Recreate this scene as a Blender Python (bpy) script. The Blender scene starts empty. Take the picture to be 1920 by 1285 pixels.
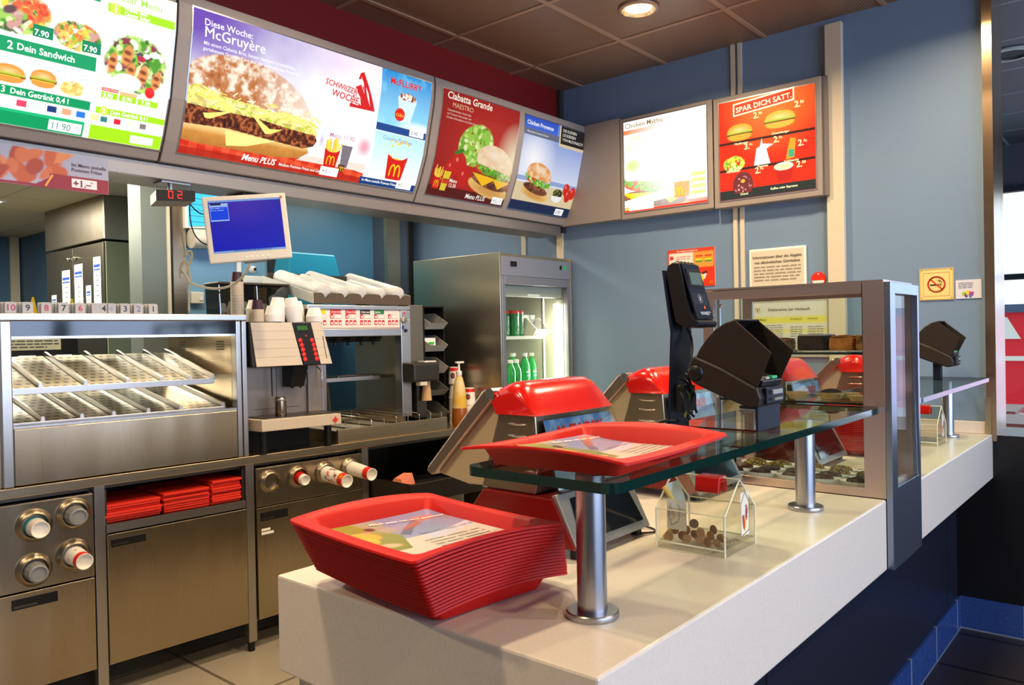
import bpy, bmesh, math, random
import numpy as np
from mathutils import Vector, Matrix
random.seed(7)
PI = math.pi
sc = bpy.context.scene
COL = sc.collection

# ---------------------------------------------------------------- camera
cam_d = bpy.data.cameras.new('camera'); cam = bpy.data.objects.new('camera', cam_d); COL.objects.link(cam)
cam_d.sensor_width = 36; cam_d.lens = 36 * 1463.3 / 1920; cam_d.clip_start = .02
yaw, pitch, roll = map(math.radians, (40.25, -.525, -1.11))
fw = Vector((math.cos(yaw) * math.cos(pitch), math.sin(yaw) * math.cos(pitch), math.sin(pitch)))
rt = Vector((math.sin(yaw), -math.cos(yaw), 0)); up = rt.cross(fw)
r2 = rt * math.cos(roll) + up * math.sin(roll); u2 = -rt * math.sin(roll) + up * math.cos(roll)
mw = Matrix((r2, u2, -fw)).transposed().to_4x4(); mw.translation = Vector((0, 0, 1.43))
cam.matrix_world = mw
sc.camera = cam
# ---------------------------------------------------------------- colour management, world
sc.view_settings.view_transform = 'Standard'; sc.view_settings.look = 'None'
sc.view_settings.exposure = 0.0; sc.view_settings.gamma = 1.0; sc.view_settings.use_curve_mapping = False
world = bpy.data.worlds.new('world'); sc.world = world; world.use_nodes = True
sc.cycles.transparent_max_bounces = 32
wb = world.node_tree.nodes['Background']; wb.inputs[0].default_value = (.78, .89, 1, 1); wb.inputs[1].default_value = 1.6

def light(name, kind, loc, power, col, size=.2, size_y=None, rot=(0, 0, 0), spread=None, spot=None):
    d = bpy.data.lights.new(name, kind); d.energy = power; d.color = col
    if kind == 'AREA':
        d.shape = 'RECTANGLE' if size_y else 'DISK'; d.size = size
        if size_y: d.size_y = size_y
        if spread: d.spread = spread
    if kind == 'SPOT': d.spot_size = spot or 2.2; d.spot_blend = .6; d.shadow_soft_size = size
    if kind == 'POINT': d.shadow_soft_size = size
    o = bpy.data.objects.new(name, d); COL.objects.link(o); o.location = loc; o.rotation_euler = rot
    return o
WARM = (1, .76, .48); COOL = (.50, .66, 1)
CEIL = 3.04
# daylight through the dining room windows behind and to the right of the camera
light('window_daylight', 'AREA', (1.8, -4.35, 1.55), 290, COOL, 6.5, 1.9, (PI / 2, 0, 0))
light('window_daylight', 'AREA', (7.9, -1.2, 1.55), 36, COOL, 4.0, 1.9, (PI / 2, 0, PI / 2))
# kitchen fluorescents and one added fill
light('kitchen_light', 'AREA', (1.2, 6.2, 2.47), 130, (1, .95, .78), 1.4, .6)
light('kitchen_light', 'AREA', (1.9, 3.95, 2.46), 15, (1, .93, .76), .9, .3)
light('kitchen_light', 'AREA', (1.9, 4.9, 2.46), 22, (1, .95, .78), .5, .3)  # added fill without a fixture, brightens the steel cabinet's end face
light('kitchen_light', 'AREA', (3.35, 4.0, 2.46), 12, (1, .93, .76), .9, .25)

# ---------------------------------------------------------------- helpers
def lin(c):
    return tuple(((x / 255) / 12.92 if x / 255 <= .04045 else ((x / 255 + .055) / 1.055) ** 2.4) for x in c[:3])
UA = -math.radians(3.0); UO = Vector((1.9, 3.25, 0))        # the equipment row stands 3 degrees off the wall
def fromU(p):
    c, s = math.cos(UA), math.sin(UA)
    return Vector((c * p[0] - s * p[1], s * p[0] + c * p[1], p[2])) + UO
OFF = {}
def thing(name, label, cat, at, U=False, group=None):
    o = bpy.data.objects.new(name, None); COL.objects.link(o); o.empty_display_size = .05
    o.location = fromU(at) if U else Vector(at); o.rotation_euler = (0, 0, UA if U else 0)
    OFF[o.name] = Vector(at)
    tagit(o, label, cat, group); return o
def tagit(o, label=None, cat=None, group=None, kind=None):
    if label: o['label'] = label
    if cat: o['category'] = cat
    if group: o['group'] = group
    if kind: o['kind'] = kind
    return o
def link(name, me, mats, parent=None, at=None, U=False, bevel=0, smooth=False, sub=0, solid=0, angle=35):
    for m in (mats if isinstance(mats, (list, tuple)) else [mats]): me.materials.append(m)
    o = bpy.data.objects.new(name, me); COL.objects.link(o)
    if parent is not None:
        off = OFF[parent.name]; me.transform(Matrix.Translation(-off)); o.parent = parent; OFF[o.name] = off
    else:
        at = Vector(at or (0, 0, 0)); me.transform(Matrix.Translation(-at)); OFF[o.name] = at
        o.location = fromU(at) if U else at
        if U: o.rotation_euler = (0, 0, UA)
    if smooth:
        me.polygons.foreach_set('use_smooth', [True] * len(me.polygons))
        if smooth == 'auto':
            me.set_sharp_from_angle(angle=math.radians(angle))
    if solid:
        m = o.modifiers.new('solid', 'SOLIDIFY'); m.thickness = solid; m.offset = 0
    if bevel:
        m = o.modifiers.new('bevel', 'BEVEL'); m.width = bevel; m.segments = 2; m.limit_method = 'ANGLE'; m.angle_limit = math.radians(40)
    if sub:
        m = o.modifiers.new('sub', 'SUBSURF'); m.levels = sub; m.render_levels = sub
    return o
class G:
    """collects shapes of one part; g.o(...) links them as one mesh"""
    def __init__(s): s.bm = bmesh.new(); s.mi = 0
    def _f(s, vs):
        try: f = s.bm.faces.new(vs); f.material_index = s.mi; return f
        except ValueError: return None
    def box(s, x0, x1, y0, y1, z0, z1):
        v = [s.bm.verts.new(p) for p in ((x0, y0, z0), (x1, y0, z0), (x1, y1, z0), (x0, y1, z0), (x0, y0, z1), (x1, y0, z1), (x1, y1, z1), (x0, y1, z1))]
        for q in ((3, 2, 1, 0), (4, 5, 6, 7), (0, 1, 5, 4), (1, 2, 6, 5), (2, 3, 7, 6), (3, 0, 4, 7)): s._f([v[i] for i in q])
        return s
    def hexa(s, pts):       # eight corners, bottom four then top four
        v = [s.bm.verts.new(p) for p in pts]
        for q in ((3, 2, 1, 0), (4, 5, 6, 7), (0, 1, 5, 4), (1, 2, 6, 5), (2, 3, 7, 6), (3, 0, 4, 7)): s._f([v[i] for i in q])
        return s
    def prism(s, pts, ax, a, b):   # polygon extruded along axis ax from a to b
        def P(p, t):
            return {'x': (t, p[0], p[1]), 'y': (p[0], t, p[1]), 'z': (p[0], p[1], t)}[ax]
        A = [s.bm.verts.new(P(p, a)) for p in pts]; B = [s.bm.verts.new(P(p, b)) for p in pts]
        n = len(pts); s._f(A[::-1]); s._f(B)
        for i in range(n): s._f([A[i], A[(i + 1) % n], B[(i + 1) % n], B[i]])
        return s
    def sheet(s, pts, ax, a, b):   # open profile extruded
        def P(p, t):
            return {'x': (t, p[0], p[1]), 'y': (p[0], t, p[1]), 'z': (p[0], p[1], t)}[ax]
        A = [s.bm.verts.new(P(p, a)) for p in pts]; B = [s.bm.verts.new(P(p, b)) for p in pts]
        for i in range(len(pts) - 1): s._f([A[i], A[i + 1], B[i + 1], B[i]])
        return s
    def rings(s, rings, cap0=True, cap1=True, closed=True):
        R = [[s.bm.verts.new(p) for p in r] for r in rings]; n = len(R[0])
        for a, b in zip(R, R[1:]):
            for i in range(n if closed else n - 1): s._f([a[i], a[(i + 1) % n], b[(i + 1) % n], b[i]])
        if cap0: s._f(R[0][::-1])
        if cap1: s._f(R[-1])
        return s
    def lathe(s, prof, c=(0, 0, 0), n=24, axis=None, caps=True):   # prof (r, h)
        axis = Vector(axis or (0, 0, 1)).normalized(); q = axis.to_track_quat('Z', 'Y'); c = Vector(c)
        rs = [[c + q @ Vector((r * math.cos(2 * PI * i / n), r * math.sin(2 * PI * i / n), h)) for i in range(n)] for r, h in prof]
        return s.rings(rs, caps, caps)
    def cyl(s, p0, p1, r0, r1=None, n=20):
        p0, p1 = Vector(p0), Vector(p1); d = p1 - p0
        return s.lathe([(r0, 0), (r0 if r1 is None else r1, d.length)], p0, n, d)
    def tube(s, pts, r, n=8, closed=False):
        pts = [Vector(p) for p in pts]; rs = []; N = None
        for i, p in enumerate(pts):
            if closed: t = pts[(i + 1) % len(pts)] - pts[i - 1]
            else: t = pts[min(i + 1, len(pts) - 1)] - pts[max(i - 1, 0)]
            t.normalize()
            if N is None: N = t.orthogonal().normalized()
            N = (N - t * N.dot(t)).normalized(); B = t.cross(N)
            rs.append([p + (N * math.cos(2 * PI * k / n) + B * math.sin(2 * PI * k / n)) * r for k in range(n)])
        if closed: rs.append(rs[0]); return s.rings(rs, False, False)
        return s.rings(rs)
    def ell(s, c, r, n=16, m=10, noise=0, seed=0, zmin=-1):
        c = Vector(c); rnd = random.Random(seed); rs = []
        for j in range(m + 1):
            th = PI * j / m; rr = []
            for i in range(n):
                ph = 2 * PI * i / n; k = 1 + noise * (rnd.random() - .5)
                d = Vector((math.sin(th) * math.cos(ph), math.sin(th) * math.sin(ph), max(zmin, -math.cos(th))))
                rr.append(c + Vector((d.x * r[0], d.y * r[1], d.z * r[2])) * (k if 0 < j < m else 1) if noise == 0 else c + Vector((d.x * r[0] * k, d.y * r[1] * k, d.z * r[2] * k)))
            rs.append(rr)
        s.rings(rs, False, False); return s
    def o(s, name, mat, parent=None, **k):
        bmesh.ops.remove_doubles(s.bm, verts=s.bm.verts, dist=1e-6)
        bmesh.ops.recalc_face_normals(s.bm, faces=s.bm.faces)
        me = bpy.data.meshes.new(name); s.bm.to_mesh(me); s.bm.free()
        return link(name, me, mat, parent, **k)
def arc(cx, cy, r, a0, a1, n=8):
    return [(cx + r * math.cos(math.radians(a0 + (a1 - a0) * i / n)), cy + r * math.sin(math.radians(a0 + (a1 - a0) * i / n))) for i in range(n + 1)]
def rrect(x0, x1, y0, y1, r, n=5):
    return arc(x1 - r, y1 - r, r, 0, 90, n) + arc(x0 + r, y1 - r, r, 90, 180, n) + arc(x0 + r, y0 + r, r, 180, 270, n) + arc(x1 - r, y0 + r, r, 270, 360, n)
def bez(p0, p1, p2, p3, n=12):
    p0, p1, p2, p3 = map(Vector, (p0, p1, p2, p3))
    return [p0 * (1 - t) ** 3 + p1 * 3 * t * (1 - t) ** 2 + p2 * 3 * t * t * (1 - t) + p3 * t ** 3 for t in [i / n for i in range(n + 1)]]
def copy_tree(o, parent=None):
    c = o.copy(); COL.objects.link(c); c.parent = parent; OFF[c.name] = OFF.get(o.name, Vector())
    for ch in list(o.children): copy_tree(ch, c)
    return c

# ---------------------------------------------------------------- materials
def mat(name, col, rough=.5, metal=0, spec=.5, emit=None, es=1, coat=0, alpha=None, noise=None, bump=None, brushed=None, trans=0, ior=1.45):
    m = bpy.data.materials.new(name); m.use_nodes = True; nt = m.node_tree; b = nt.nodes['Principled BSDF']
    c = lin(col); b.inputs['Base Color'].default_value = (*c, 1); b.inputs['Roughness'].default_value = rough
    b.inputs['Metallic'].default_value = metal; b.inputs['Specular IOR Level'].default_value = spec
    b.inputs['Coat Weight'].default_value = coat; b.inputs['Coat Roughness'].default_value = .08
    b.inputs['Transmission Weight'].default_value = trans; b.inputs['IOR'].default_value = ior
    if emit: b.inputs['Emission Color'].default_value = (*lin(emit), 1); b.inputs['Emission Strength'].default_value = es
    tc = nt.nodes.new('ShaderNodeTexCoord')
    if noise:      # (scale, amount, second colour)
        n = nt.nodes.new('ShaderNodeTexNoise'); n.inputs['Scale'].default_value = noise[0]; n.inputs['Detail'].default_value = 4
        nt.links.new(tc.outputs['Object'], n.inputs['Vector'])
        r = nt.nodes.new('ShaderNodeValToRGB'); r.color_ramp.elements[0].position = .5 - noise[1]; r.color_ramp.elements[1].position = .5 + noise[1]
        r.color_ramp.elements[0].color = (*lin(noise[2]), 1); r.color_ramp.elements[1].color = (*c, 1)
        nt.links.new(n.outputs['Fac'], r.inputs[0]); nt.links.new(r.outputs[0], b.inputs['Base Color'])
    if brushed:    # (scale vector, strength)
        mp = nt.nodes.new('ShaderNodeMapping'); mp.inputs['Scale'].default_value = brushed[0]
        n = nt.nodes.new('ShaderNodeTexNoise'); n.inputs['Scale'].default_value = 1; n.inputs['Detail'].default_value = 3
        nt.links.new(tc.outputs['Object'], mp.inputs[0]); nt.links.new(mp.outputs[0], n.inputs['Vector'])
        mr = nt.nodes.new('ShaderNodeMapRange'); mr.inputs[3].default_value = rough - .02; mr.inputs[4].default_value = rough + .05
        nt.links.new(n.outputs['Fac'], mr.inputs[0]); nt.links.new(mr.outputs[0], b.inputs['Roughness'])
        # slow waviness of the sheet, as pressed steel has
        w = nt.nodes.new('ShaderNodeTexNoise'); w.inputs['Scale'].default_value = 3.2; w.inputs['Detail'].default_value = 1
        mw2 = nt.nodes.new('ShaderNodeMapping'); mw2.inputs['Scale'].default_value = (1.6, 1.6, .22); nt.links.new(tc.outputs['Object'], mw2.inputs[0]); nt.links.new(mw2.outputs[0], w.inputs['Vector'])
        bp = nt.nodes.new('ShaderNodeBump'); bp.inputs['Strength'].default_value = brushed[1]; bp.inputs['Distance'].default_value = .02
        bp2 = nt.nodes.new('ShaderNodeBump'); bp2.inputs['Strength'].default_value = .004; bp2.inputs['Distance'].default_value = .001
        nt.links.new(w.outputs['Fac'], bp.inputs['Height']); nt.links.new(n.outputs['Fac'], bp2.inputs['Height'])
        nt.links.new(bp.outputs[0], bp2.inputs['Normal']); nt.links.new(bp2.outputs[0], b.inputs['Normal'])
        b.inputs['Anisotropic'].default_value = .55
    if bump:
        n = nt.nodes.new('ShaderNodeTexNoise'); n.inputs['Scale'].default_value = bump[0]; n.inputs['Detail'].default_value = 3
        nt.links.new(tc.outputs['Object'], n.inputs['Vector'])
        bp = nt.nodes.new('ShaderNodeBump'); bp.inputs['Strength'].default_value = bump[1]; bp.inputs['Distance'].default_value = .01
        nt.links.new(n.outputs['Fac'], bp.inputs['Height']); nt.links.new(bp.outputs[0], b.inputs['Normal'])
    return m
def clear_mat(name, tint=(255, 255, 255), refl=.05, rough=.01):
    m = bpy.data.materials.new(name); m.use_nodes = True; nt = m.node_tree; nt.nodes.remove(nt.nodes['Principled BSDF'])
    t = nt.nodes.new('ShaderNodeBsdfTransparent'); t.inputs[0].default_value = (*lin(tint), 1)
    g = nt.nodes.new('ShaderNodeBsdfGlossy'); g.inputs['Roughness'].default_value = rough
    f = nt.nodes.new('ShaderNodeLayerWeight'); f.inputs[0].default_value = .5
    p = nt.nodes.new('ShaderNodeMath'); p.operation = 'POWER'; p.inputs[1].default_value = 5
    a = nt.nodes.new('ShaderNodeMath'); a.operation = 'MULTIPLY_ADD'; a.inputs[1].default_value = .6; a.inputs[2].default_value = refl; a.use_clamp = True
    mx = nt.nodes.new('ShaderNodeMixShader')
    nt.links.new(f.outputs['Facing'], p.inputs[0]); nt.links.new(p.outputs[0], a.inputs[0]); nt.links.new(a.outputs[0], mx.inputs[0]); nt.links.new(t.outputs[0], mx.inputs[1]); nt.links.new(g.outputs[0], mx.inputs[2])
    nt.links.new(mx.outputs[0], nt.nodes['Material Output'].inputs[0])
    return m
def print_mat(name, emit=0, rough=.35, coat=0):
    m = bpy.data.materials.new(name); m.use_nodes = True; nt = m.node_tree; b = nt.nodes['Principled BSDF']
    a = nt.nodes.new('ShaderNodeAttribute'); a.attribute_name = 'Col'
    b.inputs['Roughness'].default_value = rough; b.inputs['Coat Weight'].default_value = coat
    if emit:
        b.inputs['Base Color'].default_value = (.01, .01, .01, 1); b.inputs['Specular IOR Level'].default_value = .12
        nt.links.new(a.outputs['Color'], b.inputs['Emission Color']); b.inputs['Emission Strength'].default_value = emit
    else: nt.links.new(a.outputs['Color'], b.inputs['Base Color'])
    return m
def tile_mat(name, c1, c2, mortar, sx, sy, rough=.35, mw=.006, offs=(0, 0, 0), axis='xy', bumpk=.2, speck=None):
    m = bpy.data.materials.new(name); m.use_nodes = True; nt = m.node_tree; b = nt.nodes['Principled BSDF']; b.inputs['Roughness'].default_value = rough
    tc = nt.nodes.new('ShaderNodeTexCoord'); mp = nt.nodes.new('ShaderNodeMapping'); mp.inputs['Location'].default_value = offs
    if axis == 'xz': mp.inputs['Rotation'].default_value = (PI / 2, 0, 0)
    if axis == 'yz': mp.inputs['Rotation'].default_value = (0, PI / 2, PI / 2)
    br = nt.nodes.new('ShaderNodeTexBrick'); br.offset = 0; br.inputs['Scale'].default_value = 1
    br.inputs['Color1'].default_value = (*lin(c1), 1); br.inputs['Color2'].default_value = (*lin(c2), 1); br.inputs['Mortar'].default_value = (*lin(mortar), 1)
    br.inputs['Mortar Size'].default_value = mw; br.inputs['Brick Width'].default_value = sx; br.inputs['Row Height'].default_value = sy
    nt.links.new(tc.outputs['Object'], mp.inputs[0]); nt.links.new(mp.outputs[0], br.inputs['Vector']); 
    out = br.outputs['Color']
    if speck:
        n = nt.nodes.new('ShaderNodeTexNoise'); n.inputs['Scale'].default_value = 120; nt.links.new(tc.outputs['Object'], n.inputs['Vector'])
        r = nt.nodes.new('ShaderNodeValToRGB'); r.color_ramp.elements[0].position = .62; r.color_ramp.elements[1].position = .72
        nt.links.new(n.outputs['Fac'], r.inputs[0]); mx = nt.nodes.new('ShaderNodeMixRGB'); nt.links.new(r.outputs[0], mx.inputs[0]); nt.links.new(out, mx.inputs[1]); mx.inputs[2].default_value = (*lin(speck), 1); out = mx.outputs[0]
    nt.links.new(out, b.inputs['Base Color'])
    bp = nt.nodes.new('ShaderNodeBump'); bp.inputs['Strength'].default_value = bumpk; bp.inputs['Distance'].default_value = .003; bp.invert = True
    nt.links.new(br.outputs['Fac'], bp.inputs['Height']); nt.links.new(bp.outputs[0], b.inputs['Normal'])
    return m
def dots_mat(name, base, dark, step, rad, metal=0, rough=.4, holes_off=(0, 0), stagger=True):
    """perforated sheet: staggered round holes in object x,y"""
    m = bpy.data.materials.new(name); m.use_nodes = True; nt = m.node_tree; b = nt.nodes['Principled BSDF']
    b.inputs['Roughness'].default_value = rough; b.inputs['Metallic'].default_value = metal
    tc = nt.nodes.new('ShaderNodeTexCoord'); sp = nt.nodes.new('ShaderNodeSeparateXYZ'); nt.links.new(tc.outputs['Object'], sp.inputs[0])
    def M(op, a, bb=None, c=None):
        n = nt.nodes.new('ShaderNodeMath'); n.operation = op
        for i, v in enumerate((a, bb, c)):
            if v is None: continue
            if isinstance(v, (int, float)): n.inputs[i].default_value = v
            else: nt.links.new(v, n.inputs[i])
        return n.outputs[0]
    x = M('DIVIDE', sp.outputs[0], step[0]); y = M('DIVIDE', sp.outputs[1], step[1])
    if stagger: x = M('ADD', x, M('MULTIPLY', M('MODULO', M('ABSOLUTE', M('FLOOR', y)), 2.0), .5))
    fx = M('SUBTRACT', M('FRACT', x), .5); fy = M('SUBTRACT', M('FRACT', y), .5)
    dx = M('MULTIPLY', fx, step[0]); dy = M('MULTIPLY', fy, step[1])
    d = M('SQRT', M('ADD', M('MULTIPLY', dx, dx), M('MULTIPLY', dy, dy))); h = M('LESS_THAN', d, rad)
    mx = nt.nodes.new('ShaderNodeMixRGB'); nt.links.new(h, mx.inputs[0]); mx.inputs[1].default_value = (*lin(base), 1); mx.inputs[2].default_value = (*lin(dark), 1)
    nt.links.new(mx.outputs[0], b.inputs['Base Color'])
    if metal: nt.links.new(M('MULTIPLY', M('SUBTRACT', 1.0, h), metal), b.inputs['Metallic'])
    return m

STEEL = mat('brushed_steel', (200, 182, 152), .27, 1, brushed=((2, 2, 260), .16))
STEELV = mat('steel_vertical_grain', (180, 165, 138), .27, 1, brushed=((220, 220, 2), .75))
STEELB = mat('steel_frame', (186, 182, 176), .32, 1, brushed=((2, 2, 180), .05))
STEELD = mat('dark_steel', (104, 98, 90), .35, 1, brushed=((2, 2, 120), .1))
CHROME = mat('chrome', (225, 220, 212), .12, 1)
ALU = mat('satin_aluminium', (178, 178, 184), .3, 1)
GOLDST = mat('gold_tinted_steel', (196, 172, 140), .26, 1, brushed=((2, 2, 60), .12))
BLACK = mat('black_plastic', (14, 13, 13), .38)
BLACKM = mat('matt_black', (8, 8, 9), .7)
BROWNBLK = mat('warm_black_plastic', (34, 27, 22), .42, bump=(300, .1))
NAVYMET = mat('black_lacquered_steel', (20, 26, 42), .5, 0, spec=.25)
CREAM = mat('cream_solid_surface', (218, 208, 196), .3, noise=(160, .22, (210, 200, 187)))
CREAMB = mat('cream_base_panel', (196, 186, 168), .5)
NAVY = mat('dark_navy_laminate', (22, 26, 40), .38)
NAVY2 = mat('slate_blue_panel', (44, 58, 84), .35, metal=.3)
BLUEW = mat('blue_wall_laminate', (112, 136, 162), .5, noise=(2, .4, (108, 132, 159)))
TEALW = mat('teal_wall_laminate', (58, 104, 132), .4)
KITW = mat('kitchen_blue_wall', (74, 106, 134), .5)
LTBLUE = mat('light_blue_panel', (112, 154, 182), .45)
REDW = mat('red_wall_paint', (128, 14, 12), .5, noise=(150, .2, (110, 10, 10)))
GREIGE = mat('greige_lacquer', (150, 138, 128), .42)
GREIGED = mat('greige_dark', (112, 103, 96), .45)
STRIP = mat('cream_wall_strip', (204, 192, 168), .45)
RED = mat('red_gloss_plastic', (196, 16, 5), .2, spec=.6, coat=.5)
REDT = mat('red_tray_plastic', (184, 14, 5), .5, spec=.3)
REDP = mat('red_paper', (216, 40, 18), .6)
WHITE = mat('white_plastic', (232, 228, 218), .4)
PAPER = mat('white_paper', (236, 232, 222), .7)
IVORY = mat('ivory_plastic', (214, 204, 184), .45)
BEIGEP = mat('beige_panel', (206, 192, 172), .38, spec=.5)
KCEIL = mat('kitchen_ceiling', (176, 168, 140), .7)
GREYP = mat('grey_plastic', (120, 118, 108), .5)
GREYL = mat('light_grey_plastic', (168, 166, 156), .45)
BROWNP = mat('brown_rack_plastic', (88, 72, 52), .5)
GREEN = mat('green_button', (20, 150, 90), .4, emit=(20, 150, 90), es=.3)
SILV = mat('silver_plastic', (150, 146, 136), .35, metal=.6)
CLEAR = clear_mat('clear_acrylic', (248, 248, 244), .04)
PANE = clear_mat('glass_pane', (246, 250, 248), .035)
GLASST = clear_mat('shelf_glass', (220, 234, 226), .06)
GEDGE = mat('green_glass_edge', (4, 40, 34), .08, spec=.9, coat=.6)
PRINT = print_mat('printed', 0, .4)
PRINTG = print_mat('printed_gloss', 0, .25, .3)
FLOORK = tile_mat('light_floor_tiles', (158, 148, 132), (150, 141, 126), (96, 88, 78), .6, .6, .3, .008, (.1, .15, 0))
FLOORD = tile_mat('dark_floor_tiles', (42, 38, 40), (36, 33, 36), (12, 11, 12), .42, .42, .4, .012, (.1, .03, 0))
SKIRTX = tile_mat('blue_skirting_tiles', (44, 70, 128), (36, 62, 120), (120, 130, 150), .42, .4, .25, .008, (.1, 0, 0), 'xz', .1, (72, 100, 158))
SKIRTY = tile_mat('blue_skirting_tiles_side', (44, 70, 128), (36, 62, 120), (120, 130, 150), .42, .4, .25, .008, (.1, 0, 0), 'yz', .1, (72, 100, 158))
CEILM = dots_mat('perforated_ceiling_metal', (160, 126, 98), (50, 37, 27), (.0125, .0125), .0042, .2, .42, stagger=False)
CEILB = mat('ceiling_bar_metal', (176, 142, 114), .4, .3)
CEILDK = mat('dining_ceiling', (44, 46, 54), .5, .2)
PERF = dots_mat('perforated_steel', (166, 154, 130), (14, 11, 8), (.034, .05), .0105, .9, .28)
def emis(name, col, st): return mat(name, (10, 10, 10), .5, emit=col, es=st)
LAMP = emis('downlight_disc', (255, 226, 178), 14)
FLUO = emis('fluorescent_panel', (235, 240, 255), 5)
TUBE = emis('fridge_tube', (255, 244, 214), 9)
CYAN = emis('cyan_lamp_glow', (60, 205, 245), 1.3)
LEDR = emis('red_led', (255, 30, 14), 3)

# ---------------------------------------------------------------- printed surfaces (colour attribute on a fine mesh, letters as geometry)
class Pr:
    def __init__(s, W, H, nx, ny, bg, mp):
        s.W, s.H, s.nx, s.ny, s.mp = W, H, nx, ny, mp
        a = np.linspace(0, W, nx + 1); b = np.linspace(0, H, ny + 1); s.A, s.B = np.meshgrid(a, b)
        s.C = np.zeros(s.A.shape + (3,)); s.C[:] = lin(bg); s.V = []; s.F = []; s.K = []; s.n = 0
    def put(s, m, col):
        m = np.clip(m, 0, 1)[..., None]; c = np.array(lin(col)) if isinstance(col, tuple) else col
        s.C = s.C * (1 - m) + c * m; return s
    def noise(s, cell, seed=0, oct=1):
        r = np.random.RandomState(seed); out = 0; amp = 1; tot = 0
        for o in range(oct):
            g = r.rand(400, 400); x = s.A / cell * 2 ** o + 3; y = s.B / cell * 2 ** o + 3
            xi = np.floor(x).astype(int) % 399; yi = np.floor(y).astype(int) % 399; fx = x - np.floor(x); fy = y - np.floor(y)
            fx = fx * fx * (3 - 2 * fx); fy = fy * fy * (3 - 2 * fy)
            v = g[yi, xi] * (1 - fx) * (1 - fy) + g[yi, xi + 1] * fx * (1 - fy) + g[yi + 1, xi] * (1 - fx) * fy + g[yi + 1, xi + 1] * fx * fy
            out = out + v * amp; tot += amp; amp *= .55
        return out / tot
    def rect(s, a0, b0, a1, b1, col, k=1):
        e = s.W / s.nx * .6
        m = np.clip((s.A - a0) / e + .5, 0, 1) * np.clip((a1 - s.A) / e + .5, 0, 1) * np.clip((s.B - b0) / e + .5, 0, 1) * np.clip((b1 - s.B) / e + .5, 0, 1)
        return s.put(m * k, col)
    def em(s, ca, cb, ra, rb, rot=0, soft=.06):
        c, sn = math.cos(math.radians(rot)), math.sin(math.radians(rot))
        x = (s.A - ca) * c + (s.B - cb) * sn; y = -(s.A - ca) * sn + (s.B - cb) * c
        return np.clip((1 - np.sqrt((x / ra) ** 2 + (y / rb) ** 2)) / soft, 0, 1)
    def ell(s, ca, cb, ra, rb, col, rot=0, soft=.08, k=1): return s.put(s.em(ca, cb, ra, rb, rot, soft) * k, col)
    def pm(s, pts):
        m = np.zeros(s.A.shape, bool); n = len(pts)
        for i in range(n):
            x0, y0 = pts[i]; x1, y1 = pts[(i + 1) % n]
            if y0 == y1: continue
            c = ((y0 > s.B) != (y1 > s.B)) & (s.A < (x1 - x0) * (s.B - y0) / (y1 - y0) + x0); m ^= c
        return m.astype(float)
    def poly(s, pts, col, k=1): return s.put(s.pm(pts) * k, col)
    def grad(s, a0, b0, a1, b1, c0, c1):
        t = np.clip((s.B - b0) / (b1 - b0), 0, 1)[..., None]; m = ((s.A >= a0) & (s.A <= a1) & (s.B >= b0) & (s.B <= b1)).astype(float)
        return s.put(m, np.array(lin(c0)) * (1 - t) + np.array(lin(c1)) * t)
    def salad(s, mask, n, box, pal, r, seed=1):
        rnd = random.Random(seed)
        for i in range(n):
            a = box[0] + rnd.random() * (box[2] - box[0]); b = box[1] + rnd.random() * (box[3] - box[1])
            s.put(s.em(a, b, r * (.5 + rnd.random()), r * (.35 + .6 * rnd.random()), rnd.random() * 180, .35) * mask, rnd.choice(pal))
        return s
    def flat(s, pts, col, lift=.0012):
        v = [s.mp(a, b, lift) for a, b in pts]; s.V += v; s.F.append(list(range(s.n, s.n + len(v)))); s.K += [lin(col)] * len(v); s.n += len(v); return s
    def stroke(s, pts, w, col, lift=.0014):
        for (x0, y0), (x1, y1) in zip(pts, pts[1:]):
            d = math.hypot(x1 - x0, y1 - y0) or 1; nx, ny = -(y1 - y0) / d * w / 2, (x1 - x0) / d * w / 2
            ex, ey = (x1 - x0) / d * w * .2, (y1 - y0) / d * w * .2
            s.flat([(x0 + nx - ex, y0 + ny - ey), (x1 + nx + ex, y1 + ny + ey), (x1 - nx + ex, y1 - ny + ey), (x0 - nx - ex, y0 - ny - ey)], col, lift)
        return s
    def arches(s, a, b, w, h, col=(255, 200, 20), lift=.0022):
        for k in (0, 1):
            c = a + w * (.27 + .46 * k); P = []
            for i in range(11):
                t = PI * i / 10; P.append((c - w * .23 * math.cos(t), b + h * (math.sin(t) ** .6) * .96))
            s.stroke(P, w * .11, col, lift)
        return s
    def text(s, st, a, b, size, col, bold=0, shear=0, align='LEFT', rot=0, wide=1, lift=.0018, res=2):
        cu = bpy.data.curves.new('t', 'FONT'); cu.body = st; cu.size = size; cu.offset = (bold if bold > .08 else min(bold * .6, .02)) * size; cu.shear = shear; cu.align_x = align; cu.resolution_u = res
        o = bpy.data.objects.new('t', cu); me = o.to_mesh()
        c, sn = math.cos(math.radians(rot)), math.sin(math.radians(rot))
        for v in me.vertices:
            x, y = v.co.x * wide, v.co.y; s.V.append(s.mp(a + x * c - y * sn, b + x * sn + y * c, lift))
        for p in me.polygons: s.F.append([s.n + i for i in p.vertices])
        s.K += [lin(col)] * len(me.vertices); s.n += len(me.vertices)
        o.to_mesh_clear(); bpy.data.objects.remove(o); bpy.data.curves.remove(cu); return s
    def lines(s, a0, a1, b1, b0, n, col, h=.35, seed=0):
        rnd = random.Random(seed); st = (b1 - b0) / n
        for i in range(n):
            b = b1 - st * (i + .5); a = a0; end = a1 - (rnd.random() * .3 * (a1 - a0) if i == n - 1 else 0)
            while a < end:
                w = min(st * (1 + 2.5 * rnd.random()), end - a); s.flat([(a, b), (a + w, b), (a + w, b + st * h), (a, b + st * h)], col, .001); a += w + st * .4
        return s
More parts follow.
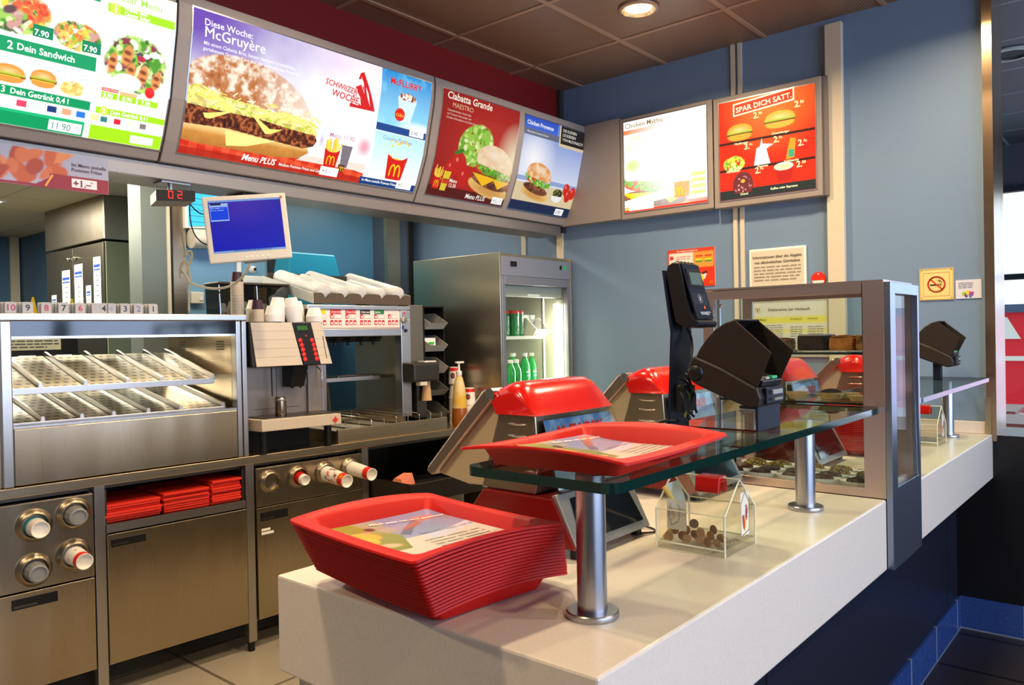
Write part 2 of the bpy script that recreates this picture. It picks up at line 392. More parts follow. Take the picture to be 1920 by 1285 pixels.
    def build(s, name, m, parent=None, **k):
        P = s.mp(s.A.ravel(), s.B.ravel(), 0.0)
        P = np.stack([np.broadcast_to(x, s.A.size) for x in P], 1); nv = len(P)
        i = np.arange(s.nx)[None, :] + np.arange(s.ny)[:, None] * (s.nx + 1); i = i.ravel()
        Q = np.stack([i, i + 1, i + s.nx + 2, i + s.nx + 1], 1)
        me = bpy.data.meshes.new(name)
        V = np.concatenate([P, np.array([tuple(map(float, v)) for v in s.V]).reshape(-1, 3)]) if s.V else P
        loops = list(Q.ravel()) + [nv + j for f in s.F for j in f]
        sizes = [4] * len(Q) + [len(f) for f in s.F]; starts = np.concatenate([[0], np.cumsum(sizes)[:-1]])
        me.vertices.add(len(V)); me.vertices.foreach_set('co', V.ravel()); me.loops.add(len(loops)); me.loops.foreach_set('vertex_index', np.array(loops, dtype=np.int32))
        me.polygons.add(len(sizes)); me.polygons.foreach_set('loop_start', starts.astype(np.int32)); me.update(calc_edges=True)
        at = me.color_attributes.new('Col', 'FLOAT_COLOR', 'POINT'); C = s.C.reshape(-1, 3)
        if s.K: C = np.concatenate([C, np.array(s.K)])
        at.data.foreach_set('color', np.concatenate([C, np.ones((len(C), 1))], 1).ravel())
        return link(name, me, m, parent, **k)
def plane(o, r, u, n):
    o, r, u, n = [np.array(v, float) for v in (o, r, u, n)]
    return lambda a, b, l: tuple(o[i] + r[i] * a + u[i] * b + n[i] * l for i in range(3))
def cards(name, label, cat, W, H, mp, bg, fn, m=None, nx=None, ny=None, at=None, parent=None, group=None, back=.001, U=False, thick=None):
    p = Pr(W, H, nx or 8, ny or 8, bg, mp); fn(p)
    o = p.build(name, m or PRINT, parent, at=at, U=U)
    if label: tagit(o, label, cat, group)
    return o

# ================================================================ THE ROOM
def struct(name, g, m, **k): return tagit(g.o(name, m, **k), kind='structure')
struct('floor', G().box(-4.0, 4.3, 1.0, 9.0, -.06, 0), FLOORK)
struct('floor', G().box(-4.0, 8.4, -4.5, 1.0, -.06, 0), FLOORD)
struct('ceiling', G().box(-4.0, 4.19, -4.5, 3.1, CEIL, CEIL + .05), CEILM)
g = G()
for k in range(-6, 2): g.box(3.03 + .655 * k - .011, 3.03 + .655 * k + .011, -4.4, 3.09, CEIL - .006, CEIL + .004)
for k in range(-11, 1): g.box(-4, 4.19, 2.912 + .611 * k - .011, 2.912 + .611 * k + .011, CEIL - .007, CEIL + .004)
struct('trim_1', g, CEILB)
struct('ceiling', G().box(4.19, 8.4, -4.5, 9.0, CEIL, CEIL + .05), tile_mat('dining_ceiling_tiles', (50, 52, 60), (44, 46, 54), (96, 98, 106), .6, .6, .5, .012, (.2, .1, 0)))
struct('ceiling', G().box(-4.0, 4.19, 3.2, 9.0, 2.5, 2.56), tile_mat('kitchen_ceiling_tiles', (186, 178, 150), (180, 172, 146), (140, 134, 112), .6, .6, .7, .006, (.45, .2, 0)))
struct('wall_right', G().box(4.19, 4.40, .655, 4.62, 0, CEIL), BLUEW)
struct('wall_back', G().box(2.2, 4.19, 4.55, 4.65, 0, 2.5), TEALW)
struct('wall_upper', G().box(-1.5, 4.15, 3.09, 3.2, 2.1, CEIL), REDW)
struct('trim_2', G().box(4.15, 4.19, 3.06, 3.2, 2.1, CEIL), mat('dark_corner_trim', (58, 52, 46), .5))
struct('wall_kitchen_far', G().box(-4, 4.3, 8.8, 8.9, 0, 2.5), KITW)
struct('wall_kitchen_side', G().box(2.8, 2.9, 5.3, 8.8, 0, 2.5), KITW)
struct('wall_left', G().box(-4.1, -4.0, -4.5, 9.0, 0, CEIL), mat('left_wall_paint', (150, 140, 126), .6))
g = G(); g.box(-4.1, 8.4, -4.5, -4.4, 0, .55); g.box(-4.1, 8.4, -4.5, -4.4, 2.55, CEIL); g.box(-4.1, -1.6, -4.5, -4.4, .55, 2.55); g.box(5.2, 8.4, -4.5, -4.4, .55, 2.55)
struct('wall_behind', g, mat('behind_wall_paint', (120, 112, 104), .6))
g = G(); g.box(8.2, 8.3, -4.5, 9, 0, .45); g.box(8.2, 8.3, -4.5, 9, 2.67, CEIL); g.box(8.2, 8.3, 3.4, 9, .45, 2.67)
struct('wall_dining', g, mat('dining_wall_paint', (60, 62, 70), .5))
# far dining window seen past the end of the blue wall
t = bpy.data.objects.new('window_1', None); COL.objects.link(t); t.location = (8.22, -.5, .45); OFF['window_1'] = Vector(t.location); tagit(t, kind='structure')
g = G()
for y in (-4.4, -2.6, -.6, 1.5, 3.34): g.box(8.16, 8.26, y, y + .06, .45, 2.67)
for z in (.45, 1.84, 2.62): g.box(8.17, 8.25, -4.4, 3.4, z, z + .05)
g.o('window_frame', mat('dark_window_frame', (42, 46, 54), .4, .4), t)
g = G(); g.box(8.20, 8.212, -4.4, 3.4, .48, 2.64); g.o('pane', PANE, t)
# outdoors: pale ground and a red shop front with white stripes
struct('ground', G().box(8.4, 30, -12, 16, -.2, -.08), mat('pale_paving', (196, 196, 198), .8))
sf = thing('shop_front', 'red shop front with slanting white stripes seen through the far window', 'building', (16.0, 2.0, -.08))
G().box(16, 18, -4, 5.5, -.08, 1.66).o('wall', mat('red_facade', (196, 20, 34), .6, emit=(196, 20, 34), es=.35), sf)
g = G()
for y in (1.2, 2.0, 2.8): g.hexa([(15.95, y, 1.2), (15.99, y, 1.2), (15.99, y + .55, 1.2), (15.95, y + .55, 1.2), (15.95, y + .2, 1.58), (15.99, y + .2, 1.58), (15.99, y + .75, 1.58), (15.95, y + .75, 1.58)])
g.box(15.95, 15.99, -4, 5.5, .82, .90); g.o('stripe', PAPER, sf)
G().box(15.9, 18.1, -4, 5.5, 1.66, 1.80).o('roof_edge', mat('slate_roof_edge', (70, 84, 110), .6), sf)
for (tx, ty, lb) in ((6.7, .95, 'dining table with reddish top, nearer of the two seen past the wall end'), (7.6, 1.25, 'dining table with reddish top beside the far window')):
    dt = thing('dining_table', lb, 'table', (tx, ty, 0)); G().box(tx - .35, tx + .35, ty - .3, ty + .3, .72, .75).o('table_top', mat('reddish_wood', (150, 84, 70), .35), dt, bevel=.004); G().cyl((tx, ty, .02), (tx, ty, .72), .03).o('pole', ALU, dt); G().cyl((tx, ty, 0), (tx, ty, .02), .22).o('base', STEELD, dt)
# end of the blue wall: steel cladding
struct('trim_3', G().box(4.165, 4.43, .62, .66, .90, CEIL), mat('column_steel', (186, 160, 132), .24, 1, brushed=((2, 2, 26), .3)))
struct('trim_4', G().box(4.43, 4.56, .66, .72, .9, CEIL), mat('dull_blue_steel', (92, 98, 112), .5, .4))
struct('wall_partition', G().box(4.19, 4.56, -4.4, .655, 0, .925).box(4.177, 4.1895, .1, .805, .156, .7245), mat('black_partition_laminate', (20, 19, 22), .3))
struct('baseboard_right', G().box(4.176, 4.19, -4.4, .78, 0, .155), SKIRTY)
# cream strips on the blue wall
n = 5
for (a, b) in ((1.822, 1.845), (1.862, 1.886), (3.082, 3.132), (3.40, 3.436)):
    struct('trim_%d' % n, G().box(4.178, 4.19, a, b, 0, CEIL), STRIP); n += 1
struct('trim_9', G().prism([(4.19, 1.278), (4.155, 1.278), (4.155, 1.362), (4.19, 1.362)], 'z', 0, 3.005), STRIP, bevel=.003)
# greige panel that carries the menu band round the corner
struct('trim_10', G().box(4.12, 4.189, 2.592, 3.06, 2.135, 2.755), GREIGE)
# steel beam below the menu boards and its lower rail
g = G(); g.box(-1.5, 4.12, 3.05, 3.24, 2.075, 2.138); struct('trim_11', g, mat('beam_steel', (150, 146, 142), .38, .8), bevel=.004)
g = G(); g.box(-1.5, 4.12, 3.24, 3.28, 2.10, 2.135); struct('trim_12', g, GREIGED)
# kitchen side: cladding of the wall end, post and frames
struct('trim_13', G().box(2.05, 2.2, 4.50, 4.66, 0, 2.5), mat('wall_end_steel', (118, 124, 116), .5, .4))
struct('trim_14', G().box(2.195, 2.215, 4.49, 4.55, 0, 2.5), STRIP)
struct('trim_15', G().box(2.235, 2.315, 4.50, 4.55, 0, 2.5), STEEL)
struct('wall_light_panel', G().box(2.318, 2.93, 4.535, 4.55, 0, 2.5), LTBLUE)
struct('trim_16', G().box(2.885, 2.94, 4.52, 4.55, 0, 2.5), mat('dark_door_edge', (24, 34, 42), .5))
struct('trim_17', G().box(2.66, 2.69, 4.525, 4.55, 0, 2.5), WHITE)
struct('trim_18', G().box(3.785, 3.905, 4.38, 4.42, 0, 2.5), STEEL)
struct('wall_pier', G().box(3.79, 4.03, 4.42, 4.55, 0, 2.5), mat('pier_steel', (120, 128, 138), .35, .8))
struct('trim_19', G().box(4.03, 4.06, 4.40, 4.55, 0, 2.5), BLACKM)

# ================================================================ CEILING LAMPS
def downlight(x, y, lit=True, lab='', z=CEIL, power=24):
    t = thing('downlight', lab, 'ceiling light', (x, y, z), group=None if lab.startswith('round') else 'recessed downlights')
    g = G(); g.lathe([(.070, 0), (.098, 0), (.100, -.004), (.096, -.010), (.084, -.012), (.078, -.006), (.070, 0)], (x, y, z - .004), 40, caps=False); g.o('rim', CEILB, t, smooth=True)
    g = G(); g.lathe([(.082, -.012), (.072, .0025), (.064, .003)], (x, y, z - .006), 40, caps=False)
    g.o('reflector', mat('lamp_reflector', (250, 235, 205), .12, 1, emit=(255, 220, 160), es=.5 if lit else 0), t, smooth=True)
    g = G(); g.lathe([(.0, .001), (.066, .001)], (x, y, z - .006), 32, caps=False); g.o('lamp_disc', LAMP if lit else GREIGED, t)
    if lit:
        l = light('lamp_glow', 'AREA', (x, y, z - .02), power, WARM, .13); l.data.spread = math.radians(150)
downlight(3.38, 2.0, lab='round recessed ceiling downlight glowing white above the blue wall corner')
for x, y in ((.35, 1.3), (2.35, .95), (3.45, .75), (-.7, 2.1), (1.9, 2.1), (.6, -1.2), (2.4, -1.2)):
    downlight(x, y, lab='recessed warm downlight in the perforated ceiling above the serving counter', power=24 if y > 0 else 32)
t = thing('ceiling_speaker', 'round dark ceiling grille past the end of the blue wall', 'speaker', (5.45, .72, CEIL))
G().lathe([(.10, 0), (.13, 0), (.13, -.012), (.10, -.014)], (5.45, .72, CEIL - .001), 32, caps=False).o('ring', GREYL, t, smooth=True)
G().lathe([(0, 0), (.10, 0)], (5.45, .72, CEIL - .004), 32, caps=False).o('grille', BLACKM, t)
for (x0, x1, y0, y1, lb) in ((1.55, 1.98, 6.55, 7.15, 'square fluorescent ceiling panel at the far left of the kitchen'), (1.62, 2.1, 4.05, 4.3, 'narrow fluorescent ceiling panel above the steel hood')):
    t = thing('ceiling_panel_light', lb, 'ceiling light', (x0, y0, 2.5))
    G().box(x0, x1, y0, y1, 2.488, 2.494).o('diffuser', FLUO, t); g = G()
    g.box(x0 - .02, x1 + .02, y0 - .02, y0, 2.484, 2.5); g.box(x0 - .02, x1 + .02, y1, y1 + .02, 2.484, 2.5); g.box(x0 - .02, x0, y0, y1, 2.484, 2.5); g.box(x1, x1 + .02, y0, y1, 2.484, 2.5)
    g.o('frame', WHITE, t)
t = thing('ceiling_vent', 'round swirl air vent with radial slots in the kitchen ceiling', 'vent', (1.35, 4.6, 2.5))
G().lathe([(0, -.004), (.27, -.004), (.28, 0)], (1.35, 4.6, 2.5), 32, caps=False).o('plate', KCEIL, t)
g = G()
for k in range(20):
    a = 2 * PI * k / 20; c, s = math.cos(a), math.sin(a); P = [(.10, -.008), (.24, -.008), (.24, .008), (.10, .008)]
    g.prism([(1.35 + c * p - s * q, 4.6 + s * p + c * q) for p, q in P], 'z', 2.490, 2.495)
g.o('slots', BLACKM, t)

# ================================================================ MENU BOARDS
PZ = [2.14, 2.23, 2.36, 2.51, 2.61, 2.71, 2.76]; PY = [3.03, 2.98, 2.925, 2.888, 2.862, 2.850, 2.855]
def prof(z): return np.interp(z, PZ, PY)
PROF = [(float(prof(z)), z) for z in np.linspace(2.14, 2.755, 17)]
def board(x0, x1, label):
    t = thing('menu_board', label, 'menu board', (x0, 3.089, 2.14))
    g = G(); g.prism(PROF + [(3.0, 2.775), (3.089, 2.775), (3.089, 2.14)], 'x', x0 + .004, x1 - .004)
    g.o('housing', GREIGE, t, bevel=.003); return t
def picture(t, x0, z0, W, H, nx, ny, bg, fn, m):
    mp = lambda a, b, l: (x0 + a, prof(z0 + b) - .003 - l, z0 + b)
    p = Pr(W, H, nx, ny, bg, mp); fn(p); o = p.build('picture', m, t)
    g = G(); zs = np.linspace(z0 - .006, z0 + H + .006, 18); P = [(float(prof(z)) - .0015, z) for z in zs]
    g.sheet(P, 'x', x0 - .006, x0 + W + .006); g.o('picture_edge', ALU, t); return o
E1 = print_mat('backlit_print_bright', 1.55); E2 = print_mat('backlit_print', 1.25); E3 = print_mat('backlit_print_soft', .95); E4 = print_mat('backlit_print_glare', 1.7)
LEAF = [(70, 140, 30), (120, 180, 50), (170, 205, 90), (220, 235, 170), (90, 60, 60), (40, 90, 25)]
def fries(p, a, b, w, h, seed=0):
    rnd = random.Random(seed)
    for i in range(9):
        x = a + w * (.1 + .8 * i / 8); l = h * (.3 + .25 * rnd.random()); d = (i - 4) * .02 * w + (rnd.random() - .5) * .1 * w
        p.stroke([(x, b + h * .5), (x + d, b + h * .62 + l)], w * .10, (250, 205 + rnd.randint(-20, 20), 70), .0012 + .00005 * i)
    p.flat([(a + w * .12, b), (a + w * .88, b), (a + w, b + h * .68), (a + w * .75, b + h * .58), (a + w * .5, b + h * .55), (a + w * .25, b + h * .58), (a, b + h * .68)], (205, 22, 14), .0018)
    p.arches(a + w * .24, b + h * .1, w * .52, h * .32)
def price(p, a, b, w, h, s, c=(20, 60, 90)):
    p.flat([(a, b), (a + w, b), (a + w, b + h), (a, b + h)], (250, 252, 250), .0022); p.text(s, a + w * .1, b + h * .22, h * .78, c, lift=.0028); p.text('Fr.', a + w * .74, b + h * .52, h * .34, c, lift=.0028)
def paint2(p):
    W, H = p.W, p.H; X = lambda x: x - 1.52; Z = lambda z: z - 2.182
    d = np.sqrt(((p.A - X(1.5)) / .62) ** 2 + ((p.B - Z(2.74)) / .34) ** 2); n = p.noise(.16, 3, 3)
    p.put(np.clip(1.25 - d - .5 * (n - .5), 0, 1), (112, 74, 176)); p.put(np.clip(.75 - d, 0, 1), (92, 58, 168))
    p.put(np.clip(p.B / H * 1.6 - 1.05, 0, 1) * np.clip((p.A - .45) / .3, 0, 1) * .7, (214, 140, 210))
    # cloth
    cl = p.pm([(0, 0), (X(2.43), 0), (X(2.43), .045), (X(2.2), .068), (X(1.9), .05), (0, .06)])
    p.put(cl, (206, 40, 18)); st = (np.floor(p.A / .035) % 2) * .5 + (np.floor((p.B + p.A * .1) / .016) % 2) * .5
    p.put(cl * st * .45, (255, 120, 70)); p.rect(0, 0, X(2.43), .026, (168, 22, 10), .8)
    p.put(p.pm([(X(2.05), .05), (X(2.43), .05), (X(2.43), .085), (X(2.1), .075)]), (248, 214, 200))
    # bottom bun
    bb = p.pm([(0, .05), (0, .12), (X(2.09), .115), (X(2.105), .085), (X(2.06), .058), (X(1.95), .045), (X(1.6), .045)])
    n2 = p.noise(.03, 8, 3); p.put(bb, (214, 148, 66)); p.put(bb * np.clip(.55 - (p.B - .03) / .11 + .4 * n2, 0, 1), (150, 84, 24)); p.put(bb * np.clip((p.B - .085) / .03, 0, .8), (246, 214, 140))
    p.poly([(X(1.696), Z(2.292)), (X(1.711), Z(2.236)), (X(1.80), Z(2.248)), (X(1.93), Z(2.288))], (252, 232, 140))
    # patty
    pt = p.pm([(0, .185), (0, .108), (X(1.7), .118), (X(1.95), .105), (X(2.07), .10), (X(2.12), .115), (X(2.135), .14), (X(2.12), .165), (X(2.0), .19), (X(1.7), .195)])
    n3 = p.noise(.012, 5, 3); p.put(pt, (84, 34, 18)); p.put(pt * np.clip((n3 - .5) * 5, 0, 1), (176, 96, 52)); p.put(pt * np.clip((.38 - n3) * 6, 0, 1), (34, 12, 8))
    # top bun
    tb = np.clip(p.em(X(1.79), Z(2.40), .315, .178, -8, .05) * (p.B > .205 - .02 * np.sin(p.A * 30)), 0, 1)
    n4 = p.noise(.03, 12, 4); p.put(tb, (186, 116, 62)); p.put(tb * np.clip((n4 - .42) * 4.5, 0, 1), (246, 226, 206)); p.put(tb * np.clip((.36 - n4) * 5, 0, .8), (150, 76, 36))
    p.put(tb * np.clip((p.A - .28) / .25, 0, 1) * .6, (255, 246, 232))
    # grated cheese and slices
    ch = p.pm([(0, .24), (X(1.56), .262), (X(1.66), .235), (X(1.80), .225), (X(1.95), .215), (X(2.11), .215), (X(2.13), .16), (X(2.0), .165), (X(1.83), .178), (X(1.6), .178), (0, .18)])
    p.put(ch * (.55 + .45 * (p.noise(.018, 4, 2) > .4)), (238, 226, 130)); p.put(ch * np.clip((p.noise(.012, 9, 2) - .55) * 8, 0, 1), (186, 196, 60))
    rnd = random.Random(3)
    for i in range(70):
        a = rnd.uniform(.0, .60); b = rnd.uniform(.185, .245); an = rnd.uniform(-50, 50); l = rnd.uniform(.015, .04); c, s = math.cos(math.radians(an)) * l, math.sin(math.radians(an)) * l
        p.stroke([(a, b), (a + c, b + s)], .0045, rnd.choice([(250, 240, 160), (244, 226, 110), (226, 214, 90), (255, 250, 200)]), .001 + i * 8e-6)
    for tri in ([(1.54, 2.432), (1.60, 2.322), (1.622, 2.322), (1.73, 2.372), (1.65, 2.41)], [(1.80, 2.37), (1.875, 2.308), (1.90, 2.312), (2.07, 2.395), (1.95, 2.41)]):
        p.flat([(X(a), Z(b)) for a, b in tri], (250, 228, 120), .002)
    p.text('Diese Woche:', X(1.562), Z(2.658), .036, (250, 246, 255), .02); p.text('McGruyère', X(1.562), Z(2.614), .058, (255, 255, 255), 0); p.text('McGruyère', X(1.5628), Z(2.6144), .058, (255, 255, 255), 0)
    p.text('Mit einem Ciabatta Brot, feinem Vacherin-Schmelzkäse,', X(1.563), Z(2.586), .0185, (240, 236, 250), .02); p.text('geriebenem Gruyère-Käse und der unglaublichen Frischen', X(1.563), Z(2.566), .0185, (240, 236, 250), .02)
    # mountain logo
    mt = [(2.28, 2.50), (2.30, 2.57), (2.325, 2.655), (2.345, 2.665), (2.375, 2.61), (2.405, 2.56), (2.43, 2.505)]
    p.flat([(X(a + (a - 2.35) * .12), Z(b + (b - 2.58) * .12)) for a, b in mt], (255, 230, 226), .0014); p.flat([(X(a), Z(b)) for a, b in mt], (206, 26, 30), .002)
    for q in ([(2.33, 2.64), (2.335, 2.60), (2.355, 2.57), (2.345, 2.615)], [(2.36, 2.60), (2.375, 2.56), (2.40, 2.52), (2.38, 2.575)], [(2.315, 2.57), (2.32, 2.535), (2.345, 2.515), (2.335, 2.55)]): p.flat([(X(a), Z(b)) for a, b in q], (255, 240, 238), .0026)
    for bo, c, l in ((.10, (255, 244, 242), .0030), (.03, (212, 26, 30), .0036)):
        p.text('SCHWIIZER', X(2.135), Z(2.568), .0345, c, bo, .1, lift=l, rot=-4); p.text('WOCHE', X(2.175), Z(2.528), .040, c, bo, .1, lift=l, rot=-4)
    p.ell(X(2.40), Z(2.34), .06, .06, (220, 120, 140), 20, .8, .8); p.ell(X(2.16), Z(2.33), .022, .05, (150, 110, 190), 0, .9, .6)
    p.text('Menu 11.90', X(2.195), Z(2.352), .030, (190, 120, 160), .01)
    fries(p, X(2.185), Z(2.226), .085, .115, 1)
    p.flat([(X(2.285), Z(2.235)), (X(2.325), Z(2.235)), (X(2.335), Z(2.33)), (X(2.275), Z(2.33))], (120, 110, 120), .001)
    p.flat([(X(2.28), Z(2.212)), (X(2.31), Z(2.212)), (X(2.314), Z(2.246)), (X(2.276), Z(2.246))], (90, 20, 30), .0015); p.arches(X(2.283), Z(2.216), .024, .022)
    p.text('Menu PLUS', X(1.79), Z(2.1945), .034, (255, 250, 246), .04, .25); p.text('Medium Pommes Frites und Getränk 0,4 l', X(1.97), Z(2.197), .0165, (255, 246, 236), .02)
    price(p, X(2.185), Z(2.190), .10, .036, '+1.–', (110, 70, 60))
    # right hand panels
    p.grad(X(2.452), Z(2.465), W, H, (150, 214, 240), (30, 130, 200)); p.put((p.A > X(2.452)) * (p.B > Z(2.465)) * np.clip((p.noise(.05, 2, 3) - .5) * 2, 0, .6), (120, 200, 235))
    p.ell(X(2.72), Z(2.47), .16, .04, (240, 250, 255), 0, .6, .8)
    p.rect(X(2.452), Z(2.430), W, Z(2.466), (20, 66, 132)); price(p, X(2.662), Z(2.436), .095, .034, '3.90')
    p.flat([(X(2.590), Z(2.488)), (X(2.655), Z(2.488)), (X(2.682), Z(2.592)), (X(2.562), Z(2.592))], (206, 232, 244), .0012); p.ell(X(2.622), Z(2.598), .062, .026, (238, 244, 248), 0, .1)
    p.salad(p.em(X(2.622), Z(2.604), .056, .026, 0, .1), 60, (X(2.56), Z(2.57), X(2.68), Z(2.64)), [(150, 70, 40), (200, 130, 90), (240, 210, 180), (110, 50, 30)], .010, 4)
    c = [(X(2.585) + .032 * math.cos(i * PI / 10), Z(2.522) + .030 * math.sin(i * PI / 10)) for i in range(20)]; p.flat(c, (220, 36, 20), .0018); p.text('Cailler', X(2.559), Z(2.513), .020, (255, 190, 60), .02, .2, lift=.0024)
    p.text('McFLURRY', X(2.505), Z(2.652), .043, (214, 30, 26), .03)
    p.grad(X(2.452), Z(2.215), W, Z(2.428), (236, 250, 255), (176, 224, 250)); p.rect(X(2.44), Z(2.428), W, Z(2.432), (250, 252, 255))
    p.text('Country Potatoes', X(2.50), Z(2.395), .026, (120, 160, 210), .02, .2); fries(p, X(2.55), Z(2.222), .13, .165, 5)
    p.rect(X(2.418), 0, W, Z(2.214), (16, 54, 112)); p.text('im Menu anstelle Pommes Frites', X(2.43), Z(2.196), .0165, (240, 246, 255), .02); price(p, X(2.648), Z(2.188), .10, .036, '+1.–')
def salad_pic(p, a0, b0, a1, b1, seed, pal=LEAF, nn=150):
    m = p.em((a0 + a1) / 2, (b0 + b1) / 2, (a1 - a0) / 2, (b1 - b0) / 2, 0, .15); m = np.clip(m - .4 * (p.noise(.02, seed, 2) > .7), 0, 1)
    p.put(m, (150, 190, 80)); p.salad(m, nn, (a0, b0, a1, b1), pal, .018, seed)
def minib(p, a, b, w, h, top=(222, 140, 60)):
    p.ell(a + w / 2, b + h * .56, w / 2, h * .42, top, 0, .1); p.put(p.em(a + w / 2, b + h * .62, w * .4, h * .22, 0, .9) * .5, (255, 226, 160))
    p.rect(a, b + h * .34, a + w, b + h * .52, (120, 54, 24)); p.rect(a + .002, b + h * .44, a + w - .002, b + h * .54, (170, 200, 60), .8); p.ell(a + w / 2, b + h * .34, w / 2, h * .02 + .002, (250, 200, 40))
    p.put(p.em(a + w / 2, b + h * .28, w * .49, h * .26, 0, .15) * (p.B < b + h * .36), top)
def paint1(p):
    W, H = p.W, p.H; X = lambda x: x - .13; Z = lambda z: z - 2.178; GR = (0, 140, 84); LI = (150, 205, 20)
    p.rect(X(1.03), Z(2.625), X(1.18), H, GR); p.rect(0, Z(2.395), X(1.18), Z(2.442), GR); p.rect(0, Z(2.266), X(1.175), Z(2.296), GR); p.rect(0, 0, X(1.165), Z(2.224), GR); p.rect(0, Z(2.218), X(1.165), Z(2.227), (20, 170, 110))
    p.rect(X(1.205), Z(2.604), W, Z(2.634), LI); p.rect(X(1.195), Z(2.264), W, Z(2.286), LI); p.rect(X(1.185), 0, W, Z(2.224), LI)
    pal = LEAF + [(230, 140, 60), (236, 196, 60), (214, 90, 50), (240, 236, 220), (190, 140, 130)]
    salad_pic(p, X(.80), Z(2.452), X(1.035), Z(2.600), 2, pal); p.salad(p.em(X(.98), Z(2.54), .05, .04, 0, .3), 50, (X(.93), Z(2.5), X(1.03), Z(2.58)), [(226, 90, 40), (240, 130, 60), (200, 60, 30)], .014, 6)
    salad_pic(p, X(1.035), Z(2.445), X(1.195), Z(2.545), 3, pal); p.salad(p.em(X(1.09), Z(2.50), .05, .035, 0, .3), 60, (X(1.04), Z(2.46), X(1.14), Z(2.53)), [(240, 150, 50), (250, 190, 90), (214, 110, 50)], .010, 8)
    salad_pic(p, X(1.20), Z(2.345), X(1.435), Z(2.555), 5, LEAF + [(250, 250, 240), (130, 40, 60)], 220)
    for (a, b, w) in ((1.235, 2.44, .03), (1.285, 2.475, .036), (1.30, 2.42, .03), (1.345, 2.42, .034), (1.395, 2.41, .03)):
        p.ell(X(a), Z(b), w * .62, .042, (206, 132, 70), -12, .3); p.ell(X(a), Z(b) + .01, w * .5, .010, (120, 56, 24), -12, .5); p.ell(X(a), Z(b) - .015, w * .5, .008, (130, 60, 28), -12, .5)
    p.ell(X(1.29), Z(2.385), .055, .030, (255, 255, 250), 0, .2); p.ell(X(1.375), Z(2.365), .020, .021, (222, 30, 26), 0, .15); p.ell(X(1.335), Z(2.475), .016, .010, (170, 30, 60))
    minib(p, X(.86), Z(2.30), .105, .062); minib(p, X(.975), Z(2.305), .085, .062); p.salad(p.em(X(1.11), Z(2.325), .042, .026, 0, .2), 50, (X(1.07), Z(2.30), X(1.155), Z(2.35)), [(236, 180, 90), (220, 150, 60), (246, 206, 130)], .014, 7)
    p.text('Homburger', X(.87), Z(2.372), .016, (110, 190, 200)); p.text('Cheeseburger', X(.985), Z(2.37), .016, (110, 190, 200)); p.text('6 Chicken', X(1.10), Z(2.37), .014, (110, 190, 200)); p.text('McNuggets', X(1.10), Z(2.358), .014, (110, 190, 200))
    for k, c in enumerate([(226, 60, 90), (200, 210, 206), (20, 50, 110), (230, 150, 110), (30, 110, 200), (250, 210, 150)]): p.rect(X(.945 + .047 * k), Z(2.238), X(.945 + .047 * k) + .03, Z(2.258), c)
    for k, c in enumerate([(40, 120, 120), (220, 20, 50), (240, 220, 190), (120, 110, 110)]): p.rect(X(1.215 + .047 * k), Z(2.238), X(1.215 + .047 * k) + .025, Z(2.256), c)
    p.rect(X(1.205), Z(2.318), X(1.262), Z(2.338), LI); p.rect(X(1.268), Z(2.318), X(1.33), Z(2.338), LI); p.rect(X(1.336), Z(2.318), X(1.41), Z(2.338), LI)
    for k, s in enumerate(('8.90', '8.90', '7.90')): p.text(s, X(1.212 + .068 * k), Z(2.320), .020, (255, 255, 255), .03)
    p.rect(X(1.205), Z(2.340), X(1.265), Z(2.352), (214, 60, 60)); p.text('Grilled Chicken', X(1.208), Z(2.343), .009, (255, 240, 240)); p.rect(X(1.27), Z(2.338), X(1.33), Z(2.349), (240, 170, 120))
    for (a, b) in ((.975, 2.462), (1.13, 2.452)):
        p.flat([(X(a), Z(b)), (X(a + .062), Z(b)), (X(a + .062), Z(b + .038)), (X(a), Z(b + .038))], (0, 120, 76), .001); p.text('7.90', X(a + .004), Z(b + .005), .026, (255, 255, 255), .03)
    W_ = (255, 255, 250)
    p.text('2', X(.902), Z(2.405), .036, W_, .03); p.text('Dein Sandwich', X(.93), Z(2.408), .030, W_, .03); p.text('3', X(.895), Z(2.272), .028, W_, .03); p.text('Dein Getränk 0,4 l', X(.922), Z(2.273), .024, W_, .03)
    p.text('1', X(1.222), Z(2.604), .038, W_, .05); p.ell(X(1.231), Z(2.618), .020, .020, (190, 225, 60)); p.text('Wähle dein', X(1.26), Z(2.622), .018, W_, .04); p.text('Caesar Salad', X(1.26), Z(2.606), .018, W_, .04)
    p.ell(X(1.222), Z(2.275), .016, .016, (190, 225, 60)); p.text('2', X(1.216), Z(2.267), .024, W_, .04); p.text('Dein Getränk 0,4 l', X(1.245), Z(2.269), .018, W_, .03)
    p.text('Caesar Menu', X(1.205), Z(2.652), .036, (150, 200, 70), .01)
    p.flat([(X(1.05), Z(2.184)), (X(1.158), Z(2.184)), (X(1.158), Z(2.216)), (X(1.05), Z(2.216))], W_, .001); p.text('11.90', X(1.056), Z(2.189), .030, (20, 110, 90)); p.text('Fr.', X(1.138), Z(2.2), .014, (20, 110, 90))
    p.flat([(X(1.33), Z(2.186)), (X(1.415), Z(2.186)), (X(1.415), Z(2.212)), (X(1.33), Z(2.212))], W_, .001); p.text('+2.–', X(1.337), Z(2.190), .026, (160, 190, 130)); p.text('Hit Salat', X(1.05), Z(2.655), .03, W_, .02)
    p.rect(X(.94), Z(2.60), X(1.03), Z(2.62), (200, 40, 70))
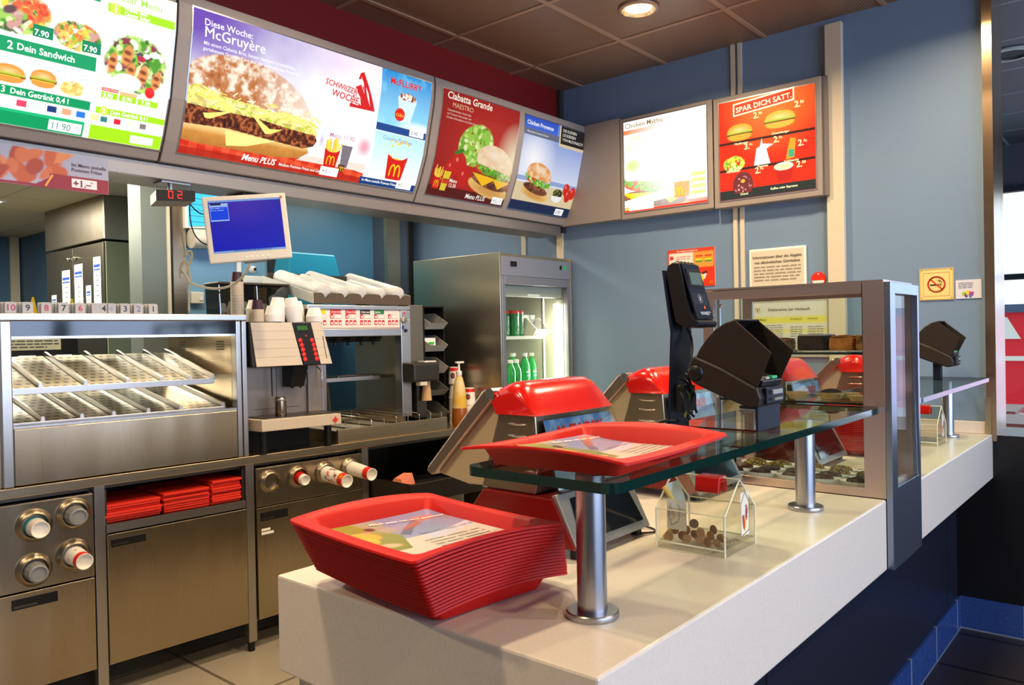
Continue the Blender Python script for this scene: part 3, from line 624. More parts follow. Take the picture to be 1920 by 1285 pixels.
def burger(p, cx, cy, w, top, seed=0, slices=True):
    s = w; p.ell(cx + .01 * s, cy - .29 * s, .50 * s, .13 * s, (236, 190, 110), -8); p.put(p.em(cx + .01 * s, cy - .33 * s, .5 * s, .10 * s, -8, .6) * .6, (190, 120, 50))
    p.ell(cx, cy - .20 * s, .46 * s, .10 * s, (110, 60, 34), -8, .12); p.salad(p.em(cx, cy - .20 * s, .45 * s, .09 * s, -8, .2), 40, (cx - .5 * s, cy - .3 * s, cx + .5 * s, cy - .1 * s), [(80, 40, 24), (150, 90, 56)], .02, seed)
    if slices:
        p.poly([(cx - .42 * s, cy - .10 * s), (cx + .46 * s, cy - .16 * s), (cx + .22 * s, cy - .28 * s), (cx + .08 * s, cy - .16 * s), (cx - .14 * s, cy - .27 * s)], (250, 190, 20))
    p.ell(cx - .18 * s, cy - .03 * s, .22 * s, .07 * s, (222, 60, 30), -8)
    m = p.em(cx + .02 * s, cy - .02 * s, .52 * s, .12 * s, -10, .2) * (p.noise(.014, seed + 3, 2) > .35); p.put(m, (96, 168, 40)); p.salad(m, 60, (cx - .5 * s, cy - .15 * s, cx + .55 * s, cy + .12 * s), [(60, 130, 20), (150, 205, 70), (200, 230, 130)], .012, seed + 1)
    b = p.em(cx + .03 * s, cy + .10 * s, .44 * s, .24 * s, -8, .06) * (p.B > cy + .0 * s - (p.A - cx) * .12); p.put(b, top); n = p.noise(.03, seed + 8, 3)
    p.put(b * np.clip((n - .45) * 2, 0, .5), (255, 236, 210)); p.put(p.em(cx, cy + .2 * s, .3 * s, .1 * s, -8, .9) * .6, (255, 244, 224))
def paint3a(p):
    X = lambda x: x - 2.862; Z = lambda z: z - 2.186; W, H = p.W, p.H
    p.put(np.clip(1 - np.sqrt(((p.A - X(3.25)) / .45) ** 2 + ((p.B - Z(2.42)) / .4) ** 2), 0, 1), (196, 34, 24)); p.rect(0, 0, W, .05, (86, 14, 10))
    m = p.em(X(3.15), Z(2.47), .14, .11, 20, .1) * (p.noise(.02, 3, 2) > .2); p.put(m, (150, 200, 70)); p.salad(m, 160, (X(3.0), Z(2.36), X(3.31), Z(2.60)), [(110, 170, 40), (190, 225, 110), (230, 240, 170), (140, 190, 60)], .022, 9)
    for (a, b, r) in ((3.04, 2.36, .06), (2.99, 2.33, .045), (3.10, 2.30, .05)): p.ell(X(a), Z(b), r, r * 1.05, (196, 24, 18), 0, .12); p.ell(X(a) - r * .3, Z(b) + r * .3, r * .2, r * .25, (250, 150, 120), 0, .9)
    p.ell(X(3.03), Z(2.42), .04, .012, (60, 120, 30), 20)
    burger(p, X(3.31), Z(2.37), .36, (236, 200, 160), 11)
    p.put(np.clip(1 - np.hypot(p.A - W, (p.B - Z(2.45)) * .8) / .16, 0, 1) * .9, (255, 240, 200))
    p.text('Ciabatta Grande', X(2.888), Z(2.667), .052, (248, 238, 220), .03, .12); p.text('MAESTRO', X(2.93), Z(2.628), .036, (236, 190, 150), .0, 0)
    for k, s in enumerate(('Ciabattabrötchen, frische Salat', 'und Tomaten, Emmentaler und', 'Cheddar-Schmelzkäse und Grillen-Sauce')): p.text(s, X(2.895), Z(2.605 - .018 * k), .0145, (236, 214, 196))
    fries(p, X(2.880), Z(2.218), .06, .10, 3); p.flat([(X(2.945), Z(2.215)), (X(2.985), Z(2.215)), (X(3.0), Z(2.312)), (X(2.95), Z(2.312))], (226, 200, 50), .002); p.flat([(X(2.948), Z(2.25)), (X(2.992), Z(2.25)), (X(2.994), Z(2.275)), (X(2.95), Z(2.275))], (200, 60, 30), .0026)
    p.text('Menu', X(3.0), Z(2.262), .026, (248, 240, 230), .03); p.text('12.30', X(3.0), Z(2.238), .026, (248, 240, 230), .03)
    p.text('Menu PLUS', X(3.15), Z(2.198), .034, (248, 240, 230), .035, .15); price(p, X(3.37), Z(2.193), .09, .036, '+1.–', (60, 40, 40))
def paint3b(p):
    X = lambda x: x - 3.53; Z = lambda z: z - 2.186; W, H = p.W, p.H
    p.grad(0, .08, W, H, (236, 240, 250), (74, 118, 206)); p.put(np.clip(1 - np.hypot(p.A - .12, (p.B - .29)) / .22, 0, 1), (255, 252, 255)); p.rect(0, Z(2.35), W, Z(2.375), (90, 130, 190), .7); p.rect(0, .05, W, Z(2.34), (222, 202, 160))
    p.grad(0, Z(2.64), X(3.84), H, (66, 106, 214), (40, 76, 190)); p.rect(0, Z(2.605), X(3.86), Z(2.642), (100, 106, 128)); p.rect(0, 0, W, .052, (22, 38, 74))
    burger(p, X(3.72), Z(2.37), .28, (226, 150, 72), 21, False); p.ell(X(3.70), Z(2.44), .012, .045, (252, 220, 170), 30, .6)
    for (a, b) in ((4.02, 2.345), (4.05, 2.31), (4.09, 2.33)): p.ell(X(a), Z(b), .034, .04, (206, 40, 26), 0, .12); p.ell(X(a) - .01, Z(b) + .014, .008, .012, (255, 170, 150), 0, .9)
    p.ell(X(3.945), Z(2.31), .05, .030, (56, 46, 24), 0, .2); p.salad(p.em(X(3.945), Z(2.315), .05, .028, 0, .2), 40, (X(3.9), Z(2.29), X(4.0), Z(2.35)), [(60, 70, 30), (40, 26, 20), (120, 130, 60)], .014, 4); p.put(p.em(X(3.945), Z(2.295), .055, .035, 0, .1) * (p.B < Z(2.298)), (240, 240, 240))
    p.text('Chicken Provence', X(3.545), Z(2.662), .034, (250, 250, 255), .045); p.text('Mayonnaise mit feinen Kräutern', X(3.55), Z(2.617), .0155, (230, 230, 240), .02)
    p.rect(X(3.862), Z(2.585), W, H, (214, 196, 160)); p.rect(X(3.875), Z(2.602), W, H, (30, 26, 26))
    for k, s in enumerate(('DIE KLEINEN', 'LECKEREIEN', 'VON McDONALD’S')): p.text(s, X(3.89), Z(2.676 - .027 * k), .025, (230, 226, 214), .01, .1)
    price(p, X(3.97), Z(2.192), .085, .036, '3.90')
t = board(.105, 1.455, 'curved greige menu board with green and lime salad menu, left of the burger board')
picture(t, .13, 2.178, 1.317, .522, 560, 230, (255, 255, 252), paint1, E1)
t = board(1.457, 2.803, 'wide curved menu board with the giant cheese burger on a purple and white picture')
picture(t, 1.52, 2.182, 1.255, .53, 640, 300, (255, 255, 255), paint2, E2)
t = board(2.805, 4.155, 'curved menu board beside the corner with a dark red and a blue burger picture')
picture(t, 2.862, 2.186, .612, .524, 300, 256, (150, 18, 14), paint3a, E3)
picture(t, 3.53, 2.186, .60, .524, 300, 256, (120, 160, 220), paint3b, E3)

# two flat light boxes on the blue wall
def wallbox(y0, y1, z0, z1, py0, py1, pz0, pz1, label, bg, fn, m, glare=None):
    t = thing('wall_menu', label, 'menu board', (4.19, (y0 + y1) / 2, z0))
    g = G(); g.box(4.12, 4.189, y1, y0, z0, z1); g.o('frame', GREIGE, t, bevel=.004)
    g = G(); g.box(4.117, 4.121, py1 - .006, py0 + .006, pz0 - .006, pz1 + .006); g.o('picture_edge', ALU, t)
    p = Pr(py0 - py1, pz1 - pz0, 240, 240, bg, plane((4.1155, py0, pz0), (0, -1, 0), (0, 0, 1), (-1, 0, 0))); fn(p); p.build('picture', m, t)
def paintw1(p):
    W, H = p.W, p.H; p.grad(0, 0, W, .03, (255, 90, 40), (255, 90, 40)); p.rect(0, H * .855, W, H * .905, (240, 96, 40))
    burger(p, .20, .17, .52, (255, 236, 200), 31, True); p.put(np.clip(1.15 - np.hypot(p.A - .38, p.B - .33) / .36, 0, 1), (255, 255, 250)); m = p.em(.08, .40, .10, .10, 0, .5) * (p.noise(.03, 4, 2) > .5); p.put(m * .6, (240, 190, 110))  # white burn-out of the backlight painted into the picture
    p.ell(.06, .28, .07, .05, (150, 200, 70), 0, .6, .7); p.rect(0, 0, W, .012, (240, 50, 30)); p.poly([(0, .03), (W * .62, .06), (W * .62, .12), (0, .07)], (255, 250, 236)); p.rect(W * .62, .05, W * .8, .14, (236, 140, 60), .8)
    p.arches(W * .63, .06, W * .09, .05); p.rect(.03, .008, .20, .045, (255, 255, 255))
    for k in range(4): p.rect(W * .82, .16 - .035 * k, W * .98, .182 - .035 * k, (246, 200, 130))
    p.text('Chicken Mythic', .01, H * .925, .042, (120, 90, 40), .02)
def paintw2(p):
    W, H = p.W, p.H; p.put(np.clip(1 - np.hypot(p.A - .3, p.B - .5) / .3, 0, 1), (255, 120, 40))
    DK = (56, 20, 18); p.rect(0, H * .56, W, H * .585, DK); p.rect(0, H * .285, W, H * .31, DK); p.rect(0, 0, W, H * .095, (38, 44, 40))
    c, s = math.cos(math.radians(3)), math.sin(math.radians(3))
    for r, col, l in (((.085, .475, .425, .545), (255, 250, 190), .001), ((.093, .483, .417, .537), (236, 50, 20), .0014)):
        q = [(r[0], r[1] - .02), (r[2], r[1] + .005), (r[2], r[3] + .005), (r[0], r[3] - .02)]; p.flat(q, col, l)
    p.text('SPAR DICH SATT.', .102, .474, .040, (255, 250, 190), .05, rot=4.2, lift=.002)
    Y = (255, 250, 170)
    def pr(s_, a, b, q=''): p.text(s_, a, b, .046, Y, .06); p.text(q or 'Fr.', a + .030, b + .016, .020, Y, .05)
    pr('2.', .20, .425, '50'); pr('2.', .425, .44, '50'); pr('3.', .145, .265); pr('2.', .31, .275); pr('2.', .44, .235); pr('2.', .205, .125); pr('2.', .43, .125, '50')
    minib(p, .045, .315, .15, .10, (250, 160, 50)); minib(p, .26, .345, .17, .10, (250, 170, 60))
    p.salad(p.em(.085, .195, .065, .045, 0, .2), 90, (.02, .14, .15, .24), [(240, 230, 80), (190, 210, 60), (255, 246, 160), (120, 170, 30)], .014, 3)
    p.poly([(.20, .17), (.29, .17), (.27, .25), (.31, .27), (.25, .28), (.245, .31), (.235, .27), (.215, .26)], (255, 250, 220))
    p.poly([(.375, .175), (.42, .18), (.43, .28), (.40, .285), (.385, .23)], (236, 150, 40)); p.rect(.39, .185, .42, .225, (60, 160, 110))
    p.put(p.em(.135, .075, .062, .075, 0, .1) * (p.B > .03), (112, 42, 40)); p.salad(p.em(.135, .075, .055, .065, 0, .1), 50, (.07, .03, .2, .15), [(226, 160, 150), (150, 80, 80)], .006, 4); p.ell(.135, .095, .013, .010, (255, 170, 60))
    p.poly([(.33, .065), (.40, .065), (.415, .14), (.31, .14)], (190, 30, 20)); p.ell(.362, .142, .054, .022, (255, 250, 200), 0, .1); p.ell(.362, .140, .042, .014, (255, 240, 150), 0, .1)
    for s_, a, b in (('Hamburger', .09, .298), ('Cheeseburger', .30, .318), ('Gartensalat', .04, .150), ('Pommes', .22, .155), ('Apfeltasche', .365, .160), ('Donut', .12, .018), ('Kaffee oder Espresso', .29, .025)): p.text(s_, a, b, .017, (255, 240, 180), .04)
wallbox(2.585, 1.975, 2.128, 2.744, 2.556, 2.010, 2.167, 2.718, 'over-bright wall menu box with a white chicken burger picture, left of its red twin', (255, 248, 236), paintw1, E4)
wallbox(1.968, 1.372, 2.122, 2.738, 1.932, 1.402, 2.160, 2.704, 'red wall menu box with prices and small snack pictures between two cream strips', (232, 40, 16), paintw2, E1)
struct('trim_20', G().box(4.135, 4.189, 1.345, 1.371, 2.122, 2.738), GREIGED)

# hanging picture strip and queue number display
hs = thing('hanging_sign', 'flat red hanging sign with fried potato wedges and a +1.– Fr. price', 'sign', (.93, 3.02, 2.11))
def sg(p):
    p.grad(0, 0, p.W, p.H, (170, 166, 180), (150, 154, 172)); rnd = random.Random(2)
    for i in range(40):
        a = rnd.uniform(.30, .70); p.ell(a, rnd.uniform(.02, .12), rnd.uniform(.03, .06), rnd.uniform(.015, .03), rnd.choice([(186, 84, 36), (196, 104, 56), (160, 58, 22), (204, 124, 72)]), rnd.uniform(20, 120), .25)
    p.rect(.66, 0, p.W, .052, (140, 18, 34)); p.rect(0, 0, p.W, .010, (140, 18, 34)); p.poly([(.60, 0), (.68, .052), (.68, 0)], (140, 18, 34)); p.stroke([(.645, .006), (.668, .046)], .007, (240, 150, 50))
    p.text('Im Menu anstelle', p.W - .128, .088, .0175, (90, 56, 60), .02); p.text('Pommes Frites', p.W - .128, .070, .0175, (90, 56, 60), .02)
    p.flat([(p.W - .128, .012), (p.W - .042, .012), (p.W - .042, .044), (p.W - .128, .044)], (240, 226, 222)); p.text('+1.–', p.W - .124, .016, .034, (110, 30, 40), .03, lift=.003); p.text('Fr.', p.W - .064, .031, .012, (130, 40, 50), lift=.003)
g = G(); g.box(.40, 1.259, 3.020, 3.0235, 1.982, 2.112); g.o('board', mat('sign_board', (190, 30, 50), .4), hs)
p = Pr(.859, .130, 300, 60, (200, 40, 40), plane((.40, 3.0185, 1.982), (1, 0, 0), (0, 0, 1), (0, -1, 0))); sg(p); p.build('print', PRINT, hs)
q = thing('queue_display', 'black box hanging from the beam with red digits 02', 'display', (1.52, 3.0, 1.99))
G().hexa([(1.428, 3.0, 1.978), (1.585, 3.0, 1.994), (1.62, 3.14, 1.994), (1.47, 3.14, 1.978), (1.428, 3.0, 2.022), (1.586, 3.0, 2.036), (1.62, 3.14, 2.036), (1.47, 3.14, 2.022)]).o('housing', mat('display_housing', (120, 112, 94), .45), q, bevel=.002)
G().hexa([(1.428, 2.997, 1.979), (1.585, 2.997, 1.994), (1.585, 3.0, 1.994), (1.428, 3.0, 1.979), (1.428, 2.997, 2.022), (1.586, 2.997, 2.036), (1.586, 3.0, 2.036), (1.428, 3.0, 2.022)]).o('screen', BLACKM, q)
g = G(); sg7 = {'0': 'abcdef', '2': 'abged'}
for k, ch in enumerate('02'):
    x = 1.474 + .037 * k; z = 1.9935 + .0035 * k; w, h, e = .020, .030, .0036
    S = {'a': (x, x + w, z + h - e, z + h), 'd': (x, x + w, z, z + e), 'g': (x, x + w, z + h / 2 - e / 2, z + h / 2 + e / 2), 'f': (x, x + e, z + h / 2, z + h), 'e': (x, x + e, z, z + h / 2), 'b': (x + w - e, x + w, z + h / 2, z + h), 'c': (x + w - e, x + w, z, z + h / 2)}
    for c in sg7[ch]: a = S[c]; g.box(a[0] + .0006, a[1] - .0006, 2.9955, 2.9965, a[2] + .0006, a[3] - .0006)
g.o('digits', LEDR, q)
g = G(); g.cyl((1.53, 3.09, 2.03), (1.53, 3.09, 2.078), .010); g.box(1.48, 1.60, 3.06, 3.13, 2.068, 2.0745); g.o('bracket', ALU, q)

# ================================================================ EQUIPMENT ROW (U space: u along the row, v into the kitchen)
wb_ = thing('steel_workbench', 'long brushed steel workbench with square legs behind the serving counter', 'workbench', (0, 0, 0), U=True)
G().box(-1.7, 1.50, -.02, .78, .862, .90).o('worktop', STEEL, wb_, bevel=.003)
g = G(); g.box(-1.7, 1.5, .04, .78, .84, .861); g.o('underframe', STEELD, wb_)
for u in (-1.26, -.602, .042, .685, 1.36):
    for v in (.0, .68):
        l = G().box(u - .018, u + .022, v - .012, v + .028, .045, .86).o('leg', STEELB, wb_, bevel=.002)
        G().cyl((u + .002, v + .008, 0), (u + .002, v + .008, .045), .016).o('foot', BLACK, l)
def handle_slot(d, u0, u1, z0, z1, v):
    g = G(); g.box(u0, u1, v - .004, v + .001, z0, z1); h = g.o('handle', mat('black_recess', (10, 9, 9), .4), d)
    G().box(u0 + .006, u1 - .07, v - .0055, v - .004, z0 + .006, z0 + .014).o('grip', STEELD, h)
def cabinet(u0, u1, label, ring_z=None, door_top=.655, niche=None):
    c = thing('base_cabinet', label, 'cabinet', ((u0 + u1) / 2, .0, .13), U=True)
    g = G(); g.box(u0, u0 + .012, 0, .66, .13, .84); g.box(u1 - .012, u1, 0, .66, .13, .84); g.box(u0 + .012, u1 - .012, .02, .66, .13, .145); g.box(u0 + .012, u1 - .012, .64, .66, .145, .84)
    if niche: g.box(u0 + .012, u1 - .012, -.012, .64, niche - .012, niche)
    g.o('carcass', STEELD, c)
    d = G().box(u0 + .004, u1 - .004, -.022, -.002, .14, door_top).o('door', STEELV, c, bevel=.002)
    return c, d
RINGM = mat('ring_steel', (150, 138, 118), .32, 1)
def ring(c, u, z, r=.052, inner=True):
    g = G(); R_ = [(r * 1.12, .0), (r * 1.10, .010), (r * .98, .016), (r * .90, .022), (r * .80, .024), (r * .74, .016), (r * .74, -.03)]
    g.lathe(R_, (u, -.022, z), 40, (0, -1, 0), caps=False); o = g.o('dispenser_ring', RINGM, c, smooth='auto')
    g = G(); g.lathe([(0, -.028), (r * .74, -.028)], (u, -.022, z), 32, (0, -1, 0), caps=False); g.o('dispenser_hole', BLACKM, c)
    return o
ca, d = cabinet(-1.24, -.624, 'steel base cabinet at the far left with four round cup dispensers', door_top=.505)
G().box(-1.236, -.628, -.022, -.002, .512, .838).o('dispenser_panel', STEELV, ca, bevel=.002); handle_slot(d, -.915, -.762, .448, .486, -.022)
for u, z in ((-.836, .752), (-.700, .771), (-.840, .585), (-.704, .612)): ring(ca, u, z, .056)
cb, d = cabinet(-.582, .022, 'wide steel base cabinet door below the niche of red bags', door_top=.662, niche=.702); handle_slot(d, -.565, -.43, .610, .640, -.022)
G().box(-.578, .018, -.018, -.004, .668, .70).o('rail', STEELB, cb)
cc, d = cabinet(.066, .662, 'steel base cabinet with a row of four cup dispensers beside the red trays', door_top=.655)
G().box(.070, .658, -.022, -.002, .660, .838).o('dispenser_panel', STEELV, cc, bevel=.002); handle_slot(d, .088, .226, .592, .632, -.022)
for u in (.137, .286, .435, .583): ring(cc, u, .772, .048)
g = G(); g.box(.09, .135, -.0235, -.022, .545, .556); g.box(.09, .152, -.0235, -.022, .528, .540); g.o('sticker', PAPER, d)
cd_, d = cabinet(.705, 1.36, 'open-fronted steel cabinet with a pulled-out drawer behind the red trays', door_top=.55, niche=.56)
dr = G(); dr.box(.72, 1.34, -.34, -.325, .60, .70); dr.box(.72, .735, -.325, .30, .60, .70); dr.box(1.325, 1.34, -.325, .30, .60, .70); dr.box(.735, 1.325, -.325, .30, .595, .605); dr.o('drawer', STEELD, cd_, bevel=.002)
G().box(.74, 1.32, -.32, .28, .607, .61).o('drawer_liner', BLACKM, cd_)
x = thing('paper_scrap', 'pink paper bag corner lying in the open steel drawer', 'paper', (.82, -.12, .61), U=True)
G().hexa([(.76, -.2, .611), (.88, -.2, .611), (.88, -.05, .611), (.76, -.05, .611), (.79, -.18, .70), (.86, -.18, .725), (.85, -.12, .72), (.79, -.12, .70)]).o('fold', mat('pink_paper', (222, 130, 100), .6), x)

# cups in the dispensers
def axis_frame(d):
    d = Vector(d).normalized(); q = d.to_track_quat('Z', 'Y'); return d, q @ Vector((1, 0, 0)), q @ Vector((0, 1, 0))
def cup_at(c, d, L, r0, r1, label, paint, base=(240, 236, 228), group=None, end=None, name='paper_cup'):
    """paper cup lying along d, its closed foot outwards"""
    t = thing(name, label, 'cup', c, U=True, group=group); d, e1, e2 = axis_frame(d); c = Vector(c)
    def mp(a, b, l):
        th = a / r1; r = r0 + (r1 - r0) * b / L + l
        return tuple(c[i] + d[i] * b + (e1[i] * np.cos(th) + e2[i] * np.sin(th)) * r for i in range(3))
    p = Pr(2 * PI * r1, L, 64, 24, base, mp); paint(p, r1); p.build('sleeve', PRINT, t, smooth=True)
    g = G(); g.lathe([(r1 * .93, L - .02), (r1 * .93, L + .001), (r1 * 1.02, L + .001), (r1 * 1.0, L - .004)], c, 32, d, caps=False); g.lathe([(0, L - .012), (r1 * .94, L - .012)], c, 32, d, caps=False)
    g.o('foot', end or PAPER, t, smooth='auto'); return t
def redband(p, r, arch=True, cow=False, lo=.80):
    p.rect(0, p.H * lo, p.W, p.H, (216, 30, 18))
    if arch:
        for k in range(4): p.arches(p.W * (.08 + .25 * k), p.H * (lo + .02), .022, p.H * (.94 - lo), lift=.0012)
    if cow:
        rnd = random.Random(4)
        for k in range(60): p.ell(rnd.random() * p.W, p.H * rnd.uniform(.45, .76), rnd.uniform(.004, .010), rnd.uniform(.004, .010), rnd.choice([(50, 48, 52), (80, 80, 84), (220, 120, 120), (220, 60, 50), (240, 236, 230)]), rnd.random() * 90, .3)
cup_at((.435, .02, .772), (.0, -1, -.10), .235, .040, .031, 'long white paper cup with cow picture and red band sticking out of the third dispenser', lambda p, r: redband(p, r, cow=True))
def dots(p, r):
    redband(p, r, False)
    for k in range(5): p.ell(p.W * (.1 + .2 * k), p.H * .6, .006, .004, (216, 40, 26), 0, .1)
cup_at((.583, .02, .778), (.02, -1, -.09), .225, .037, .030, 'white paper cup with red band in the right dispenser next to the drawer', dots)
cup_at((.286, .03, .774), (.03, -1, -.12), .115, .036, .024, 'red paper cup with white foot in the second dispenser from the left of the row', lambda p, r: (p.rect(0, 0, p.W, p.H * .8, (196, 30, 22)), p.rect(0, p.H * .8, p.W, p.H, (240, 236, 230))))
cup_at((-.836, .02, .748), (.02, -1, -.02), .115, .040, .031, 'teal and white paper cup in the upper left cup dispenser', lambda p, r: (p.rect(0, 0, p.W, p.H * .62, (70, 170, 190)), p.rect(0, p.H * .62, p.W, p.H, (226, 214, 204))))
cup_at((-.704, .02, .612), (.03, -1, -.05), .155, .040, .030, 'white paper cup with red band in the lower right dispenser of the left cabinet', dots)
for u, z, lb in ((-.70, .771, 'cloudy clear plastic cup in the upper right dispenser of the left cabinet'), (-.84, .585, 'cloudy clear plastic cup in the lower left dispenser of the left cabinet')):
    t = thing('plastic_cup', lb, 'cup', (u, 0, z), U=True); g = G(); c = Vector((u, .0, z - .004))
    rs = []
    for L, r in ((0, .040), (.05, .036), (.085, .032), (.088, .026), (.082, .024), (.082, 0.001)):
        rs.append([c + Vector((0, -L, 0)) + Vector((math.cos(2 * PI * i / 48), 0, math.sin(2 * PI * i / 48))) * r * (1 + (.035 if i % 4 < 2 and L < .087 else 0)) for i in range(48)])
    g.rings(rs, False, True); g.o('body', mat('cloudy_plastic', (132, 134, 134), .3, spec=.6), t, smooth='auto')

# red bags stacked in the niche
def bag_stack(u0, u1, n, z0, label, h=.0105, seed=0, dv=0):
    rnd = random.Random(seed)
    for k in range(n):
        z = z0 + k * h; a, b = rnd.uniform(-.004, .004), rnd.uniform(-.008, .008)
        g = G(); m = 10
        for j in range(m):      # slightly wavy folded front edge
            pass
        pts = [(u0 + a, z), (u1 + a, z + rnd.uniform(-.001, .001)), (u1 + a, z + h * .86), ((u0 + u1) / 2, z + h * (.86 + rnd.uniform(-.1, .1))), (u0 + a, z + h * .86)]
        g.prism(pts, 'y', .004 + b + dv, .30 + b)
        o = g.o('folded_bag', REDP, at=((u0 + u1) / 2, .15, z), U=True, bevel=.0015)
        tagit(o, label, 'paper bag', label.split(' in the')[0].replace('flat red folded bag', 'red bags'))
bag_stack(-.575, -.352, 7, .7035, 'flat red folded bag in the left low stack of the steel niche', seed=1)
bag_stack(-.342, -.142, 8, .7035, 'flat red folded bag in the middle stack of the steel niche', seed=2)
bag_stack(-.132, .006, 10, .7035, 'flat red folded bag in the tallest right stack of the steel niche', seed=3)

# heated holding bin
hb = thing('holding_bin', 'large stainless heated holding bin with two levels of perforated chutes', 'food warmer', (-.45, .0, .90), U=True)
g = G(); g.box(-1.7, .040, -.025, .70, 1.520, 1.548); g.o('top', STEELB, hb, bevel=.004)
for a, b in ((-.930, -.893), (-.012, .012), (.016, .040)): G().box(a, b, -.02, .03, .902, 1.519).o('post', STEELB, hb, bevel=.004)
G().box(-.892, -.013, -.018, -.004, .905, 1.116).o('front_panel', STEELV, hb, bevel=.003)
g = G(); g.box(-.892, -.013, -.012, -.004, 1.462, 1.519); g.o('tinted_glass_band', mat('dark_blue_glass', (16, 20, 32), .08, 0, coat=.4), hb)
G().box(-.892, -.013, -.018, -.010, 1.452, 1.461).o('glass_trim', CHROME, hb)
G().box(-.892, -.013, -.016, .03, 1.117, 1.126).o('sill', STEELB, hb)
g = G(); g.box(-.011, .010, .031, .70, .902, 1.519); w = g.o('side_wall', STEEL, hb)
for v in (.10, .50):
    g = G()
    for k in range(4): g.box(-.0135, -.0115, v, v + .07, 1.425 - .012 * k, 1.430 - .012 * k)
    g.o('vent_slots', BLACKM, w)
G().box(-1.7, -.931, .0, .70, .902, 1.519).o('left_housing', STEEL, hb)
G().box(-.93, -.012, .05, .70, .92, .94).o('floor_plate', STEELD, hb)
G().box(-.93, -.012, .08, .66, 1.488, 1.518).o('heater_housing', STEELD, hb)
G().box(-.80, -.10, .30, .36, 1.476, 1.487).o('heat_lamp', emis('heat_lamp_glow', (255, 232, 180), 4), hb)
def rack(v0, v1, z0, z1, ends, nm):
    s = thing  # lanes run down towards the front
    dz = (z1 - z0) / (v1 - v0)
    for i, (a, b) in enumerate(zip(ends, ends[1:])):
        g = G(); g.hexa([(a + .012, v0, z0), (b - .012, v0, z0), (b - .012, v1, z1), (a + .012, v1, z1), (a + .012, v0, z0 + .003), (b - .012, v0, z0 + .003), (b - .012, v1, z1 + .003), (a + .012, v1, z1 + .003)])
        g.o('perforated_chute', PERF, hb)
        g = G(); g.hexa([(b - .010, v0, z0 - .004), (b + .010, v0, z0 - .004), (b + .010, v1, z1 - .004), (b - .010, v1, z1 - .004), (b - .006, v0, z0 + .022), (b + .006, v0, z0 + .022), (b + .006, v1, z1 + .022), (b - .006, v1, z1 + .022)])
        g.o('divider', STEELB, hb, bevel=.001)
    G().box(ends[0], ends[-1], v0 - .012, v0 - .001, z0 - .020, z0 + .006).o(nm, STEELB, hb, bevel=.002)
rack(.11, .62, 1.256, 1.375, [-.925, -.765, -.600, -.435, -.290, -.165, -.06], 'front_rail')
rack(.055, .64, 1.128, 1.225, [-.925, -.775, -.635, -.514, -.375, -.235, -.04], 'front_rail')
l = light('heat_lamp_glow', 'AREA', fromU((-.45, .33, 1.47)), 3, (1, .86, .62), .72, .10); l.rotation_euler = (0, 0, UA)
# cooking station seen through the bin
ks = thing('grill_station', 'dark steel grill station in the kitchen with a notice, seen through the bin', 'grill', (1.5, 4.85, 0))
G().box(.2, 1.95, 4.7, 5.4, 0, 1.30).o('body', STEELD, ks, bevel=.004); G().box(.9, 1.78, 4.72, 4.76, 1.301, 1.52).o('hood_front', mat('grill_hood', (50, 48, 44), .4, .7), ks)
cards('notice', None, None, .26, .06, plane((1.43, 4.714, 1.40), (1, 0, 0), (0, 0, 1), (0, -1, 0)), (222, 214, 170), lambda p: p.lines(.01, .25, .055, .005, 3, (70, 70, 80), seed=3), parent=ks)
for k in range(4): G().tube([(1.1 + .18 * k, 4.70, 1.335), (1.1 + .18 * k, 4.66, 1.335), (1.1 + .18 * k, 4.66, 1.365), (1.18 + .18 * k, 4.66, 1.365), (1.18 + .18 * k, 4.66, 1.335), (1.18 + .18 * k, 4.70, 1.335)], .006).o('handle', CHROME, ks)
G().box(.9, 1.78, 4.69, 4.719, 1.31, 1.375).o('shelf_edge', BLACKM, ks)

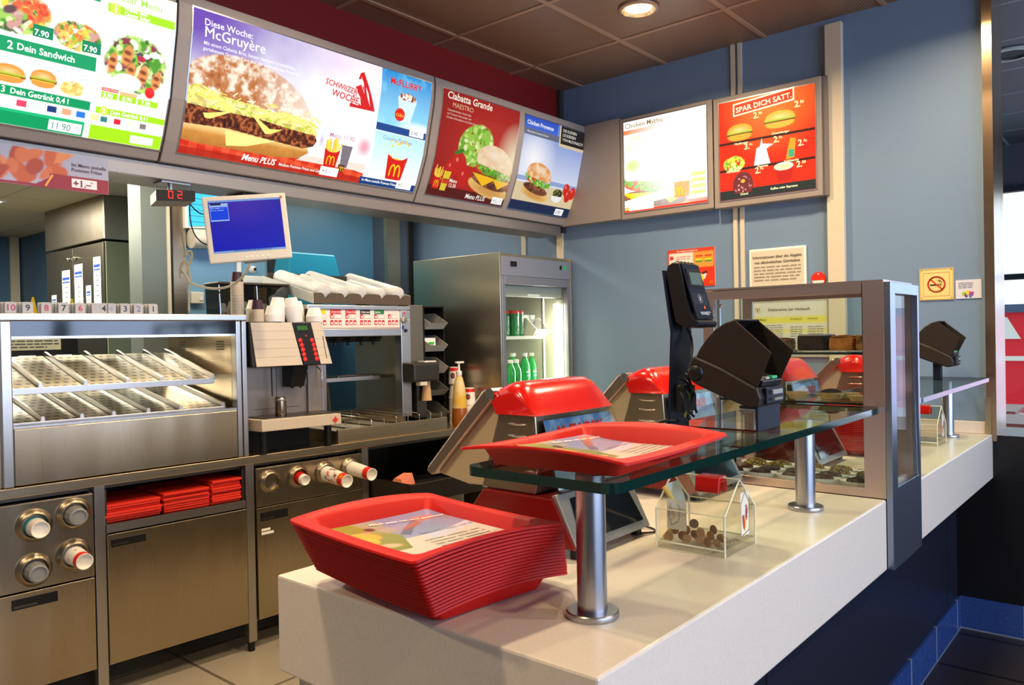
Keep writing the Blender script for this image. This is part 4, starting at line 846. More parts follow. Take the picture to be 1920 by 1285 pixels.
# number tags on the bin
TAGM = mat('number_tag_plastic', (176, 172, 164), .45)
us = [(-.885, '10', (170, 60, 80), 3), (-.828, '9', (40, 40, 44), 4), (-.765, '8', (186, 60, 70), 2), (-.705, '7', (40, 40, 44), 4), (-.645, '6', (200, 50, 60), 4), (-.585, '5', (176, 180, 196), 3), (-.558, '4', (36, 36, 40), 2), (-.530, '4', (150, 160, 190), 3), (-.475, '3', (40, 40, 44), 4), (-.422, '2', (110, 116, 168), 4), (-.362, '1', (40, 40, 44), 5)]
for i, (u, s_, c_, n_) in enumerate(us):
    for k in range(n_):
        uu, vv = u - .006 * k, .015 + .016 * k; W_ = .038; h_ = .044
        nm = 'number_tag'
        g = G(); g.prism([(uu - W_ / 2, 1.5485), (uu + W_ / 2, 1.5485)] + [(uu + W_ / 2, 1.582)] + arc(uu + W_ / 2 - .008, 1.548 + h_ - .008, .008, 0, 90, 4)[0:] + arc(uu - W_ / 2 + .008, 1.548 + h_ - .008, .008, 90, 180, 4), 'y', vv, vv + .008)
        lb = 'small grey plastic tag with %s number %s, %s' % ('pale' if c_[2] > 150 else 'red' if c_[0] > 150 else 'black', s_, 'front one' if k == 0 else 'behind') if k == 0 else 'plain grey plastic tag lined up behind a numbered tag on the holding bin'
        if k == 0:
            t = thing(nm, ('small grey plastic tag with %s number %s standing on the holding bin' % ('blue' if c_ == (110, 116, 168) else 'pale' if c_[2] > 150 else 'red' if c_[0] > 150 else 'black', s_)), 'number tag', (uu, vv, 1.5485), U=True, group='number tags on the bin'); g.o('plate', TAGM, t, bevel=.001)
            p = Pr(W_ * .9, h_ * .85, 2, 2, (182, 178, 170), plane((uu - W_ * .45, vv - .0008, 1.551), (1, 0, 0), (0, 0, 1), (0, -1, 0))); p.text(s_, W_ * .45, .008, .034, c_, .03, align='CENTER', lift=.001); p.build('number', PRINT, t)
        else:
            o = g.o(nm, TAGM, at=(uu, vv, 1.5485), U=True, bevel=.001); tagit(o, lb, 'number tag', 'plain tags on the bin')
for u, v, lb in ((-.745, .25, 'yellow warning cone tip on the bin, nearer its left end'), (-.585, .30, 'yellow warning cone tip on the bin, nearer its middle')):
    t = thing('warning_sign', lb, 'sign', (u, v, 1.5485), U=True); G().lathe([(.022, 0), (.004, .075)], (u, v, 1.5485), 3).o('cone', mat('yellow_plastic', (236, 200, 20), .5), t)
    G().box(u - .03, u + .03, v - .015, v + .015, 1.5485, 1.556).o('base', BLACK, t)

# coffee machine
cm = thing('coffee_machine', 'beige and black automatic coffee machine with round red buttons', 'coffee machine', (.28, .2, .90), U=True)
g = G(); g.hexa([(.05, -.05, 1.305), (.470, -.05, 1.303), (.475, .088, 1.303), (.05, .088, 1.305), (.045, -.03, 1.516), (.425, -.03, 1.508), (.428, .088, 1.512), (.045, .088, 1.516)]); g.box(.05, .422, .088, .50, 1.305, 1.516); g.o('head', BROWNBLK, cm, bevel=.004)
def fx(u, z, k=0): # point on the slanted head face
    t = (z - 1.305) / .21; return (u, -.052 + .021 * t - k, z)
def fpanel(u0, u1, u2, u3, z0, z1, k0, k1):  # bottom u0..u1, top u2..u3
    a = [fx(u0, z0, k0), fx(u1, z0, k0), fx(u1, z0, -k1), fx(u0, z0, -k1), fx(u2, z1, k0), fx(u3, z1, k0), fx(u3, z1, -k1), fx(u2, z1, -k1)]; return G().hexa(a)
for k in range(5):
    z0 = 1.308 + .0408 * k; z1 = z0 + .0404; s0, s1 = (z0 - 1.305) / .21, (z1 - 1.305) / .21
    fpanel(.066 - .016 * s0, .306 - .045 * s0, .066 - .016 * s1, .306 - .045 * s1, z0, z1, .006, .0).o('front_slat', BEIGEP, cm, bevel=.0012)
    fpanel(.405 - .04 * s0, .470 - .045 * s0, .405 - .04 * s1, .470 - .045 * s1, z0, z1, .006, .0).o('front_slat', BEIGEP, cm, bevel=.0012)
cp = fpanel(.310, .402, .264, .362, 1.307, 1.512, .010, 0).o('control_panel', BLACK, cm, bevel=.003)
fpanel(.280, .352, .276, .346, 1.468, 1.502, .0125, -.009).o('display_frame', BLACKM, cp); fpanel(.285, .343, .283, .338, 1.475, 1.496, .0135, -.01).o('display', mat('green_lcd', (40, 84, 30), .3, emit=(50, 110, 40), es=.35), cp)
RB = mat('red_button', (214, 30, 20), .3, coat=.4, emit=(214, 30, 20), es=.15)
for k in range(5):
    for s_ in (0, 1):
        z = 1.425 - .0225 * k; u = .300 + .064 * s_ + .0035 * k * 1.2 - (.003 if k == 0 else 0); g = G(); c = Vector(fx(u, z, .011)); g.lathe([(0.0115, 0), (.0105, .003), (.006, .0045), (0, .005)], c, 20, (0, -1, .1), caps=False); g.o('button', RB, cp, smooth=True)
g = G(); g.lathe([(.004, 0), (0, .002)], fx(.331, 1.447, .0105), 10, (0, -1, .1), caps=False); g.o('indicator', RB, cp)
g = G(); g.hexa([fx(.438, 1.335, .0072), fx(.441, 1.335, .0072), fx(.441, 1.335, 0), fx(.438, 1.335, 0), fx(.425, 1.445, .0072), fx(.428, 1.445, .0072), fx(.428, 1.445, 0), fx(.425, 1.445, 0)]); g.o('slot', BLACK, cm)
GP = mat('grey_front_plate', (150, 142, 134), .4, .5)
G().box(.100, .42, .10, .50, 1.055, 1.304).o('body', GP, cm, bevel=.002); G().box(.42, .50, .084, .0985, .99, 1.303).o('front_plate', GP, cm); G().box(.50, .525, .080, .0985, .99, 1.303).o('side_strip', ALU, cm, bevel=.002)
g = G(); g.box(.252, .2535, .0985, .10, 1.058, 1.30);  g.box(.13, .38, .0985, .10, 1.098, 1.0995); g.o('panel_gap', BLACKM, cm)
g = G(); g.prism([(.0, 1.304), (.10, 1.304), (.10, 1.20), (.03, 1.20), (.015, 1.245)], 'x', .285, .365); g.cyl((.305, .04, 1.20), (.305, .04, 1.192), .006); g.cyl((.35, .04, 1.20), (.35, .04, 1.192), .006); g.o('spout', BLACK, cm, bevel=.004)
g = G(); g.lathe([(.022, 0), (.022, .006), (.018, .008), (.0, .008)], (.398, .10, 1.268), 28, (0, -1, 0), caps=False); ga = g.o('gauge', CHROME, cm, smooth='auto')
g = G(); g.lathe([(0, .0085), (.017, .0085)], (.398, .10, 1.268), 24, (0, -1, 0), caps=False); g.o('dial', PAPER, ga)
g = G(); g.box(.3965, .399, .0905, .0912, 1.258, 1.276); g.o('needle', BLACK, ga)
G().tube([(.47, .09, 1.30), (.475, .05, 1.27), (.475, .045, 1.18)], .004).o('steam_wand', CHROME, cm, smooth=True)
G().tube([(.205, .06, 1.30), (.207, .06, 1.16)], .0035).o('milk_tube', BLACK, cm)
g = G(); g.hexa([(.070, -.085, 1.012), (.498, -.085, 1.008), (.498, .078, 1.008), (.07, .078, 1.008), (.066, -.090, 1.066), (.492, -.090, 1.062), (.492, .078, 1.062), (.066, .078, 1.062)]); g.o('drip_tray', BEIGEP, cm, bevel=.003)
g = G(); g.box(.10, .49, -.06, .09, 1.0655, 1.069); g.o('drip_grid', STEELD, cm)
g = G(); g.box(.445, .475, -.0895, -.087, 1.028, 1.038); g.box(.455, .465, -.0905, -.087, 1.020, 1.048); g.o('red_mark', REDP, cm)
for u in (.11, .46):
    for v in (-.02, .42): G().cyl((u, v, .90), (u, v, 1.011), .018).o('foot', BLACK, cm)
G().box(.09, .42, .085, .45, .90, 1.055).o('dark_void_block', BLACKM, cm)  # matt black block put in for the dark void behind the feet
SMK = clear_mat('smoked_acrylic', (150, 128, 92), .16)
for a, b in ((.085, .265), (.285, .455)):
    h = G(); h.prism([(a, 1.5315), (b, 1.5315), (b + .01, 1.712), (a - .008, 1.712)], 'y', .32, .47); hp = h.o('bean_hopper', SMK, cm, bevel=.006)
    G().box(a - .010, b + .012, .315, .475, 1.712, 1.722).o('hopper_lid', mat('smoked_lid', (92, 76, 50), .3), hp, bevel=.003)
    g = G(); g.box(a + .05, b - .01, .34, .45, 1.533, 1.595); g.o('beans', mat('coffee_beans', (44, 26, 18), .5, bump=(90, 1)), hp)
G().box(.05, .47, .22, .50, 1.5165, 1.531).o('hopper_base', BLACK, cm)
pt = thing('steel_pitcher', 'small steel milk pitcher on the coffee machine drip tray', 'pitcher', (.215, .0, 1.0695), U=True)
g = G(); g.lathe([(0, 0), (.026, 0), (.027, .006), (.0265, .07), (.025, .088), (.0235, .088), (.024, .02), (0, .01)], (.215, .0, 1.0695), 32, caps=False); g.o('body', mat('pitcher_steel', (170, 150, 130), .2, 1), pt, smooth='auto')
g = G(); g.lathe([(.0268, 0), (.0276, .001), (.0276, .010), (.0268, .011)], (.215, .0, 1.141), 32, caps=False); g.o('band', STEELB, pt, smooth=True)

# cups on the coffee machine
def stack(u, v, z0, n, dz, r0, r1, h, m, label, group, up=True, lean=(0, 0), top=None, cat='cup', name='paper_cup'):
    """nested cups: mouth radius r0, foot radius r1; every cup its own object"""
    g = G()
    pr = [(r1 * .9, h - .004), (r1, h), (r0, .004), (r0 * 1.05, .003), (r0 * 1.05, -.0), (r0 * .98, -.0), (r1 * .92, h - .006)]
    if not up: pr = [(r, h - z) for r, z in pr]
    g.lathe(pr, (0, 0, 0), 28, caps=False); zc = h - .005 if up else .005; g.lathe([(0, zc), (r1 * .93, zc)], (0, 0, 0), 28, caps=False)
    first = None
    for k in range(n):
        p = fromU((u + lean[0] * k, v + lean[1] * k, z0 + dz * k))
        if first is None: first = g.o(name, m, smooth='auto'); o = first
        else: o = first.copy(); COL.objects.link(o)
        o.location = p; o.rotation_euler = (-lean[1] / max(dz, 1e-6) * .8, lean[0] / max(dz, 1e-6) * .8, 0)
        if top and k == n - 1: o.data = first.data.copy(); o.data.materials[0] = top
        tagit(o, label, cat, group)
PURP = mat('purple_paper_cup', (62, 30, 48), .5); CUPW = mat('white_paper_cup', (246, 240, 230), .55)
def banded(name, rim, body, zsplit): # white rolled rim over a coloured sleeve
    m = mat(name, body, .5); nt = m.node_tree; tc = nt.nodes.new('ShaderNodeTexCoord'); sp = nt.nodes.new('ShaderNodeSeparateXYZ'); nt.links.new(tc.outputs['Object'], sp.inputs[0])
    l = nt.nodes.new('ShaderNodeMath'); l.operation = 'LESS_THAN'; l.inputs[1].default_value = zsplit; nt.links.new(sp.outputs[2], l.inputs[0]); mx = nt.nodes.new('ShaderNodeMixRGB')
    nt.links.new(l.outputs[0], mx.inputs[0]); mx.inputs[1].default_value = (*lin(body), 1); mx.inputs[2].default_value = (*lin(rim), 1); nt.links.new(mx.outputs[0], nt.nodes['Principled BSDF'].inputs['Base Color']); return m
PC = banded('purple_cup_white_rim', (214, 196, 170), (62, 30, 48), .006)
stack(.060, .10, 1.548, 22, .0072, .0285, .0215, .052, PC, 'upside-down purple cup with cream rim in the tall stack on the coffee machine', 'purple cups in the tall stack')
stack(.132, .045, 1.518, 8, .0072, .0285, .0215, .052, PC, 'upside-down purple cup with cream rim in the short stack before the white cups', 'purple cups in the short stack')
for (u, v, n, ln, lb) in ((.170, .14, 11, (.0, 0), 'left rear'), (.205, .03, 6, (.0, 0), 'low front'), (.262, .10, 13, (.0006, 0), 'middle'), (.345, .07, 13, (-.0012, 0), 'leaning right'), (.400, .15, 11, (0, 0), 'rear right'), (.442, .05, 5, (0, 0), 'small far right')):
    stack(u, v, 1.517, n, .0062, .040 if n < 13 else .037, .028, .045, CUPW, 'white cup in the %s stack on top of the coffee machine' % lb, 'white cups in the %s stack' % lb, up=True, lean=ln)

# drinks dispenser
dd = thing('drinks_dispenser', 'steel soft drinks dispenser with red and white brand buttons across its head', 'drinks dispenser', (.78, .3, .90), U=True)
g = G(); g.box(.435, 1.10, .10, .62, 1.582, 1.606); g.box(.435, 1.10, .104, .62, 1.440, 1.482); g.o('head_frame', STEELB, dd, bevel=.003)
G().box(.44, 1.030, .112, .60, 1.482, 1.582).o('head', STEELD, dd)
po = G().box(1.031, 1.100, .10, .16, .985, 1.582).o('post', STEELB, dd, bevel=.003); G().box(1.088, 1.10, .16, .62, .90, 1.582).o('side_panel', STEEL, dd)
G().box(.53, 1.085, .585, .60, .96, 1.0).o('rear_rail', mat('dull_steel', (110, 100, 84), .45, .7), dd)
def dp(p):
    p.rect(0, 0, p.W, .004, (150, 90, 50))
    names = [('', (240, 214, 30)), ('Coca-Cola', (214, 30, 36)), ('Coca-Cola', (214, 30, 36)), ('Coke zero', (30, 18, 22)), ('Sprite', (30, 130, 66)), ('', (236, 220, 206))]
    for k, (s_, c_) in enumerate(names):
        a = .010 + .0935 * k; p.flat([(a, .077), (a + .066, .077), (a + .066, .1), (a, .1)], c_, .001)
        if s_: p.text(s_, a + .004, .083, .0145, (250, 236, 230), .03, .2, lift=.002)
        p.flat([(a + .022, .053), (a + .068, .053), (a + .068, .074), (a + .022, .074)], (206, 40, 40), .001); p.flat([(a + .0235, .0545), (a + .0665, .0545), (a + .0665, .0725), (a + .0235, .0725)], (240, 230, 218), .0016); p.lines(a + .028, a + .062, .069, .058, 1, (150, 130, 120), seed=k)
        p.flat([(a, .052), (a + .017, .052), (a + .017, .076), (a, .076)], (206, 26, 30), .001); p.flat([(a + .006, .056), (a + .013, .056), (a + .014, .067), (a + .005, .067)], (250, 236, 230), .0016)
        for j in range(3):
            b = a + .025 * j; p.flat([(b, .018), (b + .018, .018), (b + .018, .044), (b, .044)], (206, 26, 30), .001)
            if j: p.flat([(b + .003, .021), (b + .015, .021), (b + .015, .037 - .002 * j), (b + .003, .037 - .002 * j)], (236, 206, 196), .0016)
            p.flat([(b + .006, .022), (b + .012, .022), (b + .0135, .034), (b + .0045, .034)], (250, 240, 234), .002)
    p.ell(.50, .088, .010, .010, (190, 60, 60))
p = Pr(.560, .098, 120, 24, (234, 226, 212), plane((.470, .1075, 1.483), (1, 0, 0), (0, 0, 1), (0, -1, 0))); dp(p); p.build('brand_panel', PRINT, dd)
g = G(); g.lathe([(.019, 0), (.019, .012), (.012, .016), (0, .016)], (1.048, .10, 1.528), 24, (0, -1, 0), caps=False); ks_ = g.o('lock', SILV, po, smooth='auto')
G().box(1.058, 1.078, .078, .088, 1.526, 1.532).o('key', CHROME, ks_)
g = G(); g.cyl((1.062, .10, 1.468), (1.062, .094, 1.468), .010); g.o('cable_hole', BLACK, po); G().box(1.038, 1.052, .0985, .10, 1.474, 1.497).o('label', mat('blue_label', (40, 60, 140), .5), po)
G().cyl((1.056, .10, 1.566), (1.056, .096, 1.566), .006).o('red_button', RB, po)
for k, u in enumerate((.60, .685, .77, .855, .94)):
    g = G(); g.hexa([(u - .018, .20, 1.41), (u + .018, .20, 1.41), (u + .018, .27, 1.41), (u - .018, .27, 1.41), (u - .022, .18, 1.44), (u + .022, .18, 1.44), (u + .022, .30, 1.44), (u - .022, .30, 1.44)]); g.cyl((u, .235, 1.41), (u, .235, 1.392), .009); g.o('nozzle', BLACK, dd, bevel=.002)
G().tube(bez((.64, .32, 1.40), (.66, .32, 1.30), (.74, .40, 1.22), (.85, .55, 1.00)), .010).o('hose', mat('olive_hose', (96, 92, 70), .5), dd, smooth=True)
G().cyl((.60, .30, 1.405), (.66, .30, 1.408), .012).o('hose_valve', CHROME, dd)
G().box(.52, 1.03, .30, .585, 1.192, 1.214).o('shelf', STEELB, dd, bevel=.002)
g = G(); g.tube([(.76, .32, 1.214), (.76, .32, 1.222), (.98, .32, 1.222), (.98, .32, 1.214)], .003); g.o('shelf_clip', CHROME, dd)
g = G(); g.box(.53, 1.27, -.005, .010, .901, .970); g.box(.53, .545, .010, .60, .901, .960); g.box(1.255, 1.27, .010, .60, .901, .970); g.box(.545, 1.255, .585, .60, .901, .96); g.o('ice_tray', STEEL, dd, bevel=.002)
G().box(.545, 1.255, .010, .585, .902, .912).o('tray_floor', STEELD, dd)
WG = mat('wire_white', (214, 212, 200), .35, .3)
for k in range(4):
    u = .62 + .165 * k
    G().box(u + .02, u + .115, .05, .56, .930, .938).o('lid_rail', WG, dd, bevel=.002)
for k in range(9):
    u = .60 + .082 * k
    G().tube([(u, .03, .915), (u, .03, .995)] + [(u, .05, 1.005), (u, .52, 1.012), (u, .56, 1.0), (u, .56, .915)], .0022, 6).o('wire_divider', CHROME, dd, smooth=True)
g = G()
for k in range(60): u = .56 + .0112 * k; g.tube([(u, .02, .945), (u + .006, .02, .957), (u + .0112, .02, .945)], .0012, 4)
g.o('wire_edge', CHROME, dd)

# rack with bagged lid tubes
rk = thing('cup_lid_rack', 'brown notched plastic rack sloping back on top of the drinks dispenser', 'rack', (.78, .3, 1.607), U=True)
pts = [(.475, 1.612), (1.10, 1.612), (1.10, 1.662)]
for u in (1.035, .905, .775, .665, .545):
    pts += [(u + .030, 1.667), (u + .016, 1.660)] + [(u + .012 * math.cos(a), 1.650 + .010 * math.sin(a)) for a in (0, -.8, -1.57, -2.3, -3.14)] + [(u - .016, 1.660), (u - .030, 1.667)]
pts += [(.475, 1.667)]
G().prism(pts, 'y', .095, .103).o('notched_front', BROWNP, rk)
G().hexa([(.475, .103, 1.612), (1.10, .103, 1.612), (1.10, .56, 1.722), (.475, .56, 1.722), (.475, .103, 1.618), (1.10, .103, 1.618), (1.10, .56, 1.728), (.475, .56, 1.728)]).o('tray_floor', BROWNP, rk)
for u in (.470, 1.10):
    G().hexa([(u, .103, 1.612), (u + .006, .103, 1.612), (u + .006, .60, 1.732), (u, .60, 1.732), (u, .103, 1.665), (u + .006, .103, 1.665), (u + .006, .60, 1.785), (u, .60, 1.785)]).o('side_rail', WG, rk)
G().box(.475, 1.10, .555, .563, 1.72, 1.80).o('back_panel', BROWNP, rk)
g = G(); g.box(.50, .53, .12, .15, 1.6065, 1.612); g.box(.50, .53, .45, .55, 1.6065, 1.70); g.box(1.05, 1.08, .45, .55, 1.6065, 1.70); g.box(1.05, 1.08, .12, .15, 1.6065, 1.612); g.o('rack_foot', BLACK, rk)
TUBEM = mat('bagged_cup_tube', (216, 212, 204), .4, bump=(60, .25), spec=.4)
tb = [(.545, .33, 0, .043), (.66, .30, 0, .038), (.775, .38, .004, .040), (.905, .22, 0, .036), (1.03, .36, .002, .041)]
for i, (u, L, dz, r) in enumerate(tb):
    lb = ['white bagged tube of lids, first from the left in the brown rack', 'white bagged tube of lids, second from the left in the brown rack', 'white bagged tube of lids in the middle of the brown rack', 'short white bagged tube of lids, second from the right in the brown rack', 'white bagged tube of lids at the right end of the brown rack'][i]
    s, c = math.sin(.2362), math.cos(.2362); z0 = 1.625 + r + .004; g = G(); ax = Vector((.0, c, s)); st = Vector((u, .115, z0))
    n = 12; prf = [(0, -.004), (r * .6, -.003), (r * .93, .0)] + [(r * (1 + (.015 if k % 2 else -.01)), L * 1.32 * k / n + .004) for k in range(n + 1)] + [(r * .9, L * 1.32 + .012), (r * .3, L * 1.32 + .018)]
    g.lathe(prf, st, 28, ax); o = g.o('lid_tube', TUBEM, at=tuple(st), U=True, smooth='auto', angle=60); tagit(o, lb, 'lid tube', 'bagged lid tubes on the rack')

# tower of small grey bins
tw = thing('bin_tower', 'narrow dark tower with grey open-fronted bins between dispenser and fridge', 'storage tower', (1.28, .3, .90), U=True)
G().box(1.112, 1.218, .13, .60, .975, 1.615).o('side_panel', mat('tower_side_steel', (140, 134, 120), .34, .9), tw, bevel=.002)
g = G(); g.box(1.221, 1.227, .13, .60, .901, 1.612); g.box(1.375, 1.381, .13, .60, .901, 1.612); g.box(1.227, 1.375, .59, .60, .901, 1.612); g.box(1.227, 1.375, .13, .59, 1.604, 1.610); g.box(1.227, 1.375, .2, .59, .901, .915); g.o('frame', mat('tower_dark', (30, 28, 26), .5, .3), tw)
for k, z in enumerate((1.475, 1.345, 1.215, 1.085, .950)):
    g = G(); a, b = 1.232, 1.370
    g.hexa([(a, .10, z), (b, .10, z), (b, .40, z), (a, .40, z), (a, .06, z + .035), (b, .06, z + .035), (b, .40, z + .10), (a, .40, z + .10)])
    bn = G(); T_ = .004
    for s_ in (a, b - T_): bn.prism([(.128, z), (.55, z), (.55, z + .095), (.20, z + .095), (.085, z + .036)], 'x', s_, s_ + T_)
    bn.prism([(.128, z), (.132, z), (.089, z + .036), (.085, z + .036)], 'x', a + T_, b - T_); bn.prism([(.128, z), (.55, z), (.55, z + .004), (.128, z + .004)], 'x', a + T_, b - T_)
    bn.o('bin', GREYL if k < 3 else GREYP, tw); g.bm.free()
x = thing('paper_packets', 'white paper packet with green print in the second bin of the tower', 'packet', (1.29, .2, 1.35), U=True)
G().hexa([(1.25, .14, 1.352), (1.32, .14, 1.352), (1.32, .15, 1.352), (1.25, .15, 1.352), (1.248, .16, 1.425), (1.335, .16, 1.425), (1.335, .17, 1.425), (1.248, .17, 1.425)]).o('packet', PAPER, x)
G().hexa([(1.262, .136, 1.385), (1.30, .136, 1.385), (1.30, .14, 1.385), (1.262, .14, 1.385), (1.268, .139, 1.40), (1.31, .139, 1.40), (1.31, .143, 1.40), (1.268, .143, 1.40)]).o('green_print', mat('green_print', (50, 170, 60), .6), x)
# small black dispenser with beige cup sleeve
x = thing('sleeve_dispenser', 'dark grey wall dispenser with a beige paper sleeve hanging below', 'dispenser', (1.15, .02, .971), U=True)
G().hexa([(1.035, .0, 1.180), (1.225, .0, 1.180), (1.235, .12, 1.180), (1.035, .12, 1.180), (1.035, .0, 1.285), (1.225, .0, 1.285), (1.235, .12, 1.29), (1.035, .12, 1.29)]).o('housing', mat('dark_grey_plastic', (44, 42, 38), .4), x, bevel=.012)
G().box(1.14, 1.225, .03, .09, 1.286, 1.294).o('top_cap', WHITE, x, bevel=.002)
g = G(); g.lathe([(.030, .0), (.022, .085)], (1.165, .05, 1.070), 24); g.lathe([(.022, 0), (.024, .05)], (1.165, .05, 1.150), 24); g.o('sleeve', mat('beige_paper', (196, 160, 116), .6), x, smooth='auto')
G().box(1.12, 1.19, .08, .11, .9705, 1.182).o('stand', STEELD, x); G().box(1.08, 1.13, .0, .04, 1.16, 1.18).o('lever', IVORY, x)
# bottle with pump and cups near the fridge
x = thing('pump_bottle', 'tall syrup bottle with white pump and yellow label beside the fridge', 'bottle', (1.395, .025, .90), U=True)
AMB = mat('amber_syrup', (150, 84, 30), .15, spec=.6); c = (1.395, .025, .90)
G().lathe([(.042, 0), (.046, .02), (.046, .08), (.042, .11)], c, 28).o('bottle', AMB, x, smooth='auto')
G().lathe([(.0425, .11), (.040, .17), (.034, .235), (.022, .285), (.014, .30)], c, 28).o('label', mat('cream_yellow_label', (226, 208, 160), .5, noise=(9, .12, (226, 180, 60))), x, smooth='auto')
g = G(); g.lathe([(.018, .30), (.018, .325), (.008, .33), (.006, .372)], c, 20); g.box(1.372, 1.430, .017, .033, 1.272, 1.283); g.o('pump', WHITE, x, smooth='auto')
def side_cups(u, v, z, n, label, seed=0):
    stack(u, v, z, n, .0115, .034, .025, .09, CUPW, label, label.split(' at')[0])
stack(1.455, .130, .901, 20, .0085, .034, .026, .09, CUPW, 'upturned white cup in the tall stack beside the syrup bottle', 'cups in the stack by the syrup bottle')
for (u, v, z, lb) in ((1.455, .130, 1.145, 'red-banded paper cup crowning the stack beside the syrup bottle'), (1.487, .035, 1.02, 'red-banded paper cup behind the slab of the front register')):
    def rb(p, r): p.rect(0, p.H * .78, p.W, p.H, (216, 30, 18)); p.ell(p.W * .55, p.H * .35, .010, .010, (40, 40, 44)); p.ell(p.W * .08, p.H * .5, .014, .018, (60, 60, 64)); p.ell(p.W * .1, p.H * .5, .008, .008, (214, 60, 60))
    cup_at((u, v, z + .0), (0, 0, 1), .10 if z > 1.05 else .10, .036, .030, lb, rb)
G().lathe([(.036, 0), (.034, .118)], (1.487, .035, .901), 24).o('cup_column', CUPW, at=(1.487, .035, .901), U=True, smooth='auto'); o = bpy.data.objects['cup_column']; tagit(o, 'white paper cups nested in a column under the red-banded cup near the fridge', 'cup'); o.name = 'paper_cup_column'

# monitor over the row
mo = thing('monitor', 'beige kitchen order monitor with blue screen hanging tilted over the coffee machine', 'monitor', (0, 0, 0)); OFF[mo.name] = Vector((0, 0, 0))
g = G(); W_, H_ = .372, .308
g.box(-W_ / 2, W_ / 2, -.012, .030, -H_ / 2, H_ / 2); g.o('bezel', IVORY, mo, bevel=.006)
g = G(); g.hexa([(-.13, .03, -.10), (.13, .03, -.10), (.13, .03, .10), (-.13, .03, .10), (-.09, .065, -.07), (.09, .065, -.07), (.09, .065, .07), (-.09, .065, .07)]); g.o('back', IVORY, mo)
def mp_(p):
    p.grad(0, 0, p.W, p.H, (0, 16, 196), (44, 30, 176)); p.put(np.clip(1 - np.hypot(p.A - .16, p.B - .26) / .16, 0, 1) * .5, (96, 56, 190)); p.rect(0, p.H - .007, p.W, p.H, (140, 190, 250)); p.rect(0, 0, p.W, .008, (150, 200, 250))
    p.flat([(.004, .147), (.085, .147), (.085, p.H - .014), (.004, p.H - .014)], (170, 205, 255), .0006); p.flat([(.006, .153), (.083, .153), (.083, p.H - .030), (.006, p.H - .030)], (0, 70, 240), .001)
    p.lines(.008, .080, p.H - .015, p.H - .029, 1, (20, 40, 90), .7, 2); p.lines(.008, .080, p.H - .033, p.H - .052, 2, (190, 220, 255), .4, 3); p.lines(.09, .27, .007, .001, 1, (60, 80, 130), .5, 4)
p = Pr(.322, .242, 60, 48, (0, 16, 196), plane((-.161, -.0130, -.108), (1, 0, 0), (0, 0, 1), (0, -1, 0))); mp_(p); p.build('screen', print_mat('monitor_screen', .8), mo)
g = G()
for k in range(5): g.cyl((.0 + .024 * k - .02, -.012, -.133), (.0 + .024 * k - .02, -.0145, -.133), .003, n=10)
g.o('buttons', mat('bright_buttons', (250, 245, 200), .3, emit=(255, 250, 200), es=.4), mo); g = G(); g.cyl((.165, -.012, .135), (.165, -.0135, .135), .006); g.o('badge', mat('badge', (190, 90, 50), .4), mo)
g = G(); g.cyl((0, .05, 0), (0, .05, .01), .03); g.tube([(0, .06, 0), (.0, .12, .02), (.0, .13, .20)], .014, 10); g.o('mount_arm', GREYP, mo)
g = G(); g.tube([(-.03, .02, -.15), (-.03, .0, -.156), (.07, .0, -.154)], .009); g.o('lower_mount', GREYP, mo)
mo.location = (1.818, 3.0, 1.908); mo.rotation_euler = (math.radians(3), math.radians(-5.5), -math.atan2(1.818, 3.0)); mo.scale = (.905, .905, .905)
mw_ = thing('monitor_bracket', 'dark bracket plate under the beam holding the hanging monitor', 'bracket', (1.92, 3.1, 2.07)); G().box(1.84, 1.99, 3.07, 3.20, 2.062, 2.0745).o('plate', BLACK, mw_)
x = thing('monitor_cable', 'knotted cream cable hanging beside the monitor down to the holding bin', 'cable', (1.72, 3.25, 2.07))
CB = mat('cream_cable', (196, 184, 148), .5)
g = G(); g.tube(bez((1.66, 3.25, 2.07), (1.64, 3.26, 1.95), (1.68, 3.27, 1.85), (1.685, 3.28, 1.80)), .006); g.o('cable', CB, x, smooth=True)
g = G(); g.tube([(1.685 + .022 * math.sin(t * 1.3), 3.28 + .012 * math.cos(t * 2.1), 1.80 - .012 * t + .035 * math.sin(t * 1.7)) for t in np.linspace(0, 9, 60)], .0055); g.o('coil', CB, x, smooth=True)
g = G(); g.tube(bez((1.70, 3.28, 1.69), (1.76, 3.28, 1.66), (1.86, 3.16, 1.62), (1.87, 3.07, 1.77), 18), .0055); g.o('cable', CB, x, smooth=True)
g = G(); g.tube(bez((1.70, 3.28, 1.70), (1.70, 3.29, 1.66), (1.70, 3.29, 1.6), (1.70, 3.29, 1.56)), .004); g.o('cable', CB, x, smooth=True)
x = thing('black_cable', 'thin black cable looping from the queue display to the monitor', 'cable', (1.66, 3.16, 2.0))
g = G(); g.tube(bez((1.64, 3.14, 2.05), (1.63, 3.16, 1.9), (1.66, 3.14, 1.82), (1.74, 3.10, 1.84), 16), .0028); g.o('cable', BLACK, x, smooth=True)
g = G(); g.tube(bez((1.62, 3.12, 2.01), (1.68, 3.14, 1.96), (1.68, 3.12, 1.96), (1.72, 3.10, 1.98), 16), .0028); g.o('cable', BLACK, x, smooth=True)

